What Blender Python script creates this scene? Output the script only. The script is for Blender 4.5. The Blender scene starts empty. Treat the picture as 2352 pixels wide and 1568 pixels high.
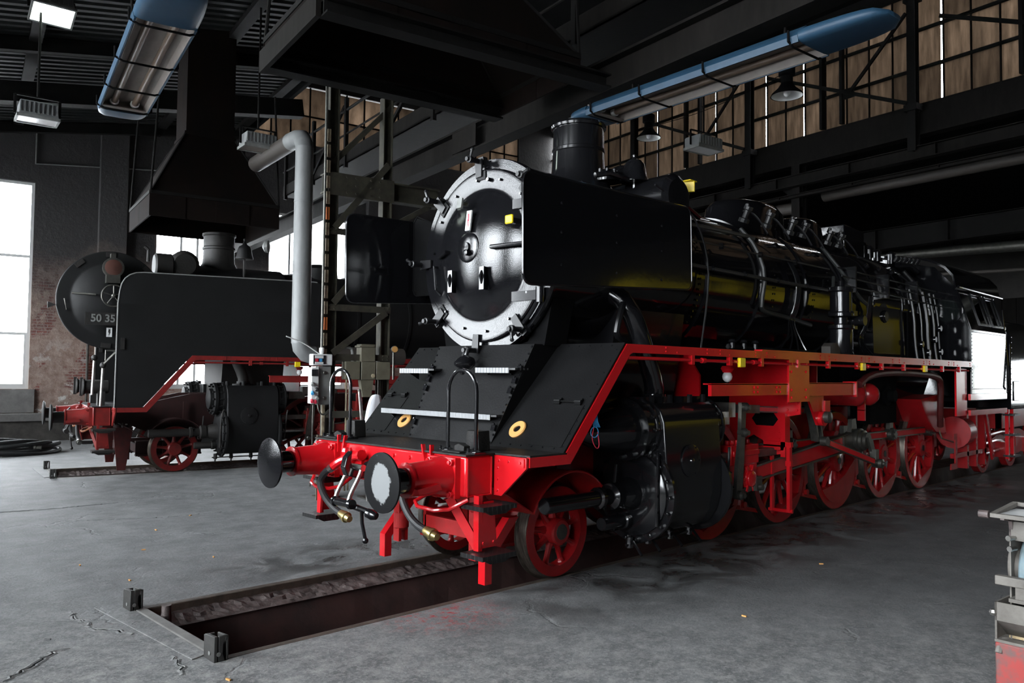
import bpy, bmesh, math, random
from mathutils import Vector, Matrix
random.seed(7)
S = bpy.context.scene
PI = math.pi
HALL = math.radians(-10.3)          # the hall's axis against track one
HC, HS = math.cos(HALL), math.sin(HALL)

# ------------------------------------------------------------------ camera
def make_camera():
    yaw, pitch, roll = 0.800735, 0.0408472, 0.0106407
    f = Vector((math.cos(pitch) * math.cos(yaw), math.cos(pitch) * math.sin(yaw), math.sin(pitch)))
    r = Vector((math.sin(yaw), -math.cos(yaw), 0))
    u = r.cross(f)
    c, s = math.cos(roll), math.sin(roll)
    r2, u2 = c * r + s * u, -s * r + c * u
    cam = bpy.data.cameras.new('camera')
    cam.sensor_width = 36
    cam.lens = 36 * 1861.42 / 2352
    cam.clip_end = 400
    o = bpy.data.objects.new('camera', cam)
    M = Matrix((r2, u2, -f)).transposed().to_4x4()
    M.translation = Vector((-5.62284, -5.94833, 1.88229))
    o.matrix_world = M
    S.collection.objects.link(o)
    S.camera = o
make_camera()

# ------------------------------------------------------------------ sky, exposure
S.view_settings.view_transform = 'Standard'
S.view_settings.look = 'None'
S.view_settings.gamma = 1
S.view_settings.use_curve_mapping = False
S.view_settings.exposure = 0.0
SKY = 28.0
w = bpy.data.worlds.new('overcast_sky')
S.world = w
w.use_nodes = True
bg = w.node_tree.nodes['Background']
bg.inputs[0].default_value = (0.93, 0.97, 1.0, 1)
bg.inputs[1].default_value = SKY
try:
    S.cycles.use_denoising = True
    S.cycles.max_bounces = 8
    S.cycles.transparent_max_bounces = 12
    S.cycles.sample_clamp_indirect = 12
    S.cycles.caustics_reflective = False
    S.cycles.caustics_refractive = False
except Exception:
    pass

# openings of the hall: (wall, a0, a1, z0, z1, mullions across, transoms)
FRONT_X, BACK_X, LEFT_Y, RIGHT_Y = -8.2, 27.5, 18.0, -24.0
OPEN_LEFT = [(-5.6, -3.14, 1.37, 6.86), (-0.15, 1.47, 1.37, 6.86), (3.1, 5.72, 1.37, 6.86), (9.0, 11.6, 1.37, 6.86)]
OPEN_FRONT = [(-20.0, -16.6, 1.2, 7.0), (-15.1, -11.7, 1.2, 7.0), (-10.2, -6.8, 1.2, 7.0), (-5.2, -1.8, 1.2, 7.0), (-.25, 3.15, 1.2, 7.0), (4.7, 8.1, 1.2, 7.0), (9.6, 13.0, 1.2, 7.0), (14.3, 17.2, 1.2, 7.0)]
OPEN_BACK = [(-1.6, 0.5, 1.0, 3.7)]

def HW(X, Y, z=0.0):
    return Vector((HC * X - HS * Y, HS * X + HC * Y, z))

def portal(cx, cy, cz, w_, h_, dirn):
    l = bpy.data.lights.new('daylight_opening', 'AREA')
    l.shape = 'RECTANGLE'
    l.size, l.size_y = w_, h_
    l.energy = 1
    l.cycles.is_portal = True
    o = bpy.data.objects.new('daylight_opening', l)
    d = Matrix.Rotation(HALL, 3, 'Z') @ Vector(dirn)
    o.rotation_euler = d.to_track_quat('-Z', 'Y').to_euler()
    o.location = HW(cx, cy, cz)
    S.collection.objects.link(o)
for a0, a1, z0, z1 in OPEN_LEFT:
    portal((a0 + a1) / 2, LEFT_Y + .3, (z0 + z1) / 2, a1 - a0, z1 - z0, (0, -1, 0))
for a0, a1, z0, z1 in OPEN_FRONT:
    portal(FRONT_X - .3, (a0 + a1) / 2, (z0 + z1) / 2, a1 - a0, z1 - z0, (1, 0, 0))
for a0, a1, z0, z1 in OPEN_BACK:
    portal(BACK_X + .3, (a0 + a1) / 2, (z0 + z1) / 2, a1 - a0, z1 - z0, (-1, 0, 0))

# ------------------------------------------------------------------ materials
MATS = {}
def nodes_of(m):
    nt = m.node_tree
    return nt, nt.nodes, nt.links, nt.nodes['Principled BSDF']
def mat(name, col, rough=.5, metal=0., col2=None, nscale=6., namt=.5, bump=0., bscale=40., coat=0., spec=.5, rvar=0., stretch=None):
    m = bpy.data.materials.new(name)
    m.use_nodes = True
    nt, N, L, b = nodes_of(m)
    b.inputs['Base Color'].default_value = (*col, 1)
    b.inputs['Roughness'].default_value = rough
    b.inputs['Metallic'].default_value = metal
    b.inputs['Specular IOR Level'].default_value = spec
    b.inputs['Coat Weight'].default_value = coat
    b.inputs['Coat Roughness'].default_value = .06
    tc = N.new('ShaderNodeTexCoord')
    vec = tc.outputs['Object']
    if stretch:
        mp = N.new('ShaderNodeMapping')
        mp.inputs['Scale'].default_value = stretch
        L.new(vec, mp.inputs[0])
        vec = mp.outputs[0]
    if col2 is not None or rvar:
        n = N.new('ShaderNodeTexNoise')
        n.inputs['Scale'].default_value = nscale
        n.inputs['Detail'].default_value = 6
        n.inputs['Roughness'].default_value = .65
        L.new(vec, n.inputs[0])
        cr = N.new('ShaderNodeValToRGB')
        cr.color_ramp.elements[0].position = .5 - namt * .35
        cr.color_ramp.elements[1].position = .5 + namt * .35
        L.new(n.outputs['Fac'], cr.inputs[0])
        if col2 is not None:
            cr.color_ramp.elements[0].color = (*col, 1)
            cr.color_ramp.elements[1].color = (*col2, 1)
            L.new(cr.outputs[0], b.inputs['Base Color'])
        if rvar:
            mr = N.new('ShaderNodeMapRange')
            mr.inputs['To Min'].default_value = max(.02, rough - rvar)
            mr.inputs['To Max'].default_value = rough + rvar
            L.new(n.outputs['Fac'], mr.inputs[0])
            L.new(mr.outputs[0], b.inputs['Roughness'])
    if bump:
        n2 = N.new('ShaderNodeTexNoise')
        n2.inputs['Scale'].default_value = bscale
        n2.inputs['Detail'].default_value = 4
        L.new(vec, n2.inputs[0])
        bp = N.new('ShaderNodeBump')
        bp.inputs['Strength'].default_value = bump
        bp.inputs['Distance'].default_value = .01
        L.new(n2.outputs['Fac'], bp.inputs['Height'])
        L.new(bp.outputs[0], b.inputs['Normal'])
    MATS[name] = m
    return m

mat('gloss_black', (.006, .006, .007), .10, bump=.06, bscale=9, coat=.3)
mat('gloss_black_pipe', (.007, .007, .008), .16, coat=.3)
mat('door_black', (.006, .006, .007), .11, bump=.10, bscale=120, spec=.6)
mat('stop_steel', (.05, .048, .045), .6, col2=(.028, .027, .026), nscale=12, bump=.2, bscale=40)
mat('pipe_black', (.008, .008, .009), .34)
mat('pipe_grey', (.026, .028, .027), .45)
mat('rust_handle', (.26, .085, .04), .6)
mat('satin_black', (.0045, .0045, .0048), .40, spec=.22, col2=(.007, .007, .0074), nscale=5, bump=.12, bscale=60)
mat('plate_black', (.0055, .0055, .006), .5, spec=.3, col2=(.016, .0145, .013), nscale=7, bump=.35, bscale=45)
mat('red_gloss', (.62, .010, .016), .2, col2=(.52, .008, .013), nscale=2.5, bump=.05, bscale=30, coat=.4)
mat('red_frame', (.42, .012, .014), .3, col2=(.27, .012, .012), nscale=4, coat=.2)
mat('red_wheel', (.38, .010, .013), .26, col2=(.27, .010, .012), nscale=5, coat=.3)
mat('tread_steel', (.22, .19, .16), .38, .9, col2=(.07, .06, .05), nscale=9, stretch=(1, 9, 1))
mat('bright_steel', (.45, .44, .42), .28, .95, col2=(.3, .29, .27), nscale=14)
mat('dull_steel', (.15, .145, .13), .42, .8, col2=(.085, .085, .076), nscale=9)
mat('brass', (.55, .42, .16), .33, .9, col2=(.42, .36, .18), nscale=15)
mat('yellow_paint', (.80, .58, .01), .35)
mat('cream_ring', (.60, .31, .095), .5)
mat('rubber', (.018, .019, .02), .55, bump=.1, bscale=80)
mat('white_cloth', (.75, .76, .80), .85, bump=.3, bscale=8)
mat('white_plastic', (.72, .73, .72), .4)
mat('grey_paint', (.24, .25, .24), .5, col2=(.16, .16, .152), nscale=6)
mat('duct_grey', (.20, .207, .207), .5, col2=(.14, .144, .144), nscale=4, stretch=(1, 1, .4))
mat('olive_steel', (.050, .046, .031), .6, col2=(.02, .0185, .014), nscale=7)
mat('cream_steel', (.42, .36, .24), .6, col2=(.15, .11, .07), nscale=12)
mat('box_olive', (.15, .14, .10), .55, col2=(.10, .092, .065), nscale=5)
mat('soot_black', (.005, .005, .0055), .9, spec=.06, col2=(.003, .003, .003), nscale=3)
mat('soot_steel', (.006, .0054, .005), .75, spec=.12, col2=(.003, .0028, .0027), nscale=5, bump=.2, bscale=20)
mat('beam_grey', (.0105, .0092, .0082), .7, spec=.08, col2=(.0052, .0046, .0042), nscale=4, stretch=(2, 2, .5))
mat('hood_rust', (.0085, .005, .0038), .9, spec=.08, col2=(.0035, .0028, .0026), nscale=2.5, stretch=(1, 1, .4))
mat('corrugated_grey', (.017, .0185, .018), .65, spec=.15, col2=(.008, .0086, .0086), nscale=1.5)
mat('lamp_blue', (.020, .055, .095), .45, spec=.3, col2=(.015, .042, .075), nscale=3)
mat('lamp_inside', (.20, .175, .158), .55, col2=(.15, .125, .11), nscale=3, stretch=(3, 1, 1))
mat('lamp_tube', (.16, .115, .085), .35)
mat('matte_black', (.0055, .0055, .0058), .55, spec=.32, col2=(.009, .009, .0094), nscale=2.2, bump=.08, bscale=25, rvar=.08)
mat('grimy_black', (.009, .0085, .0085), .6, col2=(.017, .0145, .0125), nscale=8, bump=.25, bscale=30)
mat('red_dull', (.085, .007, .0065), .55, col2=(.035, .006, .0055), nscale=7)
mat('sooty_red', (.035, .0075, .007), .6, col2=(.016, .0065, .006), nscale=6)
mat('red_old', (.25, .016, .015), .4, col2=(.14, .015, .013), nscale=6)
mat('ground_grey', (.45, .45, .45), .9)
mat('glass_dark', (.01, .012, .012), .06)
mat('copper_grey', (.045, .038, .033), .6)
mat('stone_blue', (.13, .19, .22), .8, col2=(.165, .215, .23), nscale=30, bump=.2, bscale=150)
mat('cast_grey', (.155, .142, .126), .65, col2=(.095, .085, .074), nscale=9, bump=.25, bscale=30)
mat('red_worn', (.30, .035, .03), .6, col2=(.10, .075, .07), nscale=8, namt=.3)
mat('wood_board', (.42, .33, .19), .7, col2=(.30, .22, .12), nscale=4, stretch=(1, 12, 12))
mat('orange_tag', (.75, .22, .06), .5)
mat('blue_button', (.05, .30, .60), .4)
mat('red_button', (.55, .03, .06), .4)
mat('dark_plastic', (.02, .02, .022), .4)
mat('glass_white', (.75, .76, .76), .15)
mat('headlamp_glass', (.09, .042, .034), .15, coat=.5)
mat('plastered_yellow', (.80, .60, .02), .4)
mat('rail_steel', (.13, .10, .08), .5, .4, col2=(.06, .048, .04), nscale=10, bump=.2, bscale=40)
mat('chip_orange', (.65, .33, .10), .7)

def make_emitter(name, col, strength):
    m = bpy.data.materials.new(name)
    m.use_nodes = True
    nt, N, L, b = nodes_of(m)
    b.inputs['Emission Color'].default_value = (*col, 1)
    b.inputs['Emission Strength'].default_value = strength
    MATS[name] = m
make_emitter('flood_glass', (.85, 1, .9), 22)

def make_pane(name, tint, rough=.02):
    m = bpy.data.materials.new(name)
    m.use_nodes = True
    nt = m.node_tree; N = nt.nodes; L = nt.links
    N.remove(N['Principled BSDF'])
    out = N['Material Output']
    t = N.new('ShaderNodeBsdfTransparent'); t.inputs[0].default_value = (*tint, 1)
    g = N.new('ShaderNodeBsdfGlossy'); g.inputs['Roughness'].default_value = rough
    fr = N.new('ShaderNodeFresnel'); fr.inputs[0].default_value = 1.45
    mx = N.new('ShaderNodeMixShader')
    L.new(fr.outputs[0], mx.inputs[0]); L.new(t.outputs[0], mx.inputs[1]); L.new(g.outputs[0], mx.inputs[2])
    L.new(mx.outputs[0], out.inputs[0])
    MATS[name] = m
make_pane('window_glass', (.93, .94, .95))
make_pane('gate_glass', (.62, .63, .63))
make_pane('cab_glass', (.55, .58, .56))

def make_dirty_pane():
    m = bpy.data.materials.new('sooty_glass')
    m.use_nodes = True
    nt = m.node_tree; N = nt.nodes; L = nt.links
    N.remove(N['Principled BSDF'])
    out = N['Material Output']
    tc = N.new('ShaderNodeTexCoord')
    oi = N.new('ShaderNodeObjectInfo')
    mp = N.new('ShaderNodeMapping'); mp.inputs['Scale'].default_value = (1, 3.2, .38)
    L.new(tc.outputs['Object'], mp.inputs[0]); L.new(oi.outputs['Location'], mp.inputs['Location'])
    n = N.new('ShaderNodeTexNoise'); n.inputs['Scale'].default_value = 3; n.inputs['Detail'].default_value = 7; n.inputs['Roughness'].default_value = .7
    L.new(mp.outputs[0], n.inputs[0])
    cr = N.new('ShaderNodeValToRGB')
    cr.color_ramp.elements[0].position = .3; cr.color_ramp.elements[0].color = (.048, .039, .031, 1)
    cr.color_ramp.elements[1].position = .72; cr.color_ramp.elements[1].color = (.128, .104, .084, 1)
    L.new(n.outputs['Fac'], cr.inputs[0])
    rv = N.new('ShaderNodeMapRange'); rv.inputs[3].default_value = .60; rv.inputs[4].default_value = 1.15
    L.new(oi.outputs['Random'], rv.inputs[0])
    vm = N.new('ShaderNodeVectorMath'); vm.operation = 'SCALE'; L.new(cr.outputs[0], vm.inputs[0]); L.new(rv.outputs[0], vm.inputs['Scale'])
    t = N.new('ShaderNodeBsdfTranslucent'); d = N.new('ShaderNodeBsdfDiffuse')
    d.inputs[0].default_value = (.02, .016, .012, 1)
    L.new(vm.outputs[0], t.inputs[0])
    a = N.new('ShaderNodeAddShader')
    L.new(t.outputs[0], a.inputs[0]); L.new(d.outputs[0], a.inputs[1])
    L.new(a.outputs[0], out.inputs[0])
    MATS['sooty_glass'] = m
make_dirty_pane()

def ramp(N, L, src, p0, p1, c0=(0, 0, 0, 1), c1=(1, 1, 1, 1)):
    cr = N.new('ShaderNodeValToRGB')
    cr.color_ramp.elements[0].position = p0; cr.color_ramp.elements[1].position = p1
    cr.color_ramp.elements[0].color = c0; cr.color_ramp.elements[1].color = c1
    L.new(src, cr.inputs[0])
    return cr.outputs[0]
def mixc(N, L, fac, a, b_):
    mx = N.new('ShaderNodeMix'); mx.data_type = 'RGBA'
    if isinstance(fac, (int, float)): mx.inputs[0].default_value = fac
    else: L.new(fac, mx.inputs[0])
    for v, i in ((a, 6), (b_, 7)):
        if isinstance(v, tuple): mx.inputs[i].default_value = v
        else: L.new(v, mx.inputs[i])
    return mx.outputs[2]
def noise(N, L, vec, scale, detail=5, rough=.6, dist=0):
    n = N.new('ShaderNodeTexNoise')
    n.inputs['Scale'].default_value = scale; n.inputs['Detail'].default_value = detail
    n.inputs['Roughness'].default_value = rough; n.inputs['Distortion'].default_value = dist
    L.new(vec, n.inputs[0])
    return n.outputs['Fac']
def mth(N, L, op, a, b_=None, clamp=False):
    m = N.new('ShaderNodeMath'); m.operation = op; m.use_clamp = clamp
    for i, v in enumerate((a, b_)):
        if v is None: continue
        if isinstance(v, (int, float)): m.inputs[i].default_value = v
        else: L.new(v, m.inputs[i])
    return m.outputs[0]

def make_floor():
    m = bpy.data.materials.new('sooty_concrete')
    m.use_nodes = True
    nt, N, L, b = nodes_of(m)
    tc = N.new('ShaderNodeTexCoord'); v = tc.outputs['Object']
    big = noise(N, L, v, .45, 5, .6)
    mid = noise(N, L, v, 2.4, 8, .68)
    fine = noise(N, L, v, 34, 6, .7)
    mp = N.new('ShaderNodeMapping'); mp.inputs['Scale'].default_value = (1.0, 1.7, 1); mp.inputs['Rotation'].default_value = (0, 0, math.radians(38))
    L.new(v, mp.inputs[0])
    streak = noise(N, L, mp.outputs[0], 5, 7, .7)
    base = mixc(N, L, ramp(N, L, mid, .36, .66), (.125, .128, .131, 1), (.215, .219, .222, 1))
    base = mixc(N, L, mth(N, L, 'MULTIPLY', ramp(N, L, streak, .53, .66), .45), base, (.29, .285, .28, 1))
    base = mixc(N, L, mth(N, L, 'MULTIPLY', ramp(N, L, fine, .52, .70), .6), base, (.06, .06, .062, 1))
    # oil soaked into the floor along the near side of the engine, a smoothly darker middle of the bay
    sep = N.new('ShaderNodeSeparateXYZ'); L.new(v, sep.inputs[0])
    def band(src, c, w0, w1):
        d = mth(N, L, 'ABSOLUTE', mth(N, L, 'SUBTRACT', src, c))
        mr = N.new('ShaderNodeMapRange'); mr.inputs[1].default_value = w0; mr.inputs[2].default_value = w1
        mr.inputs[3].default_value = 1; mr.inputs[4].default_value = 0
        L.new(d, mr.inputs[0]); return mr.outputs[0]
    along = mth(N, L, 'MULTIPLY', band(sep.outputs['Y'], -1.25, .25, 1.1), band(sep.outputs['X'], 5.6, 5.2, 7.6))
    oiln = noise(N, L, v, 1.5, 6, .7, .6)
    oil = mth(N, L, 'MULTIPLY', along, ramp(N, L, oiln, .42, .56), clamp=True)
    far = mth(N, L, 'MULTIPLY', band(sep.outputs['Y'], 1.35, .2, .8), band(sep.outputs['X'], .3, 1.6, 3.4))
    oil2 = mth(N, L, 'MULTIPLY', far, ramp(N, L, oiln, .44, .54), clamp=True)
    oilsum = mth(N, L, 'ADD', oil, oil2, True)
    mid_bay = mth(N, L, 'MULTIPLY', band(sep.outputs['Y'], -3.2, 1.6, 3.6), band(sep.outputs['X'], 9.5, 7.6, 12.5))
    fore_light = mth(N, L, 'ADD', mth(N, L, 'MULTIPLY', sep.outputs['X'], .645), mth(N, L, 'MULTIPLY', sep.outputs['Y'], .764))
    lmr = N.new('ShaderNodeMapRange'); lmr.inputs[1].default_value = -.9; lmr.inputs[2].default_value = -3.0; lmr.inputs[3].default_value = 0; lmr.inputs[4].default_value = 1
    L.new(fore_light, lmr.inputs[0])
    lit_dust = mth(N, L, 'MULTIPLY', lmr.outputs[0], mth(N, L, 'MAXIMUM', ramp(N, L, noise(N, L, v, 7, 8, .78), .46, .62), mth(N, L, 'MULTIPLY', ramp(N, L, noise(N, L, v, 26, 6, .75), .50, .60), .8)))  # pale dust scuffs, with the foreground's stronger light painted into their colour
    base = mixc(N, L, mth(N, L, 'MULTIPLY', lit_dust, .8), base, (.40, .395, .38, 1))
    base = mixc(N, L, mth(N, L, 'MULTIPLY', mid_bay, .45), base, (.050, .052, .050, 1))
    base = mixc(N, L, mth(N, L, 'MULTIPLY', oilsum, .85), base, (.016, .015, .014, 1))
    # dribbles of red primer on the floor
    d2 = N.new('ShaderNodeVectorMath'); d2.operation = 'DISTANCE'; d2.inputs[1].default_value = (-1.5, -.95, 0)
    L.new(v, d2.inputs[0])
    rp = mth(N, L, 'MULTIPLY', ramp(N, L, d2.outputs['Value'], .05, .62, (1, 1, 1, 1), (0, 0, 0, 1)), ramp(N, L, noise(N, L, v, 13, 6, .75), .50, .60))
    base = mixc(N, L, mth(N, L, 'MULTIPLY', ramp(N, L, noise(N, L, v, 70, 3, .6), .64, .70), .7), base, (.055, .055, .056, 1))
    base = mixc(N, L, rp, base, (.34, .02, .022, 1))
    L.new(base, b.inputs['Base Color'])
    r = N.new('ShaderNodeMapRange'); r.inputs[3].default_value = .66; r.inputs[4].default_value = .22
    L.new(oilsum, r.inputs[0]); L.new(r.outputs[0], b.inputs['Roughness'])
    b.inputs['Specular IOR Level'].default_value = .25
    vor = N.new('ShaderNodeTexVoronoi'); vor.feature = 'DISTANCE_TO_EDGE'; vor.inputs['Scale'].default_value = .42
    wv = N.new('ShaderNodeVectorMath'); wv.operation = 'ADD'
    wn = N.new('ShaderNodeTexNoise'); wn.inputs['Scale'].default_value = 1.6; wn.inputs['Detail'].default_value = 7
    L.new(v, wn.inputs[0]); L.new(v, wv.inputs[0]); L.new(wn.outputs['Color'], wv.inputs[1]); L.new(wv.outputs[0], vor.inputs[0])
    crack = ramp(N, L, vor.outputs['Distance'], .0, .012)
    gate = ramp(N, L, noise(N, L, v, .6, 3), .5, .58)
    crack = mth(N, L, 'MAXIMUM', crack, mth(N, L, 'SUBTRACT', 1, gate), True)
    h = mth(N, L, 'ADD', mth(N, L, 'MULTIPLY', mid, .5), mth(N, L, 'MULTIPLY', fine, .5))
    h = mth(N, L, 'ADD', h, mth(N, L, 'MULTIPLY', crack, .5))
    bp = N.new('ShaderNodeBump'); bp.inputs['Strength'].default_value = .55; bp.inputs['Distance'].default_value = .022
    L.new(h, bp.inputs['Height']); L.new(bp.outputs[0], b.inputs['Normal'])
    MATS['sooty_concrete'] = m
make_floor()

def make_wall():
    m = bpy.data.materials.new('crumbling_plaster')
    m.use_nodes = True
    nt, N, L, b = nodes_of(m)
    tc = N.new('ShaderNodeTexCoord'); v = tc.outputs['Object']
    sep = N.new('ShaderNodeSeparateXYZ'); L.new(v, sep.inputs[0])
    cb = N.new('ShaderNodeCombineXYZ'); L.new(mth(N, L, 'ADD', sep.outputs['X'], sep.outputs['Y']), cb.inputs[0]); L.new(sep.outputs['Z'], cb.inputs[1])
    br = N.new('ShaderNodeTexBrick'); br.inputs['Scale'].default_value = 1
    br.inputs['Brick Width'].default_value = .25; br.inputs['Row Height'].default_value = .077; br.inputs['Mortar Size'].default_value = .008
    br.inputs['Color1'].default_value = (.22, .075, .058, 1); br.inputs['Color2'].default_value = (.14, .058, .05, 1); br.inputs['Mortar'].default_value = (.30, .26, .23, 1)
    L.new(cb.outputs[0], br.inputs[0])
    n1 = noise(N, L, v, .9, 8, .7, .3)
    n2 = noise(N, L, v, 5, 8, .72)
    n3 = noise(N, L, v, 2.2, 8, .7)
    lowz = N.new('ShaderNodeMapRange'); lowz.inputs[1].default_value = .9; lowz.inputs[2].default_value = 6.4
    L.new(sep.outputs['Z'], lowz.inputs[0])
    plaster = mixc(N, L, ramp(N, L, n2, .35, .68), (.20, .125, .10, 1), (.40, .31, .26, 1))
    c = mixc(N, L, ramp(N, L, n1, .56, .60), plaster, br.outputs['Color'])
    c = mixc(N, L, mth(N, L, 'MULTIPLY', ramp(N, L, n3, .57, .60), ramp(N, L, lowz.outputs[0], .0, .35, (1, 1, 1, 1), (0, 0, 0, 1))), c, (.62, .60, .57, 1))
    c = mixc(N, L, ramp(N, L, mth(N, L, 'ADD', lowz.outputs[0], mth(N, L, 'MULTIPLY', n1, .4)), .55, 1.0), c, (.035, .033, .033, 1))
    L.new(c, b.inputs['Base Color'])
    b.inputs['Roughness'].default_value = .85
    bp = N.new('ShaderNodeBump'); bp.inputs['Strength'].default_value = .9; bp.inputs['Distance'].default_value = .05
    h = mth(N, L, 'ADD', mth(N, L, 'MULTIPLY', n2, .6), mth(N, L, 'MULTIPLY', n3, .6))
    L.new(h, bp.inputs['Height']); L.new(bp.outputs[0], b.inputs['Normal'])
    MATS['crumbling_plaster'] = m
make_wall()
mat('stone_ledge', (.20, .195, .185), .8, col2=(.13, .125, .12), nscale=5, bump=.4, bscale=14)
mat('plinth_dark', (.04, .037, .034), .85, col2=(.085, .078, .07), nscale=4, bump=.5, bscale=10)
mat('pit_wall', (.11, .055, .05), .55, col2=(.042, .033, .032), nscale=2.6, namt=.7, bump=.35, bscale=12)
mat('pit_ledge', (.125, .096, .09), .6, col2=(.035, .026, .025), nscale=9, bump=1.0, bscale=22)
mat('plaster_soot', (.03, .028, .027), .85, col2=(.045, .04, .037), nscale=3, bump=.4, bscale=9)

def make_buffer_face():
    m = bpy.data.materials.new('worn_buffer_face')
    m.use_nodes = True
    nt, N, L, b = nodes_of(m)
    tc = N.new('ShaderNodeTexCoord'); v = tc.outputs['Object']
    sep = N.new('ShaderNodeSeparateXYZ'); L.new(v, sep.inputs[0])
    cy = mth(N, L, 'MULTIPLY', sep.outputs['Y'], 1.35)
    rr = mth(N, L, 'SQRT', mth(N, L, 'ADD', mth(N, L, 'MULTIPLY', cy, cy), mth(N, L, 'MULTIPLY', sep.outputs['Z'], sep.outputs['Z'])))
    n = noise(N, L, v, 14, 8, .75)
    n2 = noise(N, L, v, 60, 4, .7)
    k = mth(N, L, 'ADD', rr, mth(N, L, 'MULTIPLY', mth(N, L, 'SUBTRACT', n, .5), .16))
    worn = ramp(N, L, k, .150, .158, (1, 1, 1, 1), (0, 0, 0, 1))
    speck = ramp(N, L, n2, .66, .70)
    worn = mth(N, L, 'MAXIMUM', worn, mth(N, L, 'MULTIPLY', speck, .5))
    c = mixc(N, L, worn, (.006, .006, .0065, 1), (.20, .207, .21, 1))
    L.new(c, b.inputs['Base Color'])
    r = N.new('ShaderNodeMapRange'); r.inputs[3].default_value = .35; r.inputs[4].default_value = .6
    b.inputs['Specular IOR Level'].default_value = .22
    L.new(worn, r.inputs[0]); L.new(r.outputs[0], b.inputs['Roughness'])
    MATS['worn_buffer_face'] = m
make_buffer_face()

def make_tread(name, base, alt, sc):          # raised diamond tread plate: relief only
    m = bpy.data.materials.new(name)
    m.use_nodes = True
    nt, N, L, b = nodes_of(m)
    tc = N.new('ShaderNodeTexCoord')
    mp = N.new('ShaderNodeMapping'); mp.inputs['Rotation'].default_value = (0, 0, PI / 4)
    L.new(tc.outputs['Object'], mp.inputs[0])
    ck = N.new('ShaderNodeTexBrick'); ck.inputs['Scale'].default_value = sc
    ck.inputs['Mortar Size'].default_value = .07; ck.inputs['Brick Width'].default_value = 1; ck.inputs['Row Height'].default_value = 1; ck.offset = 0
    L.new(mp.outputs[0], ck.inputs[0])
    L.new(mixc(N, L, ck.outputs['Fac'], base, alt), b.inputs['Base Color'])
    b.inputs['Roughness'].default_value = .35
    bp = N.new('ShaderNodeBump'); bp.inputs['Strength'].default_value = .8; bp.inputs['Distance'].default_value = .004
    L.new(ck.outputs['Fac'], bp.inputs['Height']); L.new(bp.outputs[0], b.inputs['Normal'])
    MATS[name] = m
make_tread('tread_plate', (.007, .007, .0075, 1), (.022, .022, .022, 1), 30)
make_tread('tread_edge', (.30, .31, .32, 1), (.05, .05, .05, 1), 34)
make_tread('rusty_tread', (.14, .11, .08, 1), (.07, .05, .04, 1), 24)

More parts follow.
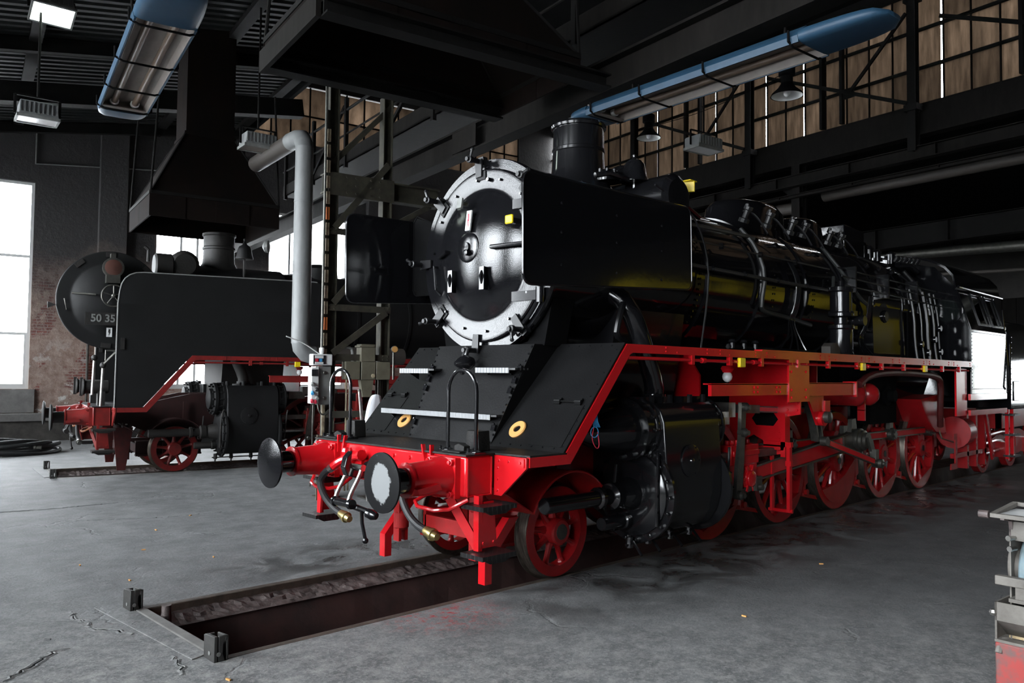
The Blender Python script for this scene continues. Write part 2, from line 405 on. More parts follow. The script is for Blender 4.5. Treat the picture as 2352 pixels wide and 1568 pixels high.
# ------------------------------------------------------------------ mesh builder
class MB:
    def __init__(s): s.v = []; s.f = []
    def add(s, vs, fs):
        o = len(s.v); s.v += [tuple(p) for p in vs]; s.f += [tuple(i + o for i in f) for f in fs]; return s
    def box(s, x0, x1, y0, y1, z0, z1, R=None, c=None):
        vs = [Vector((x, y, z)) for z in (z0, z1) for y in (y0, y1) for x in (x0, x1)]
        if R is not None:
            c = Vector(c) if c is not None else Vector(((x0 + x1) / 2, (y0 + y1) / 2, (z0 + z1) / 2))
            vs = [R @ (p - c) + c for p in vs]
        return s.add(vs, [(0, 2, 3, 1), (4, 5, 7, 6), (0, 1, 5, 4), (2, 6, 7, 3), (0, 4, 6, 2), (1, 3, 7, 5)])
    def lathe(s, prof, o=(0, 0, 0), ax=(1, 0, 0), n=24, a0=0., a1=2 * PI, cap=True):
        """prof: list of (t along axis, radius)"""
        o = Vector(o); ax = Vector(ax).normalized()
        u = ax.orthogonal().normalized() if abs(ax.z) > .99 else ax.cross(Vector((0, 0, 1))).normalized()
        w_ = ax.cross(u)
        full = abs(a1 - a0 - 2 * PI) < 1e-6
        m = n if full else n + 1
        vs = []
        for t, r in prof:
            for i in range(m):
                a = a0 + (a1 - a0) * i / n
                vs.append(o + ax * t + (u * math.cos(a) + w_ * math.sin(a)) * r)
        fs = []
        for j in range(len(prof) - 1):
            for i in range(n):
                k = (i + 1) % m
                fs.append((j * m + i, j * m + k, (j + 1) * m + k, (j + 1) * m + i))
        if cap and full:
            if prof[0][1] > 1e-5: fs.append(tuple(range(m))[::-1])
            if prof[-1][1] > 1e-5: fs.append(tuple((len(prof) - 1) * m + i for i in range(m)))
        return s.add(vs, fs)
    def cyl(s, p0, p1, r, r1=None, n=16):
        p0 = Vector(p0); p1 = Vector(p1); d = p1 - p0
        return s.lathe([(0, r), (d.length, r if r1 is None else r1)], p0, d, n)
    def tube(s, pts, r, n=8, closed=False, smooth=0):
        P = [Vector(p) for p in pts]
        for _ in range(smooth):
            Q = [P[0]]
            for a, b_ in zip(P[:-1], P[1:]): Q += [a * .75 + b_ * .25, a * .25 + b_ * .75]
            Q.append(P[-1]); P = Q
        m = len(P); rings = []
        t0 = (P[1] - P[0]).normalized(); u = t0.orthogonal().normalized()
        for i in range(m):
            if closed: t = (P[(i + 1) % m] - P[i - 1]).normalized()
            elif i == 0: t = t0
            elif i == m - 1: t = (P[-1] - P[-2]).normalized()
            else: t = ((P[i + 1] - P[i]).normalized() + (P[i] - P[i - 1]).normalized()).normalized()
            u = (u - t * u.dot(t)).normalized(); w_ = t.cross(u)
            rings.append([P[i] + (u * math.cos(2 * PI * k / n) + w_ * math.sin(2 * PI * k / n)) * r for k in range(n)])
        vs = [p for rg in rings for p in rg]; fs = []
        for i in range(m if closed else m - 1):
            j = (i + 1) % m
            for k in range(n):
                q = (k + 1) % n
                fs.append((i * n + k, i * n + q, j * n + q, j * n + k))
        if not closed: fs += [tuple(range(n))[::-1], tuple((m - 1) * n + k for k in range(n))]
        return s.add(vs, fs)
    def prism(s, poly, o, u, v, d):
        """flat polygon poly (a,b) at o + a*u + b*v, pushed along vector d"""
        o, u, v, d = map(Vector, (o, u, v, d)); n = len(poly)
        lo = [o + u * a + v * b_ for a, b_ in poly]
        vs = lo + [p + d for p in lo]
        fs = [tuple(range(n))[::-1], tuple(range(n, 2 * n))] + [(i, (i + 1) % n, n + (i + 1) % n, n + i) for i in range(n)]
        return s.add(vs, fs)
    def ring(s, ro, ri, o, ax, d, n=40):
        """flat washer with thickness d"""
        return s.lathe([(0, ri), (0, ro), (d, ro), (d, ri), (0, ri)], o, ax, n, cap=False)
    def sphere(s, c, r, n=12, sq=(1, 1, 1)):
        vs, fs = [], []
        h = n // 2
        for j in range(h + 1):
            for i in range(n):
                a, b_ = 2 * PI * i / n, PI * j / h
                vs.append(Vector(c) + Vector((math.sin(b_) * math.cos(a) * r * sq[0], math.sin(b_) * math.sin(a) * r * sq[1], math.cos(b_) * r * sq[2])))
        for j in range(h):
            for i in range(n):
                fs.append((j * n + i, (j + 1) * n + i, (j + 1) * n + (i + 1) % n, j * n + (i + 1) % n))
        return s.add(vs, fs)
    def rivets(s, pts, nrm, r=.012, h=None, n=6):
        nrm = Vector(nrm).normalized()
        for p in pts: s.lathe([(0, r), (r * .7 if h is None else h, r * .75)], p, nrm, n)
        return s
    def bar(s, p0, p1, w_, h_, up=(0, 0, 1)):
        """rectangular bar from p0 to p1"""
        p0, p1 = Vector(p0), Vector(p1); t = (p1 - p0).normalized(); up = Vector(up)
        if abs(t.dot(up)) > .98: up = Vector((1, 0, 0))
        a = t.cross(up).normalized(); b_ = a.cross(t)
        vs = [p + a * i * w_ / 2 + b_ * j * h_ / 2 for p in (p0, p1) for i, j in ((-1, -1), (1, -1), (1, 1), (-1, 1))]
        return s.add(vs, [(0, 3, 2, 1), (4, 5, 6, 7)] + [(i, (i + 1) % 4, 4 + (i + 1) % 4, 4 + i) for i in range(4)])
    def ibeam(s, p0, p1, w_, h_, t=.02, up=(0, 0, 1)):
        p0, p1, up = Vector(p0), Vector(p1), Vector(up)
        s.bar(p0 + up * (h_ - t) / 2, p1 + up * (h_ - t) / 2, w_, t, up)
        s.bar(p0 - up * (h_ - t) / 2, p1 - up * (h_ - t) / 2, w_, t, up)
        return s.bar(p0, p1, t, h_ - 2 * t, up)
    def mesh(s, name, m, smooth=35):
        me = bpy.data.meshes.new(name)
        me.from_pydata(s.v, [], s.f)
        bm = bmesh.new(); bm.from_mesh(me)
        bmesh.ops.recalc_face_normals(bm, faces=bm.faces[:])
        bm.to_mesh(me); bm.free()
        if smooth:
            me.shade_smooth(); me.set_sharp_from_angle(angle=math.radians(smooth))
        me.materials.append(MATS[m])
        return me

def link(name, me, parent=None, loc=None, rot=None, bevel=0):
    o = bpy.data.objects.new(name, me)
    S.collection.objects.link(o)
    if parent is not None: o.parent = parent
    if loc is not None: o.location = loc
    if rot is not None: o.rotation_euler = rot
    if bevel:
        b = o.modifiers.new('edge', 'BEVEL'); b.width = bevel; b.segments = 2; b.limit_method = 'ANGLE'; b.angle_limit = math.radians(40)
    return o
STUFF = {'rivet_row', 'weld_seam', 'hinge_row', 'flange_bolt', 'door_stud', 'deflector_bolt', 'cooling_fin', 'pipe_clamp', 'washout_plug'}
def pieces(mb, pad=.004):
    """the separate pieces of a builder: connected parts, joined where their boxes touch"""
    n = len(mb.v); par = list(range(n))
    def find(i):
        while par[i] != i:
            par[i] = par[par[i]]; i = par[i]
        return i
    for f in mb.f:
        a = find(f[0])
        for k in f[1:]:
            b_ = find(k)
            if a != b_: par[b_] = a
    comp = {}
    for i in range(n): comp.setdefault(find(i), []).append(i)
    cs = []
    for ids in comp.values():
        P_ = [mb.v[i] for i in ids]
        cs.append([ids, [min(p[k] for p in P_) - pad for k in range(3)], [max(p[k] for p in P_) + pad for k in range(3)]])
    moved = True
    while moved:
        moved = False
        out = []
        for c in cs:
            for d in out:
                if all(c[1][k] <= d[2][k] and d[1][k] <= c[2][k] for k in range(3)):
                    d[0] = d[0] + c[0]; d[1] = [min(p, q) for p, q in zip(c[1], d[1])]; d[2] = [max(p, q) for p, q in zip(c[2], d[2])]
                    moved = True
                    break
            else: out.append(c)
        cs = out
    if len(cs) == 1: return [mb]
    res = []
    owner = {}
    for j, c in enumerate(cs):
        for i in c[0]: owner[i] = j
    idx = [dict() for _ in cs]
    for j, c in enumerate(cs):
        m = MB(); c[0].sort()
        for i in c[0]: idx[j][i] = len(m.v); m.v.append(mb.v[i])
        res.append(m)
    for f in mb.f:
        j = owner[f[0]]; res[j].f.append(tuple(idx[j][i] for i in f))
    return res
def P(name, mb, m, parent=None, bevel=0, smooth=35, loc=None, rot=None, label=None, kind=None, split=True):
    if name in STUFF: kind = 'stuff'
    elif split and parent is not None and len(mb.v) > 8:
        ps = pieces(mb)
        if 1 < len(ps) <= 40:
            r = None
            for q in ps:
                o = P(name, q, m, parent, bevel, smooth, loc, rot, label, kind, False)
                r = r or o
            return r
    o = link(name, mb.mesh(name, m, smooth), parent, loc, rot, bevel)
    if label: o['label'] = label
    if kind: o['kind'] = kind
    return o
def tag(o, label, cat, group=None):
    o['label'] = label; o['category'] = cat
    if group: o['group'] = group
    return o
def thing(name, label, cat, loc=(0, 0, 0), rz=0., group=None):
    o = bpy.data.objects.new(name, None)
    o.empty_display_size = .2
    S.collection.objects.link(o)
    o.location = loc; o.rotation_euler = (0, 0, rz)
    return tag(o, label, cat, group)
def hthing(name, label, cat, X, Y, z=0, group=None):
    """a thing standing in hall coordinates; its parts are given relative to (X, Y, z) along the hall axes"""
    return thing(name, label, cat, HW(X, Y, z), HALL, group)
def struct(name, mb, m, rz=HALL, smooth=30, parent=None, bevel=0):
    o = P(name, mb, m, parent, bevel, smooth)
    if parent is None:
        o.rotation_euler = (0, 0, rz); o['kind'] = 'structure'
    return o
def copies(o, n_loc, parent):
    for l, r in n_loc:
        c = o.copy(); S.collection.objects.link(c); c.parent = parent; c.location = l
        if r is not None: c.rotation_euler = r
    return
# ================================================================== the hall
T1 = (Vector((0, 0, 0)), 0.0)
T2 = (Vector((.6098, 10.138, 0)), -.18591)
def along(T, x, y, z=0.):
    c, s = math.cos(T[1]), math.sin(T[1])
    return Vector((T[0].x + c * x - s * y, T[0].y + s * x + c * y, z))
PITX = (-3.22, 19.5)
def make_floor_mesh():
    bm = bmesh.new()
    def loop(pts):
        vs = [bm.verts.new(p) for p in pts]
        return [bm.edges.new((vs[i], vs[(i + 1) % len(vs)])) for i in range(len(vs))]
    E_ = loop([HW(FRONT_X - .4, RIGHT_Y), HW(BACK_X + .4, RIGHT_Y), HW(BACK_X + .4, LEFT_Y + .4), HW(FRONT_X - .4, LEFT_Y + .4)])
    for T, xa in ((T1, PITX[0]), (T2, -1.95)):
        E_ += loop([along(T, xa, -.72), along(T, PITX[1], -.72), along(T, PITX[1], .72), along(T, xa, .72)])
    bmesh.ops.triangle_fill(bm, edges=E_, use_beauty=True)
    for f in bm.faces:
        if f.normal.z < 0: f.normal_flip()
    me = bpy.data.meshes.new('floor'); bm.to_mesh(me); bm.free()
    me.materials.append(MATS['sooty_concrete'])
    o = link('floor', me); o['kind'] = 'structure'
    return o
FLOOR = make_floor_mesh()
for T, xa in ((T1, PITX[0]), (T2, -1.95)):
    def q(name, m, pts, parent=FLOOR, sub=0, amp=0.):
        bm = bmesh.new(); f = bm.faces.new([bm.verts.new(p) for p in pts])
        me = bpy.data.meshes.new(name)
        if sub:
            nx, nz = sub
            bm.clear()
            A_, B_, C_, D_ = pts
            gv = [[bm.verts.new(A_.lerp(B_, i / nx).lerp(D_.lerp(C_, i / nx), j / nz) + Vector((random.uniform(-amp, amp) * .3, random.uniform(-amp, amp), random.uniform(-amp, amp))) * (0 < j < nz or amp > .02)) for j in range(nz + 1)] for i in range(nx + 1)]
            for i in range(nx):
                for j in range(nz): bm.faces.new((gv[i][j], gv[i + 1][j], gv[i + 1][j + 1], gv[i][j + 1]))
        bm.to_mesh(me); bm.free(); me.materials.append(MATS[m])
        return link(name, me, parent)
    for s in (-1, 1):
        q('rail_ledge', 'pit_ledge', [along(T, xa, s * .73, -.055), along(T, PITX[1], s * .73, -.055), along(T, PITX[1], s * .53, -.13), along(T, xa, s * .53, -.13)], sub=(500, 6), amp=.013)
        q('pit_wall', 'pit_wall', [along(T, xa, s * .56, -.13), along(T, PITX[1], s * .56, -.13), along(T, PITX[1], s * .53, -1.15), along(T, xa, s * .53, -1.15)], sub=(120, 6), amp=.010)
    q('pit_floor', 'soot_black', [along(T, xa, -.6, -1.1), along(T, PITX[1], -.6, -1.1), along(T, PITX[1], .6, -1.1), along(T, xa, .6, -1.1)])
    q('pit_end', 'pit_wall', [along(T, xa, -.73, 0), along(T, xa, .73, 0), along(T, xa, .73, -1.15), along(T, xa, -.73, -1.15)])
    q('pit_end', 'pit_wall', [along(T, PITX[1], -.73, 0), along(T, PITX[1], .73, 0), along(T, PITX[1], .73, -1.15), along(T, PITX[1], -.73, -1.15)])
    ln = MB().box(xa - .1, PITX[1] + .1, -.86, -.80, -1.25, -.02).box(xa - .1, PITX[1] + .1, .80, .86, -1.25, -.02).box(xa - .1, PITX[1] + .1, -.86, .86, -1.3, -1.2).box(xa - .1, xa - .05, -.86, .86, -1.25, -.02).box(PITX[1] + .05, PITX[1] + .1, -.86, .86, -1.25, -.02)
    o = P('pit_light_seal', ln, 'soot_black', FLOOR, split=False); o.location = T[0]; o.rotation_euler = (0, 0, T[1])  # unseen box added around the pit to stop sky light leaking in
    # end sill with a steel edge, slightly raised slab in front
    sl = MB().box(xa - .03, xa + .06, -.60, .86, -.16, .012)
    o = P('pit_sill', sl, 'stone_ledge', FLOOR, bevel=.012); o.location = T[0]; o.rotation_euler = (0, 0, T[1])
    sl = MB().prism([(xa - .24, 1.0), (xa - .03, .93), (xa - .03, -.62), (xa - .15, -.66)], (0, 0, 0), (1, 0, 0), (0, 1, 0), (0, 0, .008))
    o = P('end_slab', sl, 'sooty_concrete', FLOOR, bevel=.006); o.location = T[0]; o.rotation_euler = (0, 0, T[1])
    n2 = 'locomotive in the middle' if T is T1 else 'sooty locomotive at the left'
    for s in (-1, 1):
        side = 'near' if s < 0 else 'far'
        r = MB().box(xa + .02, PITX[1] + 6, s * .755 - .036, s * .755 + .036, -.10, .002).box(xa + .02, PITX[1], s * .755 - .06, s * .755 + .06, -.16, -.125)
        o = P('rail', r, 'rail_steel', None, bevel=.008); o.location = T[0]; o.rotation_euler = (0, 0, T[1])
        tag(o, '%s rusty rail let into the floor under the %s' % (side, n2), 'rail')
        # rail stop: a curved plate with a hole, backed by an angle
        t = thing('rail_stop', 'small steel stop ending the %s rail %s' % (side, 'of the open pit in front' if T is T1 else 'before the sooty locomotive'), 'rail stop', along(T, xa - .07, s * .755 + .02), T[1])
        a = MB().prism([(-.075, 0), (.075, 0), (.075, .155), (-.075, .165)], (0, 0, 0), (0, 1, 0), (0, 0, 1), (.025, 0, 0))
        a.box(0, .07, .065, .085, 0, .15)
        P('angle_plate', a, 'stop_steel', t, bevel=.004)
        prof = [(.03, 0), (.075, .0), (.06, .05), (.062, .11), (.085, .165), (.03, .165)]
        w_ = MB().prism(prof, (0, -.075, 0), (1, 0, 0), (0, 0, 1), (0, .02, 0)).prism([(-.07, 0), (.07, 0), (.07, .15), (-.07, .16)], (.085, 0, 0), (0, 1, 0), (0, 0, 1), (.015, 0, 0))
        P('curved_plate', w_, 'stop_steel', t, bevel=.004)
        P('bolt_hole', MB().lathe([(0, .014), (.004, .014)], (-.001, -.01, .05), (-1, 0, 0), 12).lathe([(0, .014), (.004, .014)], (.03, -.076, .05), (0, -1, 0), 12), 'grey_paint', t)
# standpipe in the pit
t = thing('stand_pipe', 'short rusty pipe standing at the open end of the pit', 'pipe', along(T1, -3.10, .47, -.69), 0)
P('pipe_body', MB().cyl((0, 0, -.35), (0, 0, .55), .03, n=12), 'rail_steel', t)
P('pipe_cap', MB().lathe([(0, .04), (.16, .04), (.17, .036), (.24, .036)], (0, 0, .52), (0, 0, 1), 14), 'pit_ledge', t)

# ---- walls with openings
def wall_with_openings(name, m, p0, p1, h, th, ops, axis, z0=0.):
    """a wall along one hall axis: p0,p1 run along it, ops = (a0,a1,z0,z1)"""
    mb = MB(); c, off = p0[0], p0[1]
    a, b_ = p1
    ops = sorted(ops); cur = a
    def bx(x0, x1, za, zb):
        if x1 - x0 < 1e-4 or zb - za < 1e-4: return
        if axis == 'X': mb.box(x0, x1, c, off, za, zb)
        else: mb.box(c, off, x0, x1, za, zb)
    for o0, o1, za, zb in ops:
        bx(cur, o0, z0, h); bx(o0, o1, z0, za); bx(o0, o1, zb, h); cur = o1
    bx(cur, b_, z0, h)
    return struct(name, mb, m, smooth=0)
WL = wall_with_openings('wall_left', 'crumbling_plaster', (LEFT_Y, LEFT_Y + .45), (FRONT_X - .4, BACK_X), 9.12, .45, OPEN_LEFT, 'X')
GX0, GX1, GZ0, GZ1 = 2.5, 12.42, 9.12, 10.98
P('gable_wall', MB().box(FRONT_X - .4, GX0, LEFT_Y, LEFT_Y + .45, 9.12, 12), 'crumbling_plaster', WL)
P('gable_wall', MB().box(GX1, BACK_X, LEFT_Y, LEFT_Y + .45, 9.12, 12), 'crumbling_plaster', WL)
P('gable_wall', MB().box(GX0, GX1, LEFT_Y, LEFT_Y + .45, GZ1, 12), 'crumbling_plaster', WL)
gp_ = MB().box(-.30, .30, -.01, .01, 0, .90).mesh('gable_pane', 'sooty_glass', 0)
for i in range(16):
    for z_ in (9.14, 10.06): link('gable_pane', gp_, WL, (GX0 + .31 + .62 * i, LEFT_Y + .1, z_))
P('gable_bars', MB().box(GX0, GX1, LEFT_Y + .05, LEFT_Y + .13, 10.03, 10.07), 'soot_black', WL)
gm_ = MB().box(-.02, .02, -.03, .03, 0, 1.86).mesh('gable_mullion', 'soot_black', 0)
for i in range(17): link('gable_mullion', gm_, WL, (GX0 + .62 * i, LEFT_Y + .08, 9.12))
WF = wall_with_openings('wall_front', 'plaster_soot', (FRONT_X - .4, FRONT_X), (RIGHT_Y, LEFT_Y), 9, .4, OPEN_FRONT, 'Y')
WB = wall_with_openings('wall_back', 'plaster_soot', (BACK_X, BACK_X + .4), (RIGHT_Y, LEFT_Y + .4), 9, .4, OPEN_BACK, 'Y')
WR = struct('wall_right', MB().box(FRONT_X - .4, BACK_X + .4, RIGHT_Y - .4, RIGHT_Y, 0, 14), 'plaster_soot', smooth=0)
# pilaster, ledge and plinth of the left wall
def wpart(name, mb, m, bevel=0): return P(name, mb, m, WL, bevel)
wpart('pilaster', MB().box(-1.62, -.90, LEFT_Y - .22, LEFT_Y + .01, .74, 9), 'crumbling_plaster', .02)
wpart('pilaster', MB().box(6.3, 7.0, LEFT_Y - .22, LEFT_Y + .01, .74, 9), 'crumbling_plaster', .02)
x = FRONT_X
k = 0
while x < 12:
    w_ = 1.9 + .5 * ((k * 7) % 3)
    wpart('ledge_stone', MB().box(x + .006, x + w_ - .006, LEFT_Y - .13, LEFT_Y + .01, .52 + .01 * (k % 2), .72 + .008 * (k % 3)), 'stone_ledge', .02)
    x += w_; k += 1
wpart('plinth', MB().box(FRONT_X, BACK_X, LEFT_Y - .08, LEFT_Y + .01, 0, .53), 'plinth_dark')
wpart('wall_pipe', MB().tube([(-1.78, LEFT_Y - .05, 4.6), (-1.78, LEFT_Y - .05, 1.0)], .035, 8), 'plinth_dark')
wpart('wall_conduit', MB().tube([(-3.15, LEFT_Y - .04, 8.3), (-3.15, LEFT_Y - .04, 7.35), (.2, LEFT_Y - .04, 7.65)], .02, 6), 'grey_paint')
wpart('sill_patch', MB().box(-6.3, -3.0, LEFT_Y - .05, LEFT_Y + .02, .75, 1.36), 'stone_ledge')
pw = MB().box(-1.15, .0, LEFT_Y - .06, LEFT_Y, .74, 2.6)
wpart('panel_board', pw, 'plinth_dark')

def window(n, wall, a0, a1, z0, z1, axis, c, sgn, cols, rows):
    """frame with mullions and one pane per light; c is the wall face, sgn the side of the room"""
    fr = MB(); d0, d1 = sorted((c + sgn * .12, c + sgn * .20))
    def bx(mb, x0, x1, za, zb, e=0):
        if axis == 'X': mb.box(x0, x1, d0 - e, d1 + e, za, zb)
        else: mb.box(d0 - e, d1 + e, x0, x1, za, zb)
    f = .07
    bx(fr, a0, a1, z0, z0 + f); bx(fr, a0, a1, z1 - f, z1); bx(fr, a0, a0 + f, z0 + f, z1 - f); bx(fr, a1 - f, a1, z0 + f, z1 - f)
    o = struct('window_%d' % n, fr, 'white_frame')
    mu = MB(); xs = [a0 + f] + [a0 + (a1 - a0) * q for q in cols] + [a1 - f]; zs = [z0 + f] + [z0 + (z1 - z0) * q for q in rows] + [z1 - f]
    for x_ in xs[1:-1]: bx(mu, x_ - .03, x_ + .03, z0 + f, z1 - f, -.01)
    for z_ in zs[1:-1]: bx(mu, a0 + f, a1 - f, z_ - .035, z_ + .035, -.012)
    bx(mu, a0 + f, a0 + f + .05, z0 + f, zs[1], -.005); bx(mu, a1 - f - .06, a1 - f, z0 + f, zs[1], -.005); bx(mu, a0 + f, a1 - f, z0 + f, z0 + f + .06, -.005)
    struct('mullion', mu, 'white_frame', parent=o)
    for i in range(len(xs) - 1):
        for j in range(len(zs) - 1):
            pm = MB(); m_ = (d0 + d1) / 2
            if axis == 'X': pm.box(xs[i], xs[i + 1], m_ - .002, m_ + .002, zs[j], zs[j + 1])
            else: pm.box(m_ - .002, m_ + .002, xs[i], xs[i + 1], zs[j], zs[j + 1])
            P('pane', pm, 'window_glass', o, smooth=0)
    return o
mat('white_frame', (.6, .6, .59), .5)
n = 1
cols_l = [(.5,), (.46, .74), (.27, .73), (.5,)]
for i, (a0, a1, z0, z1) in enumerate(OPEN_LEFT):
    window(n, WL, a0, a1, z0, z1, 'X', LEFT_Y, 1, cols_l[i], (.265, .64)); n += 1
for a0, a1, z0, z1 in OPEN_FRONT:
    window(n, WF, a0, a1, z0, z1, 'Y', FRONT_X, -1, (.33, .66), (.27, .64)); n += 1

for a0, a1, z0, z1 in OPEN_BACK:
    ob = window(n, WB, a0, a1, z0, z1, 'Y', BACK_X, 1, (.5,), (.5,)); n += 1
    for ch in ob.children:
        if ch.name.startswith('pane'): ch.data.materials[0] = MATS['gate_glass']
# ---- roof: corrugated sheet rising towards the clerestory
MONX, MONZ = 2.2, 11.4       # the raised monitor roof between the two clerestories
def roof_z(X): return 8.31 + .149 * (X + 3) if X < MONX else MONZ
CX = 14.0
def corrugated(name, x0, x1, zf, y0, y1, pitch=.26, depth=.045):
    vs = []; fs = []; y = y0; prof = []
    while y < y1:
        prof += [(y, 0), (y + pitch * .40, 0), (y + pitch * .5, depth), (y + pitch * .9, depth)]
        y += pitch
    m = len(prof)
    for x in (x0, x1):
        for yy, dz in prof: vs.append((x, yy, zf(x) + dz))
    for i in range(m - 1): fs.append((i, i + 1, m + i + 1, m + i))
    mb = MB().add(vs, fs)
    return struct(name, mb, 'corrugated_grey', smooth=0)
CEIL = corrugated('ceiling', FRONT_X - .6, MONX, lambda X: 8.31 + .149 * (X + 3), RIGHT_Y, LEFT_Y + .3)
struct('roof_deck', MB().add([(FRONT_X - .6, RIGHT_Y, roof_z(FRONT_X - .6) + .1), (MONX, RIGHT_Y, 9.19), (MONX, LEFT_Y + .4, 9.19), (FRONT_X - .6, LEFT_Y + .4, roof_z(FRONT_X - .6) + .1)], [(0, 1, 2, 3)]), 'soot_black', parent=CEIL)
struct('monitor_roof', MB().box(MONX - .2, CX + .4, RIGHT_Y, LEFT_Y + .4, MONZ, MONZ + .15), 'soot_black', parent=CEIL)
struct('opaque_upstand', MB().box(MONX - .05, MONX + .05, RIGHT_Y, LEFT_Y + .4, 8.9, MONZ + .05), 'soot_black', parent=CEIL)  # unseen, made opaque in place of clerestory glass to keep sky light out
lowroof = MB().box(CX + .05, BACK_X + .5, RIGHT_Y, LEFT_Y + .4, 7.95, 8.1)
struct('low_roof', lowroof, 'soot_black', parent=CEIL)
bm_ = MB()
for Y in (17.2, 14.6, 10.9, 7.0, 2.4, -2.4, -7.2, -12): bm_.bar((FRONT_X, Y, roof_z(FRONT_X) - .16), (MONX, Y, 8.93), .16, .26)
P('rafter', bm_, 'soot_steel', CEIL)
bm_ = MB()
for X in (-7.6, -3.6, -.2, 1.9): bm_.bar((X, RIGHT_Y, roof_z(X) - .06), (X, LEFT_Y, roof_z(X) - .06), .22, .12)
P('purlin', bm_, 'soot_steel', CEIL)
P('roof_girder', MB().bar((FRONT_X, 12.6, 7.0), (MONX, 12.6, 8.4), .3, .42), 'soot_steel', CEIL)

# ---- clerestory: rows of sooty glass in steel bars
PY0, NP, PW = -7.0, 40, .62
ROWS = [(8.36, 9.20), (9.20, 10.12), (10.12, 11.04)]
CL = struct('window_%d' % n, MB().box(CX - .05, CX + .05, RIGHT_Y, LEFT_Y, 8.28, 8.36).box(CX - .05, CX + .05, RIGHT_Y, LEFT_Y, 11.02, 11.42), 'soot_steel')
pm = {}
rs = random.Random(5)
for j, (za, zb) in enumerate(ROWS):
    for w_ in (PW - .02, PW - .10):
        pm[(j, w_)] = MB().box(-.012, .012, -w_ / 2, w_ / 2, 0, zb - za).mesh('pane', 'sooty_glass', 0)
gapc = [i in (16, 22, 24, 27, 29, 31) for i in range(NP)]
for i in range(NP):
    for j, (za, zb) in enumerate(ROWS):
        w_ = PW - (.10 if gapc[i] else .02)
        o = link('pane', pm[(j, w_)], CL, (CX, PY0 + i * PW + PW / 2 + (.035 if gapc[i] else 0), za))
mm = MB().box(-.03, .02, -.015, .015, 8.3, 11.05).mesh('mullion', 'soot_steel', 0)
for i in range(NP + 1): link('mullion', mm, CL, (CX - .02, PY0 + i * PW, 0))
for zz in (9.20, 10.12): P('transom', MB().box(CX - .07, CX + .03, PY0, LEFT_Y, zz - .035, zz + .035), 'soot_steel', CL)
P('blind_panel', MB().box(CX - .02, CX + .02, RIGHT_Y, PY0, 8.3, 11.05), 'soot_steel', CL)
P('spandrel', MB().box(CX - .06, CX + .25, RIGHT_Y, LEFT_Y, 7.62, 8.3), 'beam_grey', CL)
# roof posts and bracing before the glass
for Yp, q in ((-6.07, 'outside the frame at the right'), (-1.27, 'at the right edge'), (3.53, 'right of the bell lamp'), (8.33, 'left of the bell lamp'), (13.13, 'behind the chimney')):
    t = hthing('roof_post', 'dark steel roof post before the clerestory glass, ' + q, 'post', CX - .25, Yp, 7.2, 'clerestory posts')
    P('post_shaft', MB().ibeam((0, 0, 0), (0, 0, 3.6), .20, .18, .02, (1, 0, 0)), 'soot_steel', t)
    P('cap_plate', MB().box(-.14, .14, -.16, .16, 3.55, 3.62).box(-.14, .14, -.16, .16, .95, 1.1), 'soot_steel', t)
for Yp, q in ((-1.27, 'right bay'), (3.53, 'bay with the bell lamp'), (8.33, 'bay behind the box floodlight')):
    t = hthing('roof_brace', 'crossed dark angle braces between two clerestory posts, ' + q, 'brace', CX - .35, Yp, 8.3, 'clerestory braces')
    P('diagonal', MB().bar((0, .1, .05), (0, 4.1, 1.85), .05, .09), 'soot_steel', t)
    P('diagonal', MB().bar((0, 1.6, .72), (0, .1, 2.2), .05, .08), 'soot_steel', t)
    P('hanger', MB().bar((.05, 1.83, .0), (.05, 1.83, 2.4), .08, .12).bar((.05, 2.40, .0), (.05, 2.40, 2.4), .08, .14), 'soot_steel', t)
    P('gusset', MB().prism([(-.2, -.12), (.2, -.12), (.14, .14), (-.14, .14)], (.02, 1.65, .72), (0, 1, 0), (0, 0, 1), (.02, 0, 0)), 'soot_steel', t)
for Yp in (6.95, -4.6):
    t = hthing('hall_column', 'dark steel column under the clerestory %s' % ('behind the boiler of the gleaming locomotive' if Yp > 0 else 'beyond the right edge'), 'column', CX + .1, Yp)
    P('column_shaft', MB().ibeam((0, 0, 0), (0, 0, 7.62), .26, .30, .02, (1, 0, 0)), 'beam_grey', t)
    P('column_foot', MB().box(-.25, .25, -.25, .25, 0, .03), 'soot_steel', t)
    P('column_bracket', MB().prism([(0, 7.1), (0, 6.5), (.06, 6.5), (.7, 7.1)], (0, -.12, 0), (0, 1, 0), (0, 0, 1), (.02, 0, 0)), 'soot_steel', t)
def hbeam(name, label, cat, p0, p1, w_, h_, m='soot_steel', t=.02):
    r = hthing(name, label, cat, *p0)
    d = Vector(p1) - Vector(p0)
    mb = MB().ibeam((0, 0, 0), d, w_, h_, t)
    L_ = d.length
    P('beam_body', mb, m, r)
    st = MB()
    for k in range(1, int(L_ / 2.2)):
        c = d * (k * 2.2 / L_)
        st.box(c.x - w_ * .45, c.x + w_ * .45, c.y - .008, c.y + .008, c.z - h_ / 2 + .02, c.z + h_ / 2 - .02) if abs(d.y) > abs(d.x) else st.box(c.x - .008, c.x + .008, c.y - w_ * .45, c.y + w_ * .45, c.z - h_ / 2 + .02, c.z + h_ / 2 - .02)
    if st.v: P('stiffener', st, m, r)
    return r
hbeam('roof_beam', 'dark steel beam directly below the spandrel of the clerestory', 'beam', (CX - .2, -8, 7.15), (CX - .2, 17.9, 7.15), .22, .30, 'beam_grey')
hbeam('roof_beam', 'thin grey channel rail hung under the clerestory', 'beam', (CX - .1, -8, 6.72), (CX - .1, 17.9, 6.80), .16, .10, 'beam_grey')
hbeam('roof_beam', 'deep dark girder of the low roof far behind the boiler', 'beam', (18.5, -8, 6.1), (18.5, 17.9, 6.1), .3, .62, 'soot_steel')
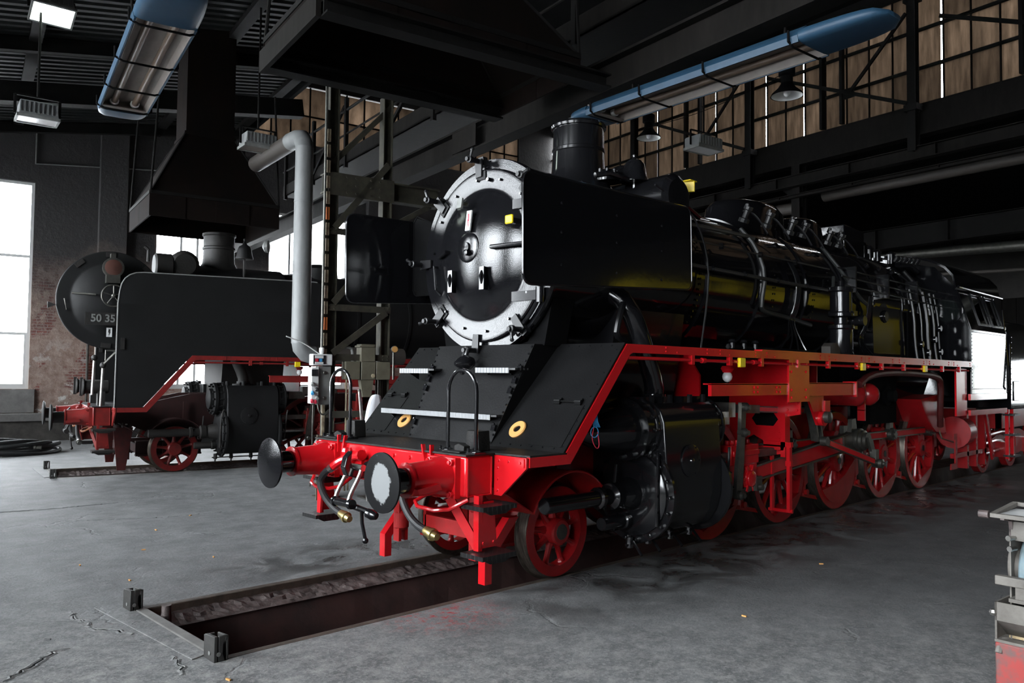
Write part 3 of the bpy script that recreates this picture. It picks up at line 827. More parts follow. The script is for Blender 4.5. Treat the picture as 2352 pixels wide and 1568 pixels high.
hbeam('roof_beam', 'dim girder near the back wall under the low roof', 'beam', (23, -8, 6.6), (23, 17.9, 6.6), .3, .7, 'soot_steel')
def hpipe(name, label, pts, r, m, n=14, parts=()):
    o0 = pts[0]; t = hthing(name, label, 'pipe', *o0)
    P('pipe_body', MB().tube([Vector(p) - Vector(o0) for p in pts], r, n), m, t)
    return t
t = hpipe('insulated_pipe', 'thick brown insulated pipe under the clerestory beams at the right', [(CX + .6, -8, 6.78), (CX + .6, 6.5, 6.80)], .17, 'copper_grey')
t = hpipe('insulated_pipe', 'end length of insulated pipe beyond the dark column behind the boiler', [(CX + .6, 7.4, 6.62), (CX + .6, 12, 6.70)], .17, 'copper_grey')
t = hpipe('steel_duct', 'shiny ribbed spiral duct running over the cab roof at the far right', [(20, -4, 5.32), (20, 9.2, 5.88)], .16, 'dull_steel')
P('duct_rib', MB().lathe([(0, .16), (.0, .168), (.02, .168), (.02, .16)], (0, 0, 0), (0, 1, .042), 14).lathe([(6.2, .16), (6.2, .17), (6.24, .17), (6.24, .16)], (0, 0, 0), (0, 1, .042), 14), 'bright_steel', t)
hpipe('steam_pipe', 'thin grey pipe under the ribbed duct at the far right', [(20.4, -4, 4.72), (20.4, 8.6, 5.2)], .05, 'copper_grey')
P_ = MB().box(BACK_X - .05, BACK_X - .01, 4.5, 9.5, 0, 4.9)
dr = struct('door_1', P_, 'beam_grey')
for k in range(10): struct('door_plank', MB().box(BACK_X - .09, BACK_X - .05, 4.52 + .497 * k, 4.995 + .497 * k, .02, 4.88), 'beam_grey', parent=dr)

# ---- the girders, walkway and lattice column over the two engines
g = hthing('crane_girder', 'deep grey steel girder running across the hall above the boiler', 'girder', 1.80, 17.6, 5.25)
P('girder_body', MB().ibeam((0, 0, .18), (0, -25.4, .18), .26, .40, .025), 'beam_grey', g)
P('girder_rail', MB().bar((0, 0, .41), (0, -25.4, .41), .07, .07), 'soot_steel', g)
P('splice_plate', MB().box(-.15, -.13, -14.3, -13.6, .02, .34), 'beam_grey', g)
wk = hthing('service_walkway', 'dark walkway with posts and handrails beside the smoke hood', 'walkway', 2.35, 12.8, 6.2)
P('toe_board', MB().box(-.5, -.46, -16, 0, 0, .26), 'beam_grey', wk)
P('walk_deck', MB().box(-.5, .5, -16, 0, .0, .03), 'soot_steel', wk)
for k in range(9):
    Yk = -.2 - 1.9 * k
    P('rail_post', MB().bar((-.5, Yk, -.1), (-.5, Yk, 1.35), .09, .07), 'soot_steel', wk)
P('hand_rail', MB().tube([(-.5, -16, 1.1), (-.5, 0, 1.1)], .03, 8), 'soot_steel', wk)
P('hand_rail', MB().tube([(-.5, -16, .6), (-.5, 0, .6)], .02, 8), 'beam_grey', wk)
P('strut', MB().bar((-.5, -2.1, .1), (-.5, -3.9, 1.2), .05, .07).bar((-.5, -5.9, .1), (-.5, -7.7, 1.2), .05, .07), 'soot_steel', wk)
P('walk_hanger', MB().bar((0, -2, .1), (0, -2, 2.6), .1, .1).bar((0, -8, .1), (0, -8, 2.6), .1, .1).bar((0, -14, .1), (0, -14, 2.6), .1, .1), 'soot_steel', wk)

lc = hthing('lattice_column', 'olive steel lattice column between the two locomotives carrying the girder', 'column', .10, 5.0)
for x in (0, .9):
    P('post', MB().ibeam((x, 0, 0), (x, 0, 6.3), .17, .16, .014, (1, 0, 0)).box(x - .16, x + .16, -.16, .16, 0, .02), 'olive_steel', lc)
for z in (1.25, 2.12, 2.88, 4.05): P('batten', MB().box(-.08, .98, -.10, -.085, z - .05, z + .05).rivets([(q, -.10, z + e) for q in (-.04, .04, .86, .94) for e in (-.025, .025)], (0, -1, 0), .014), 'olive_steel', lc)
for z0, z1 in ((2.18, 2.84), (2.95, 4.0), (4.1, 5.2)):
    P('diagonal', MB().bar((.02, -.11, z0), (.9, -.11, z1), .02, .10), 'olive_steel', lc)
P('head_beam', MB().ibeam((-.15, 0, 4.78), (1.85, 0, 4.78), .2, .30, .02).box(-.1, 1.0, -.12, -.105, 4.6, 4.95).rivets([(q, -.12, z) for q in (.2, .35, .6, .75) for z in (4.66, 4.78, 4.9)], (0, -1, 0), .018), 'olive_steel', lc)
P('head_strut', MB().bar((.95, 0, 4.2), (1.7, 0, 4.65), .08, .08).bar((-.1, .0, 5.0), (1.0, 0, 6.2), .06, .08), 'olive_steel', lc)
cs = MB()
P('cable_rail', MB().box(-.125, -.085, -.10, -.08, 1.9, 5.9), 'olive_steel', lc)
for k in range(15):
    P('cable_cleat', MB().box(-.125, -.075, -.125, -.10, 2.05 + .24 * k, 2.24 + .24 * k), 'cream_steel' if k not in (2, 9) else 'orange_tag', lc)
P('foot_flange', MB().box(-.125, -.085, -.11, -.09, .0, 1.4), 'cream_steel', lc)
cd = hthing('cable_conduit', 'thin shiny conduit running up the front of the lattice column', 'conduit', -.06, 4.86, 2.18)
P('conduit_tube', MB().tube([(0, 0, 0), (0, 0, 4.1)], .022, 8), 'dull_steel', cd)
P('conduit_gland', MB().lathe([(-.05, .025), (0, .04), (.05, .04), (.06, .025)], (0, 0, .02), (0, 0, 1), 10), 'white_plastic', cd)
wi = hthing('loose_cable', 'white cable end sticking out to the left above the switch box', 'cable', -.10, 4.85, 2.16)
P('cable_body', MB().tube([(0, 0, 0), (-.25, -.02, .16), (-.52, -.02, .25)], .009, 6, smooth=2), 'white_plastic', wi)
# switch box
sb = hthing('switch_box', 'pale grey electrical switch box on the lattice column with sockets', 'switch box', -.06, 4.86, 1.40)
P('box_body', MB().box(-.06, .15, -.02, .10, 0, .58), 'grey_paint', sb, bevel=.012)
P('box_front', MB().box(-.17, -.06, -.06, .10, .02, .56), 'white_plastic', sb, bevel=.008)
for x, z in ((-.15, .43), (-.10, .43)):
    P('breaker_cover', MB().box(x - .022, x + .022, -.075, -.06, z, z + .10), 'dark_plastic', sb)
for x, z, c in ((-.155, .30, 'grey_paint'), (-.155, .17, 'blue_button'), (-.09, .22, 'dark_plastic'), (-.16, .05, 'red_button'), (-.11, .04, 'red_button'), (-.08, .1, 'grey_paint')):
    P('socket', MB().lathe([(0, .026), (.05, .028), (.06, .02)], (x, -.06, z + .02), (-.3, -1, -.4), 12), c, sb)
for x, z in ((.045, .10), (.045, .48)): P('box_screw', MB().lathe([(0, .028), (.012, .028), (.02, .02)], (x, -.02, z), (0, -1, 0), 12), 'dull_steel', sb)
P('hanging_cable', MB().tube([(-.14, -.06, .0), (-.15, -.08, -.25), (-.14, -.06, -.7), (-.16, -.05, -1.2)], .010, 6, smooth=2), 'dull_steel', sb)
P('cable_loop', MB().tube([(-.06, -.03, .02), (-.05, -.06, -.10), (.02, -.06, -.16), (.12, -.02, -.08)], .013, 8, smooth=2), 'dull_steel', sb)
cbx = hthing('control_box', 'small white control box with red and blue buttons topping the switch box', 'control box', -.06, 4.86, 1.99)
P('box_body', MB().box(-.16, .15, -.06, .10, 0, .17), 'white_plastic', cbx, bevel=.012)
P('box_face', MB().box(-.15, .04, -.07, -.055, .02, .15), 'dark_plastic', cbx)
P('label_strip', MB().box(-.13, .0, -.076, -.066, .105, .145).box(-.13, .0, -.076, -.066, .02, .05), 'white_plastic', cbx)
P('button', MB().box(-.12, -.08, -.08, -.068, .055, .10), 'red_button', cbx, label='red button')
P('button', MB().box(-.06, -.02, -.08, -.068, .055, .10), 'blue_button', cbx, label='blue button')
# junction boxes between the posts
jb = hthing('junction_boxes', 'row of olive metal junction boxes with a tall box above, on the lattice column', 'junction box', .32, 4.88, 1.78)
for i, x in enumerate((0, .26, .51)):
    P('box_unit', MB().box(x + .005, x + .245, -.02, .14, 0, .28), 'box_olive', jb, bevel=.008)
P('tall_box', MB().box(.25, .49, -.03, .16, .28, .55).box(.22, .47, -.04, .16, .50, .53), 'box_olive', jb, bevel=.008)
P('box_neck', MB().prism([(.26, 0), (.48, 0), (.44, -.27), (.30, -.27)], (0, 0, 0), (1, 0, 0), (0, 0, 1), (0, .10, 0)), 'box_olive', jb)
P('round_plug', MB().lathe([(0, .033), (.012, .03)], (.46, -.02, .06), (0, -1, 0), 16), 'cream_steel', jb)
P('pipe_bend', MB().tube([(-.1, .05, .5), (.08, .05, .5), (.14, .05, .46), (.14, .05, .28)], .022, 8, smooth=1), 'grey_paint', jb)
for x in (.05, .10, .55, .60, .65): P('riser', MB().tube([(x, .05, 0), (x, .05, -1.7)], .016, 8), 'cream_steel' if x < .5 else 'hood_rust', jb)
# grey ventilation duct
dt = hthing('ventilation_duct', 'grey round ventilation duct rising between the two locomotives', 'duct', .18, 6.5, 2.32)
P('riser', MB().lathe([(0, .155), (1.2, .155), (1.2, .16), (1.22, .16), (1.22, .155), (2.4, .155), (2.4, .16), (2.42, .16), (2.42, .155), (3.35, .15)], (0, 0, .05), (0, 0, 1), 28), 'duct_grey', dt)
P('lower_elbow', MB().tube([(0, 0, .10), (.02, 0, -.02), (.10, 0, -.11), (.22, 0, -.14)], .155, 20), 'duct_grey', dt)
P('lower_run', MB().cyl((.2, 0, -.14), (1.9, 0, -.14), .15, n=20), 'copper_grey', dt)
P('upper_elbow', MB().tube([(0, 0, 3.3), (0, .03, 3.46), (0, .14, 3.58), (-.02, .34, 3.62), (-.05, .6, 3.62)], .152, 20), 'duct_grey', dt)
P('upper_run', MB().cyl((-.04, .55, 3.62), (-.1, 2.5, 3.62), .15, n=20), 'copper_grey', dt)
gg = hthing('pressure_gauge', 'small round pale gauge right of the junction boxes above the apron plate', 'gauge', 1.40, 5.4, 2.28)
P('gauge_case', MB().lathe([(0, .06), (.05, .06), (.055, .05)], (0, 0, 0), (-.4, -1, 0), 18).cyl((0, .03, -.5), (0, .03, 0), .02, n=8), 'dull_steel', gg)
P('gauge_face', MB().lathe([(0, .05), (.004, .05)], (-.02, -.052, 0), (-.4, -1, 0), 18), 'cream_ring', gg)

# ---- smoke hoods
def hood(label, X0, X1, Y0, Y1, z, skirt, ztop, dw, seams=4):
    cx, cy = (X0 + X1) / 2, (Y0 + Y1) / 2
    t = hthing('smoke_hood', label, 'smoke hood', cx, cy, z)
    a, b_ = (X1 - X0) / 2, (Y1 - Y0) / 2
    # skirt of separate sheets
    th = .012
    for s in (-1, 1):
        for k in range(seams):
            x0 = -a + 2 * a * k / seams; x1 = -a + 2 * a * (k + 1) / seams
            P('skirt_sheet', MB().box(x0 - .02, x1 + .02, s * b_ - th + .013 * (k % 2), s * b_ + .013 * (k % 2), 0, skirt), 'hood_rust', t)
        for k in range(2):
            y0 = -b_ + b_ * k
            P('skirt_sheet', MB().box(s * a - th, s * a + th, y0 + .004, y0 + b_ - .004, 0, skirt), 'hood_rust', t)
    zt = ztop - z
    vs = [(-a, -b_, skirt), (a, -b_, skirt), (a, b_, skirt), (-a, b_, skirt), (-dw, -dw, zt), (dw, -dw, zt), (dw, dw, zt), (-dw, dw, zt)]
    m = MB()
    for i in range(4):
        j = (i + 1) % 4
        P('funnel_sheet', MB().add([vs[i], vs[j], vs[4 + j], vs[4 + i]], [(0, 1, 2, 3)]), 'hood_rust', t)
    rib = MB()
    for i in range(4): rib.bar(vs[i], vs[4 + i], .03, .03).bar(vs[i], vs[(i + 1) % 4], .05, .06)
    P('funnel_rib', rib, 'soot_steel', t)
    du = MB()
    for i in range(4):
        j = (i + 1) % 4
        du.add([vs[4 + i], vs[4 + j], Vector(vs[4 + j]) + Vector((0, 0, 3)), Vector(vs[4 + i]) + Vector((0, 0, 3))], [(0, 1, 2, 3)])
    du.box(-dw - .03, dw + .03, -dw - .03, dw + .03, zt - .04, zt + .02)
    P('flue', du, 'hood_rust', t)
    hg = MB()
    for sx in (-1, 1):
        for sy in (-1, 1): hg.tube([(sx * a, sy * b_, skirt), (sx * a * .9, sy * b_, skirt + 2.2)], .02, 6)
    P('hanger_rod', hg, 'soot_steel', t)
    return t
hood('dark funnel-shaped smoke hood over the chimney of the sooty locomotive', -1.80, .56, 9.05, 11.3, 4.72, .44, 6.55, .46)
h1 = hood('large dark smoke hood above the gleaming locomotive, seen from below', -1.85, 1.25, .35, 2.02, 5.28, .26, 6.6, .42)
P('hood_frame', MB().ibeam((-1.55, -.95, -.02), (1.85, -.95, -.02), .2, .16, .02).ibeam((-1.6, .78, .0), (1.5, .78, 0), .2, .16, .02), 'soot_steel', h1)
P('frame_edge', MB().bar((-1.58, -.9, .02), (-1.58, .86, .02), .05, .24), 'beam_grey', h1)

# ---- lamps
def trough(label, X, Y0, Y1, z, rot=0., caps=(1, 0)):
    """long blue trough lamp; local y runs along the lamp"""
    L_ = Y1 - Y0
    t = thing('trough_lamp', label, 'lamp', HW(X, Y0, z), HALL + rot)
    w_, hgt = .262, .115
    prof = [(-w_, -.02), (-w_ - .015, .04), (-w_ + .02, hgt * .75), (-w_ * .5, hgt + .05), (w_ * .5, hgt + .05), (w_ - .02, hgt * .75), (w_ + .015, .04), (w_, -.02)]
    inner = [(w_ - .015, -.02), (w_ - .035, hgt * .6), (w_ * .45, hgt), (-w_ * .45, hgt), (-w_ + .035, hgt * .6), (-w_ + .015, -.02)]
    c0, c1 = .34, L_ - (.75 if caps[1] else .34)
    P('trough_shell', MB().prism(prof + inner, (0, c0, 0), (1, 0, 0), (0, 0, 1), (0, c1 - c0, 0)), 'lamp_blue', t)
    rf = MB().prism([(w_ - .02, -.015), (w_ - .04, hgt * .58), (w_ * .44, hgt - .01), (-w_ * .44, hgt - .01), (-w_ + .04, hgt * .58), (-w_ + .02, -.015), (-w_ + .028, -.01), (-w_ + .05, hgt * .55), (-w_ * .43, hgt - .02), (w_ * .43, hgt - .02), (w_ - .05, hgt * .55), (w_ - .028, -.01)], (0, c0 + .01, 0), (1, 0, 0), (0, 0, 1), (0, c1 - c0 - .02, 0))
    P('reflector', rf, 'lamp_inside', t)
    P('end_plate', MB().box(-w_ + .03, w_ - .03, c0 - .01, c0 + .14, -.01, .0).box(-w_ + .03, w_ - .03, c0 - .005, c0 + .01, -.01, hgt), 'lamp_inside', t)
    def cap(y0, y1, sg):
        n_ = 8; rings = []
        vs = []; fs = []
        m_ = 16
        for i in range(n_ + 1):
            q = i / n_
            k = math.sqrt(max(0, 1 - q * q * .995))
            yy = y0 + (y1 - y0) * q
            for j in range(m_):
                a = 2 * PI * j / m_
                cx_ = math.copysign(abs(math.cos(a)) ** .45, math.cos(a)); sz_ = math.copysign(abs(math.sin(a)) ** .55, math.sin(a))
                vs.append((cx_ * (w_ + .012) * (k ** .34), yy, .045 + sz_ * .07 * (k ** .45)))
        for i in range(n_):
            for j in range(m_): fs.append((i * m_ + j, i * m_ + (j + 1) % m_, (i + 1) * m_ + (j + 1) % m_, (i + 1) * m_ + j))
        fs += [tuple(range(m_)), tuple(n_ * m_ + j for j in range(m_))[::-1]]
        P('end_cap', MB().add(vs, fs), 'lamp_blue', t, smooth=50)
    cap(c0, -.02, -1)
    cap(c1, L_, 1)
    for x in (-.11, .11):
        P('tube', MB().cyl((x, c0 + .12, .07), (x, c1 - .02, .07), .036, n=12), 'lamp_tube', t)
        P('tube_holder', MB().lathe([(0, .05), (.05, .05)], (x, c0 + .08, .07), (0, 1, 0), 12), 'white_plastic', t)
    for f in (.02, .30, .62, .98):
        y = c0 + .05 + (c1 - c0 - .08) * f
        P('guard_band', MB().tube([(-w_ - .03, y, .10), (-w_ - .03, y, .0), (-w_ + .05, y, -.035), (w_ - .05, y, -.035), (w_ + .03, y, .0), (w_ + .03, y, .10)], .012, 6), 'soot_black', t)
    rl_ = (roof_z(X) - z - hgt - .1) if X < 0 else .18
    P('hanger_rod', MB().cyl((0, c0 + .5, hgt), (0, c0 + .5, hgt + rl_), .015, n=6).cyl((0, c1 - .3, hgt), (0, c1 - .3, hgt + rl_), .015, n=6), 'soot_steel', t)
    return t
# the left lamp hangs with its long cap nearest, the right one with its short cap at the chimney
LA = trough('blue trough lamp with bare tubes hanging at upper left', -3.02, 4.03, .02, 5.0) if False else None
def trough_between(label, a, b_, z, long_at_b):
    """lamp from hall point a to hall point b"""
    d = Vector((b_[0] - a[0], b_[1] - a[1])); L_ = d.length
    ang = math.atan2(d.y, d.x) - PI / 2
    return trough(label, a[0], a[1], a[1] + L_, z, ang, (0, 1 if long_at_b else 0))
trough_between('blue trough lamp with two bare tubes, hanging at upper left', (-3.02, 4.02), (-3.12, .02), 4.98, True)
trough_between('long blue trough lamp hanging at upper right before the clerestory', (1.69, .84), (2.02, -3.0), 4.95, True)

def flood(label, X, Y, z, rot, lit=False, w_=.56, glass='lamp_inside'):
    t = thing('box_floodlight', label, 'floodlight', HW(X, Y, z), HALL + rot)
    a = w_ / 2
    P('housing', MB().prism([(-a, 0), (a, 0), (a * .92, .24), (-a * .92, .24)], (0, -.20, 0), (1, 0, 0), (0, 0, 1), (0, .40, 0)), 'duct_grey' if not lit else 'grey_paint', t, bevel=.01)
    fin = MB()
    for k in range(9): fin.box(-a * .9 + k * a * .225 - .008, -a * .9 + k * a * .225 + .008, -.215, .215, .06, .22)
    P('cooling_fin', fin, 'duct_grey', t)
    P('rim', MB().box(-a - .02, a + .02, -.22, -.19, -.03, .02).box(-a - .02, a + .02, .19, .22, -.03, .02).box(-a - .02, -a + .01, -.22, .22, -.03, .02).box(a - .01, a + .02, -.22, .22, -.03, .02), 'grey_paint', t)
    P('lamp_glass', MB().box(-a + .01, a - .01, -.19, .19, -.015, .0), 'flood_glass' if lit else glass, t)
    P('yoke', MB().bar((-a - .03, 0, .05), (-a - .03, 0, .36), .02, .04).bar((a + .03, 0, .05), (a + .03, 0, .36), .02, .04).bar((-a - .03, 0, .36), (a + .03, 0, .36), .04, .02).cyl((0, 0, .36), (0, 0, (roof_z(X) - z - .06) if not lit else .9), .02, n=8), 'soot_steel', t)
    return t
f0 = flood('lit floodlight glowing white under the roof at top left', -3.52, 8.0, 7.62, .25, True, .60)
f0.rotation_euler = (-.45, 0, HALL + .1)
flood('unlit grey box floodlight on the left below the lit one', -3.68, 8.0, 5.86, 0.05, False, .56, 'glass_white')
flood('grey box floodlight beside the walkway left of the ventilation duct', -.18, 8.0, 5.98, .05, False, .58)
flood('box floodlight with pale glass just above the chimney of the gleaming locomotive', 6.0, 6.5, 7.35, 0, False, .8, 'glass_white')
flood('box floodlight hanging before the clerestory right of the bell-shaped lamp', 8.0, 4.72, 6.56, 0, False, .7, 'glass_white')
flood('box floodlight with pale glass beyond the walkway, top centre', 4.6, 11.1, 8.7, 0, False, .8, 'glass_white')
flood('box floodlight high up between roof beams at top centre', 3.4, 5.1, 8.1, 0, False, .7, 'glass_white')
def bell_lamp(label, X, Y, z, r):
    t = hthing('bell_lamp', label, 'lamp', X, Y, z)
    P('shade', MB().lathe([(0, r), (.05, r * .93), (.16, r * .55), (.26, r * .36), (.27, r * .34), (.16, r * .5), (.05, r * .88), (.003, r * .96)], (0, 0, 0), (0, 0, 1), 28, cap=False), 'soot_black', t)
    P('shade_lining', MB().lathe([(.004, r * .95), (.05, r * .86), (.15, r * .5), (.24, r * .3)], (0, 0, 0), (0, 0, 1), 28, cap=False), 'white_plastic', t)
    P('bulb', MB().sphere((0, 0, .08), r * .22, 12, (1, 1, 1.4)), 'glass_white', t)
    P('lamp_body', MB().lathe([(.25, r * .36), (.40, r * .36), (.42, r * .5), (.60, r * .5), (.64, r * .3)], (0, 0, 0), (0, 0, 1), 18), 'soot_black', t)
    P('lamp_rod', MB().cyl((0, 0, .6), (0, 0, 2.4), .02, n=6), 'soot_steel', t)
bell_lamp('black bell-shaped hanging lamp against the clerestory glass, right', 9.0, 3.43, 7.52, .32)
bell_lamp('smaller bell-shaped lamp hanging behind the chimney', 10.0, 8.47, 8.04, .32)
wr = hthing('roof_wire', 'thin sagging wire strung before the clerestory', 'wire', 9.5, 4, 8.0)
P('wire_body', MB().tube([(0, -1, .4), (0, 0, .2), (0, 2, .0), (0, 4, .1)], .008, 5, smooth=2), 'soot_black', wr)

# ---- things on the floor
def coil(label, cx, cy):
    t = thing('hose_coil', label, 'hose', (cx, cy, 0), 0)
    rr = random.Random(4)
    for k in range(5):
        a0 = rr.uniform(0, 6.28); pts = []
        rx, ry = 1.15 - .12 * k, .75 - .08 * k
        ox, oy = rr.uniform(-.18, .18), rr.uniform(-.12, .12)
        for i in range(44):
            a = a0 + i * .15
            pts.append((ox + math.cos(a) * rx * (1 + .05 * math.sin(3 * a)), oy + math.sin(a) * ry, .05 + .055 * k + .03 * math.sin(2 * a + k)))
        P('hose_turn', MB().tube(pts, .045, 8), 'rubber', t)
    P('hose_coupling', MB().lathe([(0, .055), (.10, .055), (.11, .07), (.15, .07)], (.5, -.55, .14), (-1, .4, .05), 12), 'dull_steel', t)
coil('loose coil of thick black hoses on the floor by the left wall', -1.0, 14.9)
t = hpipe('floor_pipe', 'long pale steel tube lying on the floor along the left wall', [(-1.9, 15.2, .05), (3.2, 15.2, .05)], .035, 'bright_steel')
P('pipe_joint', MB().lathe([(0, .06), (.22, .06)], (1.2, 0, 0), (1, 0, 0), 12), 'dull_steel', t)
bx = hthing('tool_chest', 'small dark box against the plinth behind the buffer beam of the sooty locomotive', 'box', -.6, 17.5)
P('box_body', MB().box(-.5, .5, -.2, .2, 0, .34), 'grimy_black', bx, bevel=.01)
P('box_lid', MB().box(-.52, .52, -.22, .22, .34, .38), 'grimy_black', bx)
cp = hthing('checker_plate', 'rusty checker plate leaning on the foot of the lattice column', 'steel plate', .0, 4.75)
P('plate_sheet', MB().box(-.14, .05, -.012, .012, .22, .95), 'rusty_tread', cp)
P('plate_rim', MB().box(-.15, -.14, -.014, .014, .2, .96).box(.05, .06, -.014, .014, .2, .96).box(-.15, .06, -.014, .014, .0, .22), 'rusty_tread', cp)
# white cloth over a stand
sd = hthing('white_cloth', 'crumpled white cloth hung over a stand behind the apron plate', 'cloth', .70, 4.55)
vs = []; fs = []; n_ = 24; mrow = 14
rr = random.Random(9)
for j in range(mrow + 1):
    q = j / mrow
    for i in range(n_):
        a = 2 * PI * i / n_
        r = (.02 + .15 * math.sqrt(q)) * (1 + .18 * math.sin(5 * a + q * 2) * q + .07 * math.sin(9 * a))
        vs.append((math.cos(a) * r * 1.0 - .05 * q, math.sin(a) * r * .7, 1.56 - (q ** 1.6) * .85 - .02 * math.sin(4 * a) * q))
for j in range(mrow):
    for i in range(n_): fs.append((j * n_ + i, j * n_ + (i + 1) % n_, (j + 1) * n_ + (i + 1) % n_, (j + 1) * n_ + i))
P('cloth_drape', MB().add(vs, fs), 'white_cloth', sd, smooth=60)
P('stand_pole', MB().cyl((0, 0, 0), (0, 0, 1.53), .02, n=8).box(-.2, .2, -.2, .2, 0, .02), 'dull_steel', sd)
lp = hthing('leaning_tube', 'bright steel tube leaning left of the white cloth', 'tube', .36, 4.3)
P('tube_body', MB().cyl((.12, 0, 0), (.0, .1, 1.62), .025, n=10), 'bright_steel', lp)
P('tube_cap', MB().sphere((.0, .1, 1.62), .03, 8), 'dull_steel', lp)

# ---- pedestal grinder, right foreground
gx = thing('bench_grinder', 'dusty pedestal grinder with a pale blue stone wheel, right foreground', 'grinder', (-.31, -4.77, 0), math.radians(-4))
P('pedestal', MB().box(-.17, .32, -.22, .22, .06, .42), 'red_worn', gx, bevel=.01)
P('foot_plate', MB().box(-.28, .42, -.28, .28, 0, .06), 'red_worn', gx, bevel=.006)
P('pedestal_top', MB().box(-.17, .32, -.22, .22, .42, .435), 'cast_grey', gx)
P('back_plate', MB().box(-.10, .3, .155, .163, .40, 1.05), 'cast_grey', gx)
P('rear_plate', MB().box(.37, .385, -.16, .16, .43, 1.0), 'cast_grey', gx)
whl = MB().lathe([(-.055, .0), (-.055, .22), (-.045, .23), (.045, .23), (.055, .22), (.055, 0)], (.15, .075, .79), (0, 1, 0), 56)
P('grinding_wheel', whl, 'stone_blue', gx)
P('wheel_flange', MB().lathe([(0, .09), (.02, .085), (.03, .03), (.06, .03)], (.15, .02, .79), (0, -1, 0), 24), 'hood_rust', gx)
P('guard_hood', MB().prism([(-.10, .99), (-.10, 1.09), (.30, 1.09), (.38, .99), (.38, .80), (.36, .80), (.36, .98), (.29, 1.07), (-.08, 1.07), (-.08, .99)], (0, -.13, 0), (1, 0, 0), (0, 0, 1), (0, .27, 0)).box(-.11, -.095, -.15, .15, .985, 1.09), 'cast_grey', gx)
P('motor_boss', MB().lathe([(0, .095), (.03, .1), (.06, .08), (.07, 0)], (.05, .15, .82), (-.2, 1, 0), 20), 'cast_grey', gx)
sh = MB().box(-.22, .10, -.17, .19, 1.13, 1.135)
P('spark_shield', sh, 'glass_white', gx)
P('shield_frame', MB().bar((-.23, -.19, 1.13), (-.23, .21, 1.13), .03, .022).bar((.12, -.19, 1.16), (.12, .21, 1.16), .03, .022).bar((-.23, -.18, 1.13), (.12, -.18, 1.16), .03, .022).bar((-.23, .20, 1.13), (.12, .20, 1.16), .03, .022), 'cast_grey', gx)
P('shield_arm', MB().prism([(-.24, 1.11), (-.12, 1.09), (-.10, 1.0), (-.08, 1.0), (-.08, 1.06), (-.1, 1.12), (-.24, 1.125)], (0, .14, 0), (1, 0, 0), (0, 0, 1), (0, .02, 0)).lathe([(0, .022), (.05, .022)], (-.23, .22, 1.13), (0, 1, 0), 10), 'pit_ledge', gx)
P('tool_rest', MB().box(-.16, -.11, -.05, .22, .735, .785), 'cast_grey', gx, bevel=.004)
P('rest_stem', MB().box(-.15, -.10, .03, .12, .66, .74).box(-.16, -.02, -.02, .15, .65, .67), 'cast_grey', gx)
tr = MB().prism([(-.25, .66), (-.25, .56), (-.21, .53), (-.10, .455), (.30, .455), (.30, .66), (.29, .66), (.29, .465), (-.095, .465), (-.20, .54), (-.24, .57), (-.24, .66)], (0, -.19, 0), (1, 0, 0), (0, 0, 1), (0, .38, 0))
tr.box(-.25, .3, -.19, -.18, .46, .66).box(-.25, .3, .18, .19, .46, .66)
P('water_trough', tr, 'cast_grey', gx)
P('drain_tap', MB().tube([(-.08, .16, .42), (-.14, .2, .42), (-.17, .2, .36)], .02, 8, smooth=1), 'cast_grey', gx)
P('trough_bracket', MB().box(-.10, .30, -.17, .17, .44, .455).box(-.06, -.03, -.15, .15, .42, .445), 'wood_board', gx)
P('bracket_screw', MB().lathe([(0, .012), (.05, .012), (.05, .016), (.065, .016)], (-.10, .13, 1.0), (-1, .3, 0), 8).lathe([(0, .012), (.04, .012), (.04, .016), (.055, .016)], (-.10, .13, .94), (-1, .3, 0), 8).sphere((-.25, .2, .60), .02, 8), 'bright_steel', gx)
pr = thing('steel_tube', 'dark steel tube leaning across the base of the grinder', 'tube', (-.70, -4.78, 0), math.radians(-14))
P('tube_body', MB().cyl((0, 0, .04), (.25, -.42, .46), .032, n=14), 'dull_steel', pr)
P('tube_brace', MB().cyl((.15, -.25, .29), (.30, -.28, .05), .018, n=10), 'dull_steel', pr)
# red trolley with a board at the right edge
rt = thing('red_trolley', 'rusty red sack trolley standing at the right edge behind the grinder', 'trolley', (7.55, -2.75, 0), .2)
P('trolley_body', MB().box(.0, .5, -.55, -.12, .12, .78), 'red_worn', rt, bevel=.02)
P('trolley_handle', MB().tube([(-.02, -.12, .76), (-.14, -.06, .74), (-.18, -.04, .30), (-.10, -.06, .22), (-.02, -.1, .20)], .018, 8, smooth=1), 'red_worn', rt)
P('trolley_wheel', MB().lathe([(0, .12), (.06, .12)], (.1, -.12, .12), (0, 1, 0), 20), 'rubber', rt)
P('trolley_chain', MB().tube([(-.02, -.1, .22), (-.06, -.08, .12), (.02, -.08, .05)], .02, 6), 'red_worn', rt)
wb = thing('wooden_board', 'short pale board lying on top of the red trolley', 'board', (7.50, -2.95, .782), .1)
P('board_body', MB().box(0, 1.1, -.16, .10, 0, .07), 'wood_board', wb, bevel=.006)
P('board_cleat', MB().box(.1, .18, -.17, .11, .07, .09), 'wood_board', wb)
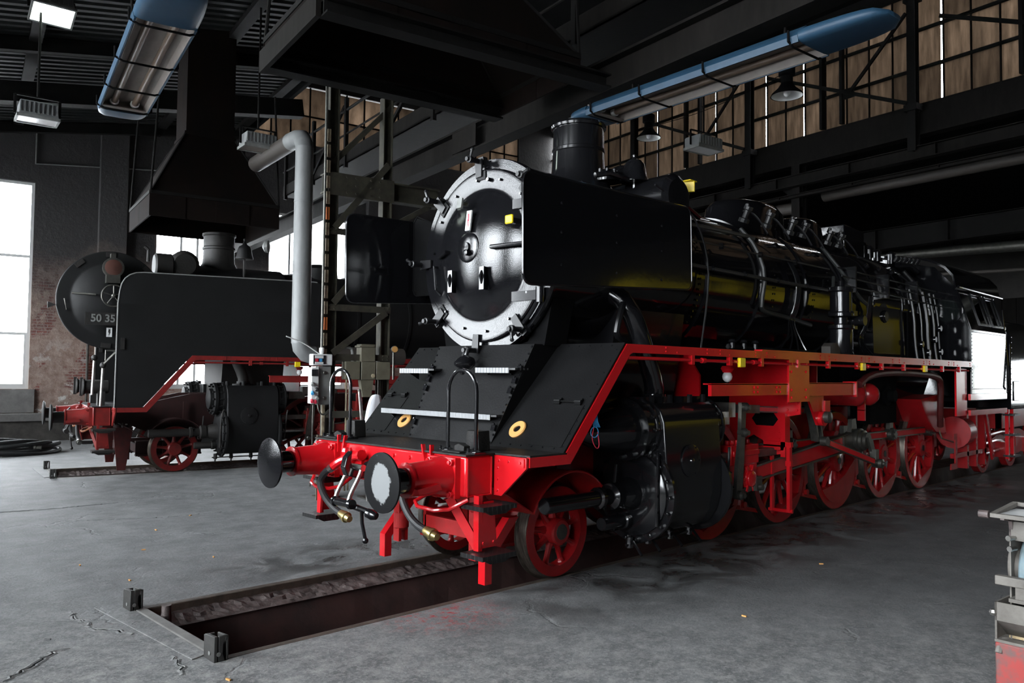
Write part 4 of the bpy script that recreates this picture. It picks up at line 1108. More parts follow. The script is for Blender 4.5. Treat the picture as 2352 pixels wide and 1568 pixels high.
# cracks broken into the concrete: jagged grooves with raised lips
rk = random.Random(21)
def crack(pts, w0):
    P_ = [Vector((x_, y_, 0)) for x_, y_ in pts]; Q = []
    for a, b_ in zip(P_[:-1], P_[1:]):
        k = max(2, int((b_ - a).length / .035))
        for i in range(k): Q.append(a.lerp(b_, i / k) + Vector((rk.uniform(-.018, .018), rk.uniform(-.018, .018), 0)))
    vs = []; fs = []
    for i, p in enumerate(Q):
        t_ = (Q[min(i + 1, len(Q) - 1)] - Q[max(i - 1, 0)]).normalized(); nn = Vector((-t_.y, t_.x, 0))
        ww = w0 * rk.uniform(.25, 1) * math.sin(PI * (i + .6) / (len(Q) + .2))
        vs += [p + nn * (ww + .016) + Vector((0, 0, .0008)), p + nn * ww + Vector((0, 0, .006)), p + nn * ww * .4 + Vector((0, 0, .0015)), p - nn * ww * .4 + Vector((0, 0, .0015)), p - nn * ww + Vector((0, 0, .006)), p - nn * (ww + .016) + Vector((0, 0, .0008))]
    lips = [(6 * i + j, 6 * i + j + 1, 6 * i + 6 + j + 1, 6 * i + 6 + j) for i in range(len(Q) - 1) for j in (0, 1, 3, 4)]
    bed = [(6 * i + 2, 6 * i + 3, 6 * i + 9, 6 * i + 8) for i in range(len(Q) - 1)]
    c = P('crack_bed', MB().add(vs, bed), 'soot_black', FLOOR, smooth=0, split=False)
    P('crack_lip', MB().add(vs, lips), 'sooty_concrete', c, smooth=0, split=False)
for pts, w0 in (([(-4.34, -.27), (-4.18, -.10), (-3.98, .10), (-3.84, .12)], .026), ([(-3.62, 1.02), (-3.66, .80), (-3.60, .62), (-3.66, .48)], .010), ([(-3.66, .48), (-3.55, .36), (-3.50, .20), (-3.44, .12)], .024),
                ([(-3.95, .42), (-3.86, .38)], .012), ([(-3.44, -.5), (-3.46, -.72), (-3.52, -.90)], .012), ([(-1.62, 3.42), (-1.50, 3.28), (-1.46, 3.16)], .03), ([(-2.5, 5.2), (-1.5, 4.7), (-.7, 4.6)], .010), ([(-3.6, 6.6), (-2.4, 6.3), (-1.5, 6.3)], .010), ([(-1.0, 6.5), (-.2, 6.1)], .012)):
    crack(pts, w0)
# litter
rl = random.Random(11)
LIT = ['tiny orange litter scrap ' + q for q in ('left of the far rail behind the pit stop', 'halfway between the two tracks', 'left of the middle of the far floor', 'nearest the far rail stop, upper left', 'just behind the far rail stop', 'in front of the near rail stop', 'near the sooty locomotive buffers', 'beside the near rail under the cylinder', 'at the bottom edge right of the pit', 'on the dark floor at the right')]
spots = [(-2.0, 2.1), (-1.9, 3.9), (-2.4, 2.9), (-3.1, 2.6), (-2.95, 1.7), (-3.35, -1.15), (-1.2, 4.6), (.2, -2.6), (-1.9, -3.3), (2.4, -2.2)]
chip = MB().box(-.02, .02, -.006, .006, 0, .010).mesh('litter_scrap', 'chip_orange', 0)
for k, (x_, y_) in enumerate(spots):
    o = link('litter_scrap', chip, None, (x_, y_, .001), (0, 0, rl.uniform(0, 3)))
    tag(o, LIT[k], 'litter', 'litter scraps on the floor')
# yellow rail crane in the next bay, outside the frame: it shows as the yellow reflection in the boiler
ym = thing('rail_crane', 'yellow rail crane in the next bay on the right, seen only as reflection', 'crane', (21.5, -7.5, 0), math.radians(10.65))
P('crane_boom', MB().box(-11.6, -5.5, .35, 1.3, 3.45, 4.2), 'plastered_yellow', ym, bevel=.04)
P('boom_carrier', MB().box(-14.4, -6.0, -1.25, 1.25, .55, 1.12), 'red_frame', ym, bevel=.02)
P('crane_body', MB().box(-5.5, 2.3, -1.3, 1.35, 1.1, 3.7).box(2.3, 3.4, -1.2, 1.2, 1.1, 2.3), 'plastered_yellow', ym, bevel=.04)
P('crane_cab', MB().box(-5.0, -2.4, -1.25, 1.3, 3.7, 4.0), 'plastered_yellow', ym, bevel=.06)
P('crane_frame', MB().box(-5.9, 4, -1.25, 1.25, .6, 1.1), 'soot_black', ym)
ywm = MB().lathe([(-.06, .5), (.06, .5), (.07, .53), (.09, .53), (.09, .4)], (0, 0, 0), (0, 1, 0), 28).mesh('crane_wheel', 'red_dull')
for x_ in (-13, -10, -4, 2):
    for s in (-1, 1): link('crane_wheel', ywm, ym, (x_, s * .72, .5), (0, 0, 0))
# ground outside the hall
go = struct('ground', MB().box(-80, FRONT_X - .4, -90, 90, -.30, -.05).box(BACK_X + .4, 110, -90, 90, -.30, -.05).box(FRONT_X - .4, BACK_X + .4, LEFT_Y + .45, 90, -.30, -.05).box(FRONT_X - .4, BACK_X + .4, -90, RIGHT_Y - .4, -.30, -.05), 'ground_grey', smooth=0)
# ================================================================== steam engines
def wheel_mesh(R, nsp, hub, pin=None, cw=None, thick=.03):
    m = MB()
    m.lathe([(-.066, R - .105), (-.066, R - .012), (.062, R - .012), (.062, R - .105), (-.066, R - .105)], (0, 0, 0), (0, 1, 0), 48, cap=False)
    m.lathe([(-.115, 0), (-.115, hub * .86), (-.10, hub), (.07, hub), (.08, hub * .8), (.08, 0)], (0, 0, 0), (0, 1, 0), 24)
    for i in range(nsp):
        a = 2 * PI * i / nsp + .2
        d = Vector((math.cos(a), 0, math.sin(a)))
        L_ = R - .095 - hub * .8
        m.lathe([(0, thick * 1.75), (L_ * .3, thick * 1.1), (L_ * .75, thick), (L_ * .93, thick * 1.35), (L_, thick * 2)], d * hub * .8, d, 8, cap=False)
    if pin:
        a, dist, r = pin
        c = Vector((math.cos(a) * dist, 0, math.sin(a) * dist))
        m.lathe([(-.13, 0), (-.13, r), (.05, r), (.05, 0)], c, (0, 1, 0), 20)
        t = Vector((-math.sin(a), 0, math.cos(a)))
        m.prism([(0, -hub), (dist, -r), (dist, r), (0, hub)], (0, -.10, 0), c.normalized(), t, (0, .14, 0))
    if cw:
        a, half, depth = cw
        ro = R - .095
        arc = [(math.cos(a - half + 2 * half * i / 16) * ro, math.sin(a - half + 2 * half * i / 16) * ro) for i in range(17)]
        if depth > 0:
            q = (math.cos(a) * (ro - depth), math.sin(a) * (ro - depth))
            e0, e1 = arc[0], arc[-1]
            inner = [((1 - s) * e1[0] + s * e0[0], (1 - s) * e1[1] + s * e0[1]) for s in (.25, .5, .75)]
            arc += [tuple(x * .6 + y * .4 for x, y in zip(i_, q)) for i_ in inner]
        m.prism(arc, (0, -.085, 0), (1, 0, 0), (0, 0, 1), (0, .12, 0))
    return m
def tyre_mesh(R):
    return MB().lathe([(-.064, R - .02), (-.060, R - .004), (-.05, R), (.02, R + .004), (.034, R + .012), (.044, R + .030), (.056, R + .026), (.063, R + .005), (.063, R - .02)], (0, 0, 0), (0, 1, 0), 64, cap=False)

def hose(pts, parent, K, brass=True, cname='brass_coupling'):
    h = P('air_hose', MB().tube(pts, .032, 10, smooth=3), 'rubber', parent)
    e = Vector(pts[-1]); d = (e - Vector(pts[-2])).normalized()
    c = MB().lathe([(-.02, .036), (.0, .04), (.05, .04), (.055, .05), (.085, .05), (.09, .038), (.13, .03)], e, d, 12)
    c.lathe([(0, .02), (.05, .014)], e + d * .07, (-.3, .4, -.8), 8)
    P(cname, c, K['brass'], h)
    c2 = MB().lathe([(0, .038), (.05, .038)], Vector(pts[0]), (Vector(pts[1]) - Vector(pts[0])), 10)
    P('hose_clamp', c2, 'bright_steel', h)
    return h

def front_end(root, K):
    R_, B = K['red'], K['plate']
    # buffer beam and the plates that widen it to the running board
    b = MB().box(-1.42, -1.14, -1.11, 1.11, .91, 1.235)
    bb = P('buffer_beam', b, R_, root, bevel=.02)
    wl = MB()
    for s in (-1, 1):
        for x in (-1.405, -1.15):
            wl.tube([(x, s * 1.112, .92 + .03 * i + random.uniform(-.004, .004)) for i in range(11)], .009, 6)
        wl.tube([(-1.40 + .028 * i, s * 1.112, .918) for i in range(10)], .008, 6)
    P('weld_seam', wl, R_, bb)
    rv = MB()
    for y in (-.62, -.38, -.15, .3, .52):
        for z in (1.17, 1.0): rv.rivets([(-1.42, y, z)], (-1, 0, 0), .022)
    P('rivet_row', rv, R_, bb)
    for s in (-1, 1):
        g = MB().prism([(s * 1.11, 1.232), (s * 1.48, 1.232), (s * 1.48, 1.15), (s * 1.20, .91), (s * 1.11, .91)], (-1.12, 0, 0), (0, 1, 0), (0, 0, 1), (.02, 0, 0))
        g.box(-1.128, -1.12, min(s * 1.13, s * 1.46), max(s * 1.13, s * 1.46), 1.155, 1.225)
        g.rivets([(-1.128, s * y, 1.19) for y in (1.17, 1.28, 1.42)] + [(-1.12, s * 1.15, z) for z in (.95, 1.04, 1.13)], (-1, 0, 0), .013)
        P('gusset_plate', g, R_, root)
    # footplate
    f = MB().prism([(-1.44, -1.13), (-1.44, 1.13), (-1.13, 1.13), (-1.09, 1.49), (-.66, 1.49), (-.66, -1.49), (-1.09, -1.49), (-1.13, -1.13)], (0, 0, 1.235), (1, 0, 0), (0, 1, 0), (0, 0, .014))
    P('front_platform', f, B, root)
    # buffers
    for s in (-1, 1):
        y = s * .875
        h = MB().lathe([(0, .165), (.05, .16), (.10, .142), (.34, .128), (.345, .137), (.365, .137), (.37, .11)], (-1.475, y, 1.06), (-1, 0, 0), 28)
        h.box(-1.475, -1.42, y - .17, y + .17, .90, 1.22)
        h.prism([(-1.84, 1.005), (-1.62, 1.03), (-1.60, .985), (-1.82, .965)], (0, y + s * .09, 0), (1, 0, 0), (0, 0, 1), (0, s * .075, 0))
        bh = P('buffer_housing', h, R_, root)
        bo = MB()
        for yy in (-.135, .135):
            for zz in (-.125, .125):
                bo.lathe([(0, .026), (.028, .026), (.03, .016), (.045, .016)], (-1.475, y + yy, 1.06 + zz), (-1, 0, 0), 6)
        P('flange_bolt', bo, R_, bh)
        P('buffer_plunger', MB().lathe([(0, .10), (.20, .10), (.21, .07)], (-1.84, y, 1.06), (-1, 0, 0), 24), 'gloss_black_pipe' if K['new'] else 'grimy_black', bh)
        prof = [(0, .20), (.02, .228), (.035, .226), (.045, .17), (.052, .0)] if s == 1 else [(0, .20), (.02, .228), (.036, .228), (.041, .15), (.043, 0)]
        o = P('buffer_plate', MB().lathe(prof, (0, 0, 0), (-1, 0, 0), 48), K['bufface'][0 if s == -1 else 1], bh)
        o.location = (-2.02, y, 1.06)
        for k in (.11, .17):
            q = MB().box(-1.455, -1.42, y - s * k * 1.6 - .008, y - s * k * 1.6 + .008, 1.14, 1.30, Matrix.Rotation(.25 * s if k > .15 else 0, 3, 'X'))
            P('disc_holder', q, R_, bb)
    # screw coupling
    c = MB().prism([(-1.42, .96), (-1.56, .95), (-1.70, .985), (-1.735, 1.06), (-1.71, 1.15), (-1.655, 1.20), (-1.665, 1.11), (-1.645, 1.06), (-1.60, 1.04), (-1.56, 1.06), (-1.42, 1.065)], (0, .13, 0), (1, 0, 0), (0, 0, 1), (0, .075, 0))
    c.lathe([(0, .09), (.05, .085)], (-1.43, .165, 1.01), (-1, 0, 0), 18)
    hk = P('draw_hook', c, K['pipe'], root, bevel=.008)
    lk = MB()
    for y in (.06, .27):
        lk.tube([(-1.60, y, 1.06), (-1.63, y, .98), (-1.70, y + .02, .84), (-1.72, y + .02, .78)], .019, 8, smooth=1)
    lk.lathe([(0, .03), (.25, .03)], (-1.60, .04, 1.055), (0, 1, 0), 12)
    P('coupling_link', lk, K['bright'] if K['new'] else K['pipe'], hk)
    nt = MB().lathe([(0, .0), (0, .042), (.03, .048), (.04, .036), (.25, .036), (.26, .048), (.29, .042), (.29, 0)], (-1.72, .02, .755), (0, 1, 0), 14)
    nt.cyl((-1.72, .165, .755), (-1.60, -.12, .68), .026, n=10)
    nt.lathe([(0, .04), (.06, .046), (.10, .03)], (-1.64, -.09, .69), (.3, -.96, -.23), 12)
    P('coupling_screw', nt, K['pipe'], hk)
    hd = MB().tube([(-1.66, -.03, .70), (-1.66, -.04, .60), (-1.64, -.06, .47)], .016, 8)
    hd.sphere((-1.638, -.062, .45), .028, 10)
    P('coupling_handle', hd, K['pipe'], hk)
    # brake hoses, with their cocks
    ck = MB().lathe([(0, .05), (.09, .05), (.1, .03)], (-1.42, .44, 1.10), (-1, 0, 0), 12)
    ck.tube([(-1.52, .44, 1.10), (-1.56, .50, 1.07), (-1.585, .56, 1.02)], .04, 10, smooth=1)
    ck.lathe([(0, .035), (.14, .035), (.15, .05), (.18, .05)], (-1.5, .40, 1.12), (0, -1, .15), 10)
    ck.box(-1.45, -1.42, .30, .55, .98, 1.17)
    ck.sphere((-1.5, .48, 1.16), .045, 8)
    P('brake_cock', ck, R_, root)
    hose([(-1.585, .56, 1.02), (-1.60, .68, .96), (-1.60, .765, .86), (-1.60, .68, .74), (-1.60, .50, .645), (-1.60, .37, .615)], root, K)
    ck2 = MB().lathe([(0, .045), (.10, .045)], (-1.42, -.42, 1.0), (-1, 0, 0), 12)
    ck2.tube([(-1.5, -.42, 1.0), (-1.57, -.46, .99), (-1.6, -.49, .96)], .036, 10, smooth=1)
    P('brake_cock', ck2, R_, root)
    hose([(-1.6, -.49, .96), (-1.6, -.53, .84), (-1.6, -.62, .73), (-1.6, -.74, .665), (-1.6, -.86, .64)], root, K)
    # shunter's handles below the buffers
    for s in (-1, 1):
        h = MB().tube([(-1.36, s * .60, .90), (-1.55, s * .56, .81), (-1.56, s * 1.00, .80), (-1.42, s * 1.14, .90)], .017, 8, smooth=1)
        P('shunter_handle', h, K['handle'], root)
    # steps under the beam
    for s in (-1, 1):
        st = thing_part('front_step', root)
        y0, y1 = sorted((s * 1.08, s * 1.34))
        pl = MB().prism([(-1.31, .88), (-1.20, .88), (-1.16, .52), (-1.33, .52)], (0, s * 1.18, 0), (1, 0, 0), (0, 0, 1), (0, s * .02, 0))
        pl.box(-1.36, -1.32, min(s * 1.14, s * 1.20), max(s * 1.14, s * 1.20), .5, .93)
        pl.bar((-1.45, s * .95, .90), (-1.34, s * 1.16, .53), .02, .075)
        pl.rivets([(-1.31, s * 1.2, .56), (-1.2, s * 1.2, .56)], (0, s, 0), .014)
        P('step_hanger', pl, R_, st)
        for z in (.865, .49):
            t = MB().box(-1.44, -1.08, y0, y1, z - .035, z)
            t.prism([(-1.42, z - .03), (-1.10, z - .03), (-1.18, z - .07), (-1.34, z - .07)], (0, y0 + .02, 0), (1, 0, 0), (0, 0, 1), (0, .02, 0))
            P('step_tread', t, 'tread_plate' if K['new'] else 'grimy_black', st)
    # rail guards
    for s in (-1, 1):
        g = MB()
        g.prism([(-.50, .62), (-.62, .62), (-.90, .30), (-.90, .08), (-.82, .08), (-.82, .27)], (0, s * .69, 0), (1, 0, 0), (0, 0, 1), (0, s * .085, 0))
        if not K['new']:
            g = MB().prism([(-.72, .85), (-1.05, .85), (-.97, .08), (-.83, .08)], (0, s * .76, 0), (1, 0, 0), (0, 0, 1), (0, s * .03, 0))
        P('rail_guard', g, R_ if K['new'] else 'red_dull', root)
    # main frames
    for s in (-1, 1):
        fr = MB().prism([(-1.14, .92), (-1.14, 1.23), (-.7, 1.23), (.3, 1.45), (10.8, 1.45), (10.8, .62), (9.9, .55), (9.5, .70), (8.9, .70), (8.5, .52), (2.0, .52), (.8, .62), (.45, .75), (-.4, .72), (-.75, .9)], (0, s * .50, 0), (1, 0, 0), (0, 0, 1), (0, s * .03, 0))
        P('main_frame', fr, K['frame'], root)
    cr = MB()
    for x in (.9, 1.8, 3.4, 5.1, 6.7, 8.4, 10): cr.box(x, x + .05, -.5, .5, .6, 1.2)
    P('frame_stretcher', cr, K['frame'], root)
    # pony truck
    pt = MB().box(-.62, .55, -.44, -.40, .30, .56).box(-.62, .55, .40, .44, .30, .56)
    for s in (-1, 1):
        pt.box(-.62, .55, s * .42 - .07, s * .42 + .07, .54, .57).box(-.62, .55, s * .42 - .07, s * .42 + .07, .29, .32)
        pt.box(-.15, .15, s * .42 - .1, s * .42 + .1, .28, .66)
        pt.rivets([(-.56 + .1 * i, s * .42 - .03, .29) for i in range(11)], (0, 0, -1), .02)
    pt.box(-.62, -.57, -.42, .42, .36, .50).box(.48, .55, -.42, .42, .32, .56)
    P('pony_truck', pt, K['frame'], root)
    for s in (-1, 1):
        sp = MB()
        for k, dz in ((0, .6), (1, .3)):
            sp.lathe([(0, .03), (.06, .075), (.20, .075), (.24, .03)], (-.80, s * .56, .88 - .30 * k), (0, 0, -1), 12)
        sp.box(-.86, -.83, s * .56 - .045, s * .56 + .045, .25, .92).box(-.78, -.74, s * .56 - .03, s * .56 + .03, .25, .9)
        P('swing_link', sp, K['frame'], root)
    # pony wheels
    wm = wheel_mesh(.425, 9, .125, thick=.026).mesh('pony_wheel', K['wheel'])
    tm = tyre_mesh(.425).mesh('tyre', 'tread_steel')
    cap = MB().lathe([(0, .072), (.004, .072)], (0, -.115, 0), (0, -1, 0), 20).mesh('axle_end', 'dull_steel' if K['new'] else K['wheel'])
    for s in (-1, 1):
        o = link('pony_wheel', wm, root, (0, s * .725, .43), (0, 0 if s < 0 else 0.3, 0 if s < 0 else PI))
        link('tyre', tm, o); link('axle_end', cap, o)
    P('pony_axle', MB().cyl((0, -.7, .43), (0, .7, .43), .08), K['frame'], root)
    for s in (-1, 1):
        y0, y1 = sorted((s * .58, s * .98))
        mg = MB(); n = 16; vs = []
        for i in range(n + 1):
            a = math.radians(20 + 135 * i / n)
            for r in (.565, .575):
                for y in (y0, y1): vs.append((math.cos(a) * r, y, .43 + math.sin(a) * r))
        fs = []
        for i in range(n):
            a, b_ = 4 * i, 4 * i + 4
            fs += [(a, a + 1, b_ + 1, b_), (a + 2, b_ + 2, b_ + 3, a + 3), (a, b_, b_ + 2, a + 2), (a + 1, a + 3, b_ + 3, b_ + 1)]
        mg.add(vs, fs)
        ye = s * .98
        mg.tube([(math.cos(math.radians(20 + 135 * i / n)) * .572, ye, .43 + math.sin(math.radians(20 + 135 * i / n)) * .572) for i in range(n + 1)], .012, 6)
        mg.prism([(-.50, .66), (-.52, .68), (-.95, .93), (-.95, .91)], (0, y0, 0), (1, 0, 0), (0, 0, 1), (0, y1 - y0, 0))
        mg.bar((.2, s * .6, .95), (.2, s * .6, 1.3), .03, .06)
        P('wheel_guard', mg, K['frame'], root)

def thing_part(name, parent):
    o = bpy.data.objects.new(name, None); o.empty_display_size = .1
    S.collection.objects.link(o); o.parent = parent
    return o

def running_gear(root, K):
    drv = [2.6, 4.25, 5.9, 7.55, 9.2]
    pa = math.atan2(.32, -.11)
    tm = tyre_mesh(.70).mesh('tyre', 'tread_steel')
    w_std = wheel_mesh(.70, 13, .15, (pa, .338, .105), (pa + PI, .62, .13)).mesh('driving_wheel', K['wheel'])
    w_big = wheel_mesh(.70, 13, .16, (pa, .338, .115), (pa + PI, 1.22, .18)).mesh('driving_wheel', K['wheel'])
    cap = MB().lathe([(0, .05), (.006, .05)], (0, -.115, 0), (0, -1, 0), 14).mesh('axle_end', 'grimy_black')
    for i, x in enumerate(drv):
        for s in (-1, 1):
            o = link('driving_wheel', w_big if i == 2 else w_std, root, (x, s * .725, .70), (0, 0, 0 if s < 0 else PI))
            link('tyre', tm, o); link('axle_end', cap, o)
        ax = MB().cyl((x, -.68, .70), (x, .68, .70), .10)
        P('driving_axle', ax, K['frame'], root)
        if i < 4:
            b = MB()
            for s in (-1, 1):
                xm = x + .80
                b.bar((xm, s * .72, 1.05), (xm - .02, s * .72, .28), .05, .06)
                b.prism([(xm - .10, .95), (xm - .03, .95), (xm + .02, .45), (xm - .08, .40)], (0, s * .68, 0), (1, 0, 0), (0, 0, 1), (0, s * .09, 0))
                b.bar((xm - .12, s * .72, .30), (xm + .5, s * .72, .18), .03, .05)
                b.lathe([(0, .04), (.10, .04)], (xm, s * .68, .32), (0, s, 0), 10)
            P('brake_hanger', b, K['frame'], root)
    px = [x - .11 for x in drv]; pz = 1.02
    # coupling rods
    for a in range(4):
        x0, x1 = px[a], px[a + 1]
        y = -.955
        rod = MB().prism([(x0, pz - .05), (x1, pz - .05), (x1, pz + .05), (x0, pz + .05)], (0, y - .012, 0), (1, 0, 0), (0, 0, 1), (0, .024, 0))
        rod.box(x0, x1, y - .03, y + .03, pz + .042, pz + .058).box(x0, x1, y - .03, y + .03, pz - .058, pz - .042)
        r_ = P('coupling_rod', rod, K['steel'], root)
        P('rod_flute', MB().box(x0 + .16, x1 - .16, y - .016, y - .011, pz - .041, pz + .041), K['red'], r_)
        kn = MB()
        for x in ((x0, x1) if a == 3 else (x0,)):
            kn.lathe([(0, .10), (.11, .10), (.125, .08), (.125, .05), (.15, .05)], (x, y + .05, pz), (0, -1, 0), 14)
            kn.box(x - .07, x + .07, y - .03, y + .03, pz + .08, pz + .19)
            for k in range(6):
                kn.lathe([(0, .018), (.02, .018)], (x + math.cos(k * PI / 3) * .065, y - .075, pz + math.sin(k * PI / 3) * .065), (0, -1, 0), 6)
        P('rod_bearing', kn, K['steel'], r_)
    # connecting rod
    A, Bp = Vector((2.72, -1.10, .74)), Vector((px[2], -1.10, pz))
    t = (Bp - A).normalized(); n = Vector((-t.z, 0, t.x)); L_ = (Bp - A).length
    cr = MB().prism([(0, -.078), (L_, -.118), (L_, .118), (0, .078)], A + Vector((0, -.015, 0)), t, n, (0, .03, 0))
    for sg in (-1, 1):
        cr.prism([(0, sg * .066), (L_ - .2, sg * .102), (L_ - .2, sg * .124), (0, sg * .088)], A + Vector((0, -.04, 0)), t, n, (0, .08, 0))
    cr.prism([(L_ - .42, -.10), (L_ + .05, -.145), (L_ + .05, .145), (L_ - .42, .10)], A + Vector((0, -.05, 0)), t, n, (0, .1, 0))
    cr.prism([(L_ - .15, .10), (L_ + .05, .10), (L_ + .02, .30), (L_ - .10, .30)], A + Vector((0, -.03, 0)), t, n, (0, .06, 0))
    cro = P('connecting_rod', cr, K['steel'], root)
    P('rod_flute', MB().prism([(.16, -.066), (L_ - .42, -.096), (L_ - .42, .096), (.16, .066)], A + Vector((0, -.021, 0)), t, n, (0, .006, 0)), K['red'], cro)
    be = MB().lathe([(0, .12), (.06, .145), (.10, .165), (.14, .165), (.15, .14), (.19, .14), (.20, .11), (.24, .11)], (Bp.x, -1.06, Bp.z), (0, -1, 0), 24)
    P('big_end', be, K['brassy'], cro)
    # return crank, eccentric rod, expansion link
    rc = MB().prism([(px[2] - .07, pz + .05), (px[2] + .08, pz + .02), (6.02, .72), (5.93, .70)], (0, -1.33, 0), (1, 0, 0), (0, 0, 1), (0, .045, 0))
    rc.lathe([(0, .06), (.06, .06)], (5.975, -1.29, .70), (0, -1, 0), 12)
    P('return_crank', rc, K['steel'], root)
    e0, e1 = Vector((4.42, -1.30, 1.08)), Vector((5.975, -1.36, .70))
    er = MB().bar(e0, e1, .035, .085, (0, 0, 1))
    er.lathe([(-.03, .06), (.05, .06)], e0, (0, -1, 0), 12).lathe([(-.03, .065), (.06, .065), (.07, .03), (.09, .03)], e1, (0, -1, 0), 12)
    er.box(e1.x - .14, e1.x - .04, -1.385, -1.30, .76, .90)
    ero = P('eccentric_rod', er, K['steel'], root)
    P('rod_flute', MB().bar(e0 + (e1 - e0) * .08 + Vector((0, -.02, 0)), e1 - (e1 - e0) * .10 + Vector((0, -.02, 0)), .006, .06), K['red'], ero)
    arc = [(4.05 + .36 * (i / 8) + .05 * math.sin(PI * i / 8), 1.78 - .70 * i / 8) for i in range(9)]
    lk = MB()
    lk.prism([(x - .075, z) for x, z in arc] + [(x + .075, z) for x, z in arc[::-1]], (0, -1.22, 0), (1, 0, 0), (0, 0, 1), (0, .05, 0))
    for sg in (-.06, .06):
        for a, b_ in zip(arc[:-1], arc[1:]): lk.bar((a[0] + sg, -1.24, a[1]), (b_[0] + sg, -1.24, b_[1]), .06, .035)
    P('expansion_link', lk, K['linkmat'], root)
    rr = MB().bar((2.52, -1.16, 1.53), (4.18, -1.16, 1.47), .03, .075)
    rr.bar((2.52, -1.17, 1.53), (3.0, -1.17, 1.512), .05, .095)
    rro = P('radius_rod', rr, K['steel'], root)
    P('rod_flute', MB().bar((3.02, -1.178, 1.512), (4.12, -1.178, 1.472), .006, .045), K['red'], rro)
    # crosshead, slide bar, piston rod, combination lever
    P('slide_bar', MB().box(1.86, 3.6, -1.16, -1.04, .955, 1.045), K['steel'], root, bevel=.006)
    P('piston_rod', MB().cyl((1.75, -1.1, .74), (2.42, -1.1, .74), .045), 'bright_steel', root)
    xh = MB().box(2.38, 2.98, -1.19, -1.01, .90, 1.12)
    xh.prism([(2.36, .66), (2.55, .58), (2.95, .60), (2.98, .90), (2.38, .90)], (0, -1.17, 0), (1, 0, 0), (0, 0, 1), (0, .14, 0))
    xh.lathe([(0, .13), (.06, .13), (.07, .09), (.11, .09), (.12, .05)], (2.72, -1.15, .74), (0, -1, 0), 16)
    for k in range(6):
        a = k * PI / 3
        xh.prism([(-.02, 0), (.02, 0), (.02, .07), (-.02, .07)], (2.72 + math.cos(a) * .09, -1.235, .74 + math.sin(a) * .09), (-math.sin(a), 0, math.cos(a)), (math.cos(a), 0, math.sin(a)), (0, .05, 0))
    for x in (2.44, 2.54, 2.64, 2.78, 2.88): xh.lathe([(0, .028), (.05, .028)], (x, -1.1, 1.12), (0, 0, 1), 6)
    xh.box(2.4, 2.96, -1.215, -1.19, 1.0, 1.06)
    P('crosshead', xh, K['red'], root, bevel=.006)
    cl = MB().prism([(2.46, 1.60), (2.56, 1.60), (2.53, 1.20), (2.50, .86), (2.46, .56), (2.34, .56), (2.38, .9), (2.44, 1.2)], (0, -1.275, 0), (1, 0, 0), (0, 0, 1), (0, .045, 0))
    for x, z in ((2.51, 1.55), (2.485, 1.27), (2.40, .59)): cl.lathe([(-.02, .05), (.06, .05), (.08, .028), (.10, .028)], (x, -1.25, z), (0, -1, 0), 12)
    P('combination_lever', cl, K['steel'], root)
    ul = MB().bar((2.40, -1.21, .59), (2.84, -1.21, .64), .03, .06)
    ul.box(2.78, 2.90, -1.28, -1.18, .60, .76).lathe([(0, .035), (.05, .035)], (2.84, -1.27, .64), (0, -1, 0), 10)
    P('union_link', ul, K['steel'], root)
    # motion bracket: a plate across the engine with openings, and the girder that carries the link
    mb_ = bmesh.new()
    outer = [(-.52, 1.06), (-.52, 2.1), (-1.46, 2.1), (-1.46, 1.45), (-1.30, 1.42), (-1.28, .98), (-1.05, .94), (-.98, 1.12), (-.86, 1.18), (-.74, 1.12), (-.70, 1.0)]
    mbm = MB().prism(outer, (3.46, 0, 0), (0, 1, 0), (0, 0, 1), (.025, 0, 0))
    mbm.box(3.40, 3.52, -1.30, -1.24, .94, 1.45).box(3.40, 3.49, -1.28, -1.02, 1.02, 1.08)
    mbm.prism([(-1.16, 1.38), (-1.10, 1.47), (-.92, 1.47), (-.86, 1.38), (-.92, 1.29), (-1.10, 1.29)], (3.452, 0, 0), (0, 1, 0), (0, 0, 1), (.004, 0, 0))
    mb_.free()
    mo = P('motion_bracket', mbm, K['red'], root)
    P('bracket_opening', MB().prism([(-1.18, 1.38), (-1.12, 1.46), (-.9, 1.46), (-.84, 1.38), (-.9, 1.30), (-1.12, 1.30)], (3.448, 0, 0), (0, 1, 0), (0, 0, 1), (.01, 0, 0)), 'soot_black', mo)
    rvm = MB().rivets([(3.46, y, z) for y in (-1.42, -1.3) for z in (1.5, 1.58, 1.9, 2.0)] + [(3.46, -1.2, z) for z in (1.04, 1.14, 1.24)], (-1, 0, 0), .018)
    P('rivet_row', rvm, K['red'], mo)
    gb = MB().box(1.55, 3.24, -1.46, -1.42, 1.685, 1.81).box(3.6, 5.0, -1.46, -1.42, 1.665, 1.82)
    gb.box(1.55, 3.24, -1.46, -1.36, 1.80, 1.815).box(3.6, 5.0, -1.46, -1.36, 1.81, 1.825)
    gb.box(3.16, 3.66, -1.475, -1.45, 1.60, 2.09).box(4.98, 5.01, -1.48, -1.30, 1.64, 1.84)
    gb.rivets([(x, -1.475, z) for x in (3.22, 3.58) for z in (1.65, 1.74, 1.95, 2.04)] + [(x, -1.46, z) for x in (2.4, 2.48, 2.9, 2.98) for z in (1.72, 1.77)], (0, -1, 0), .018)
    P('link_girder', gb, K['redside'], root)
    lb = MB().prism([(3.68, 1.66), (4.20, 1.66), (4.20, 1.40), (4.12, 1.30), (4.04, 1.30), (3.82, 1.60)], (0, -1.40, 0), (1, 0, 0), (0, 0, 1), (0, .03, 0))
    lb.box(4.20, 4.34, -1.42, -1.30, 1.46, 1.60).lathe([(0, .09), (.05, .09)], (4.12, -1.40, 1.38), (0, -1, 0), 16)
    lbo = P('link_bearing', lb, K['red'], root)
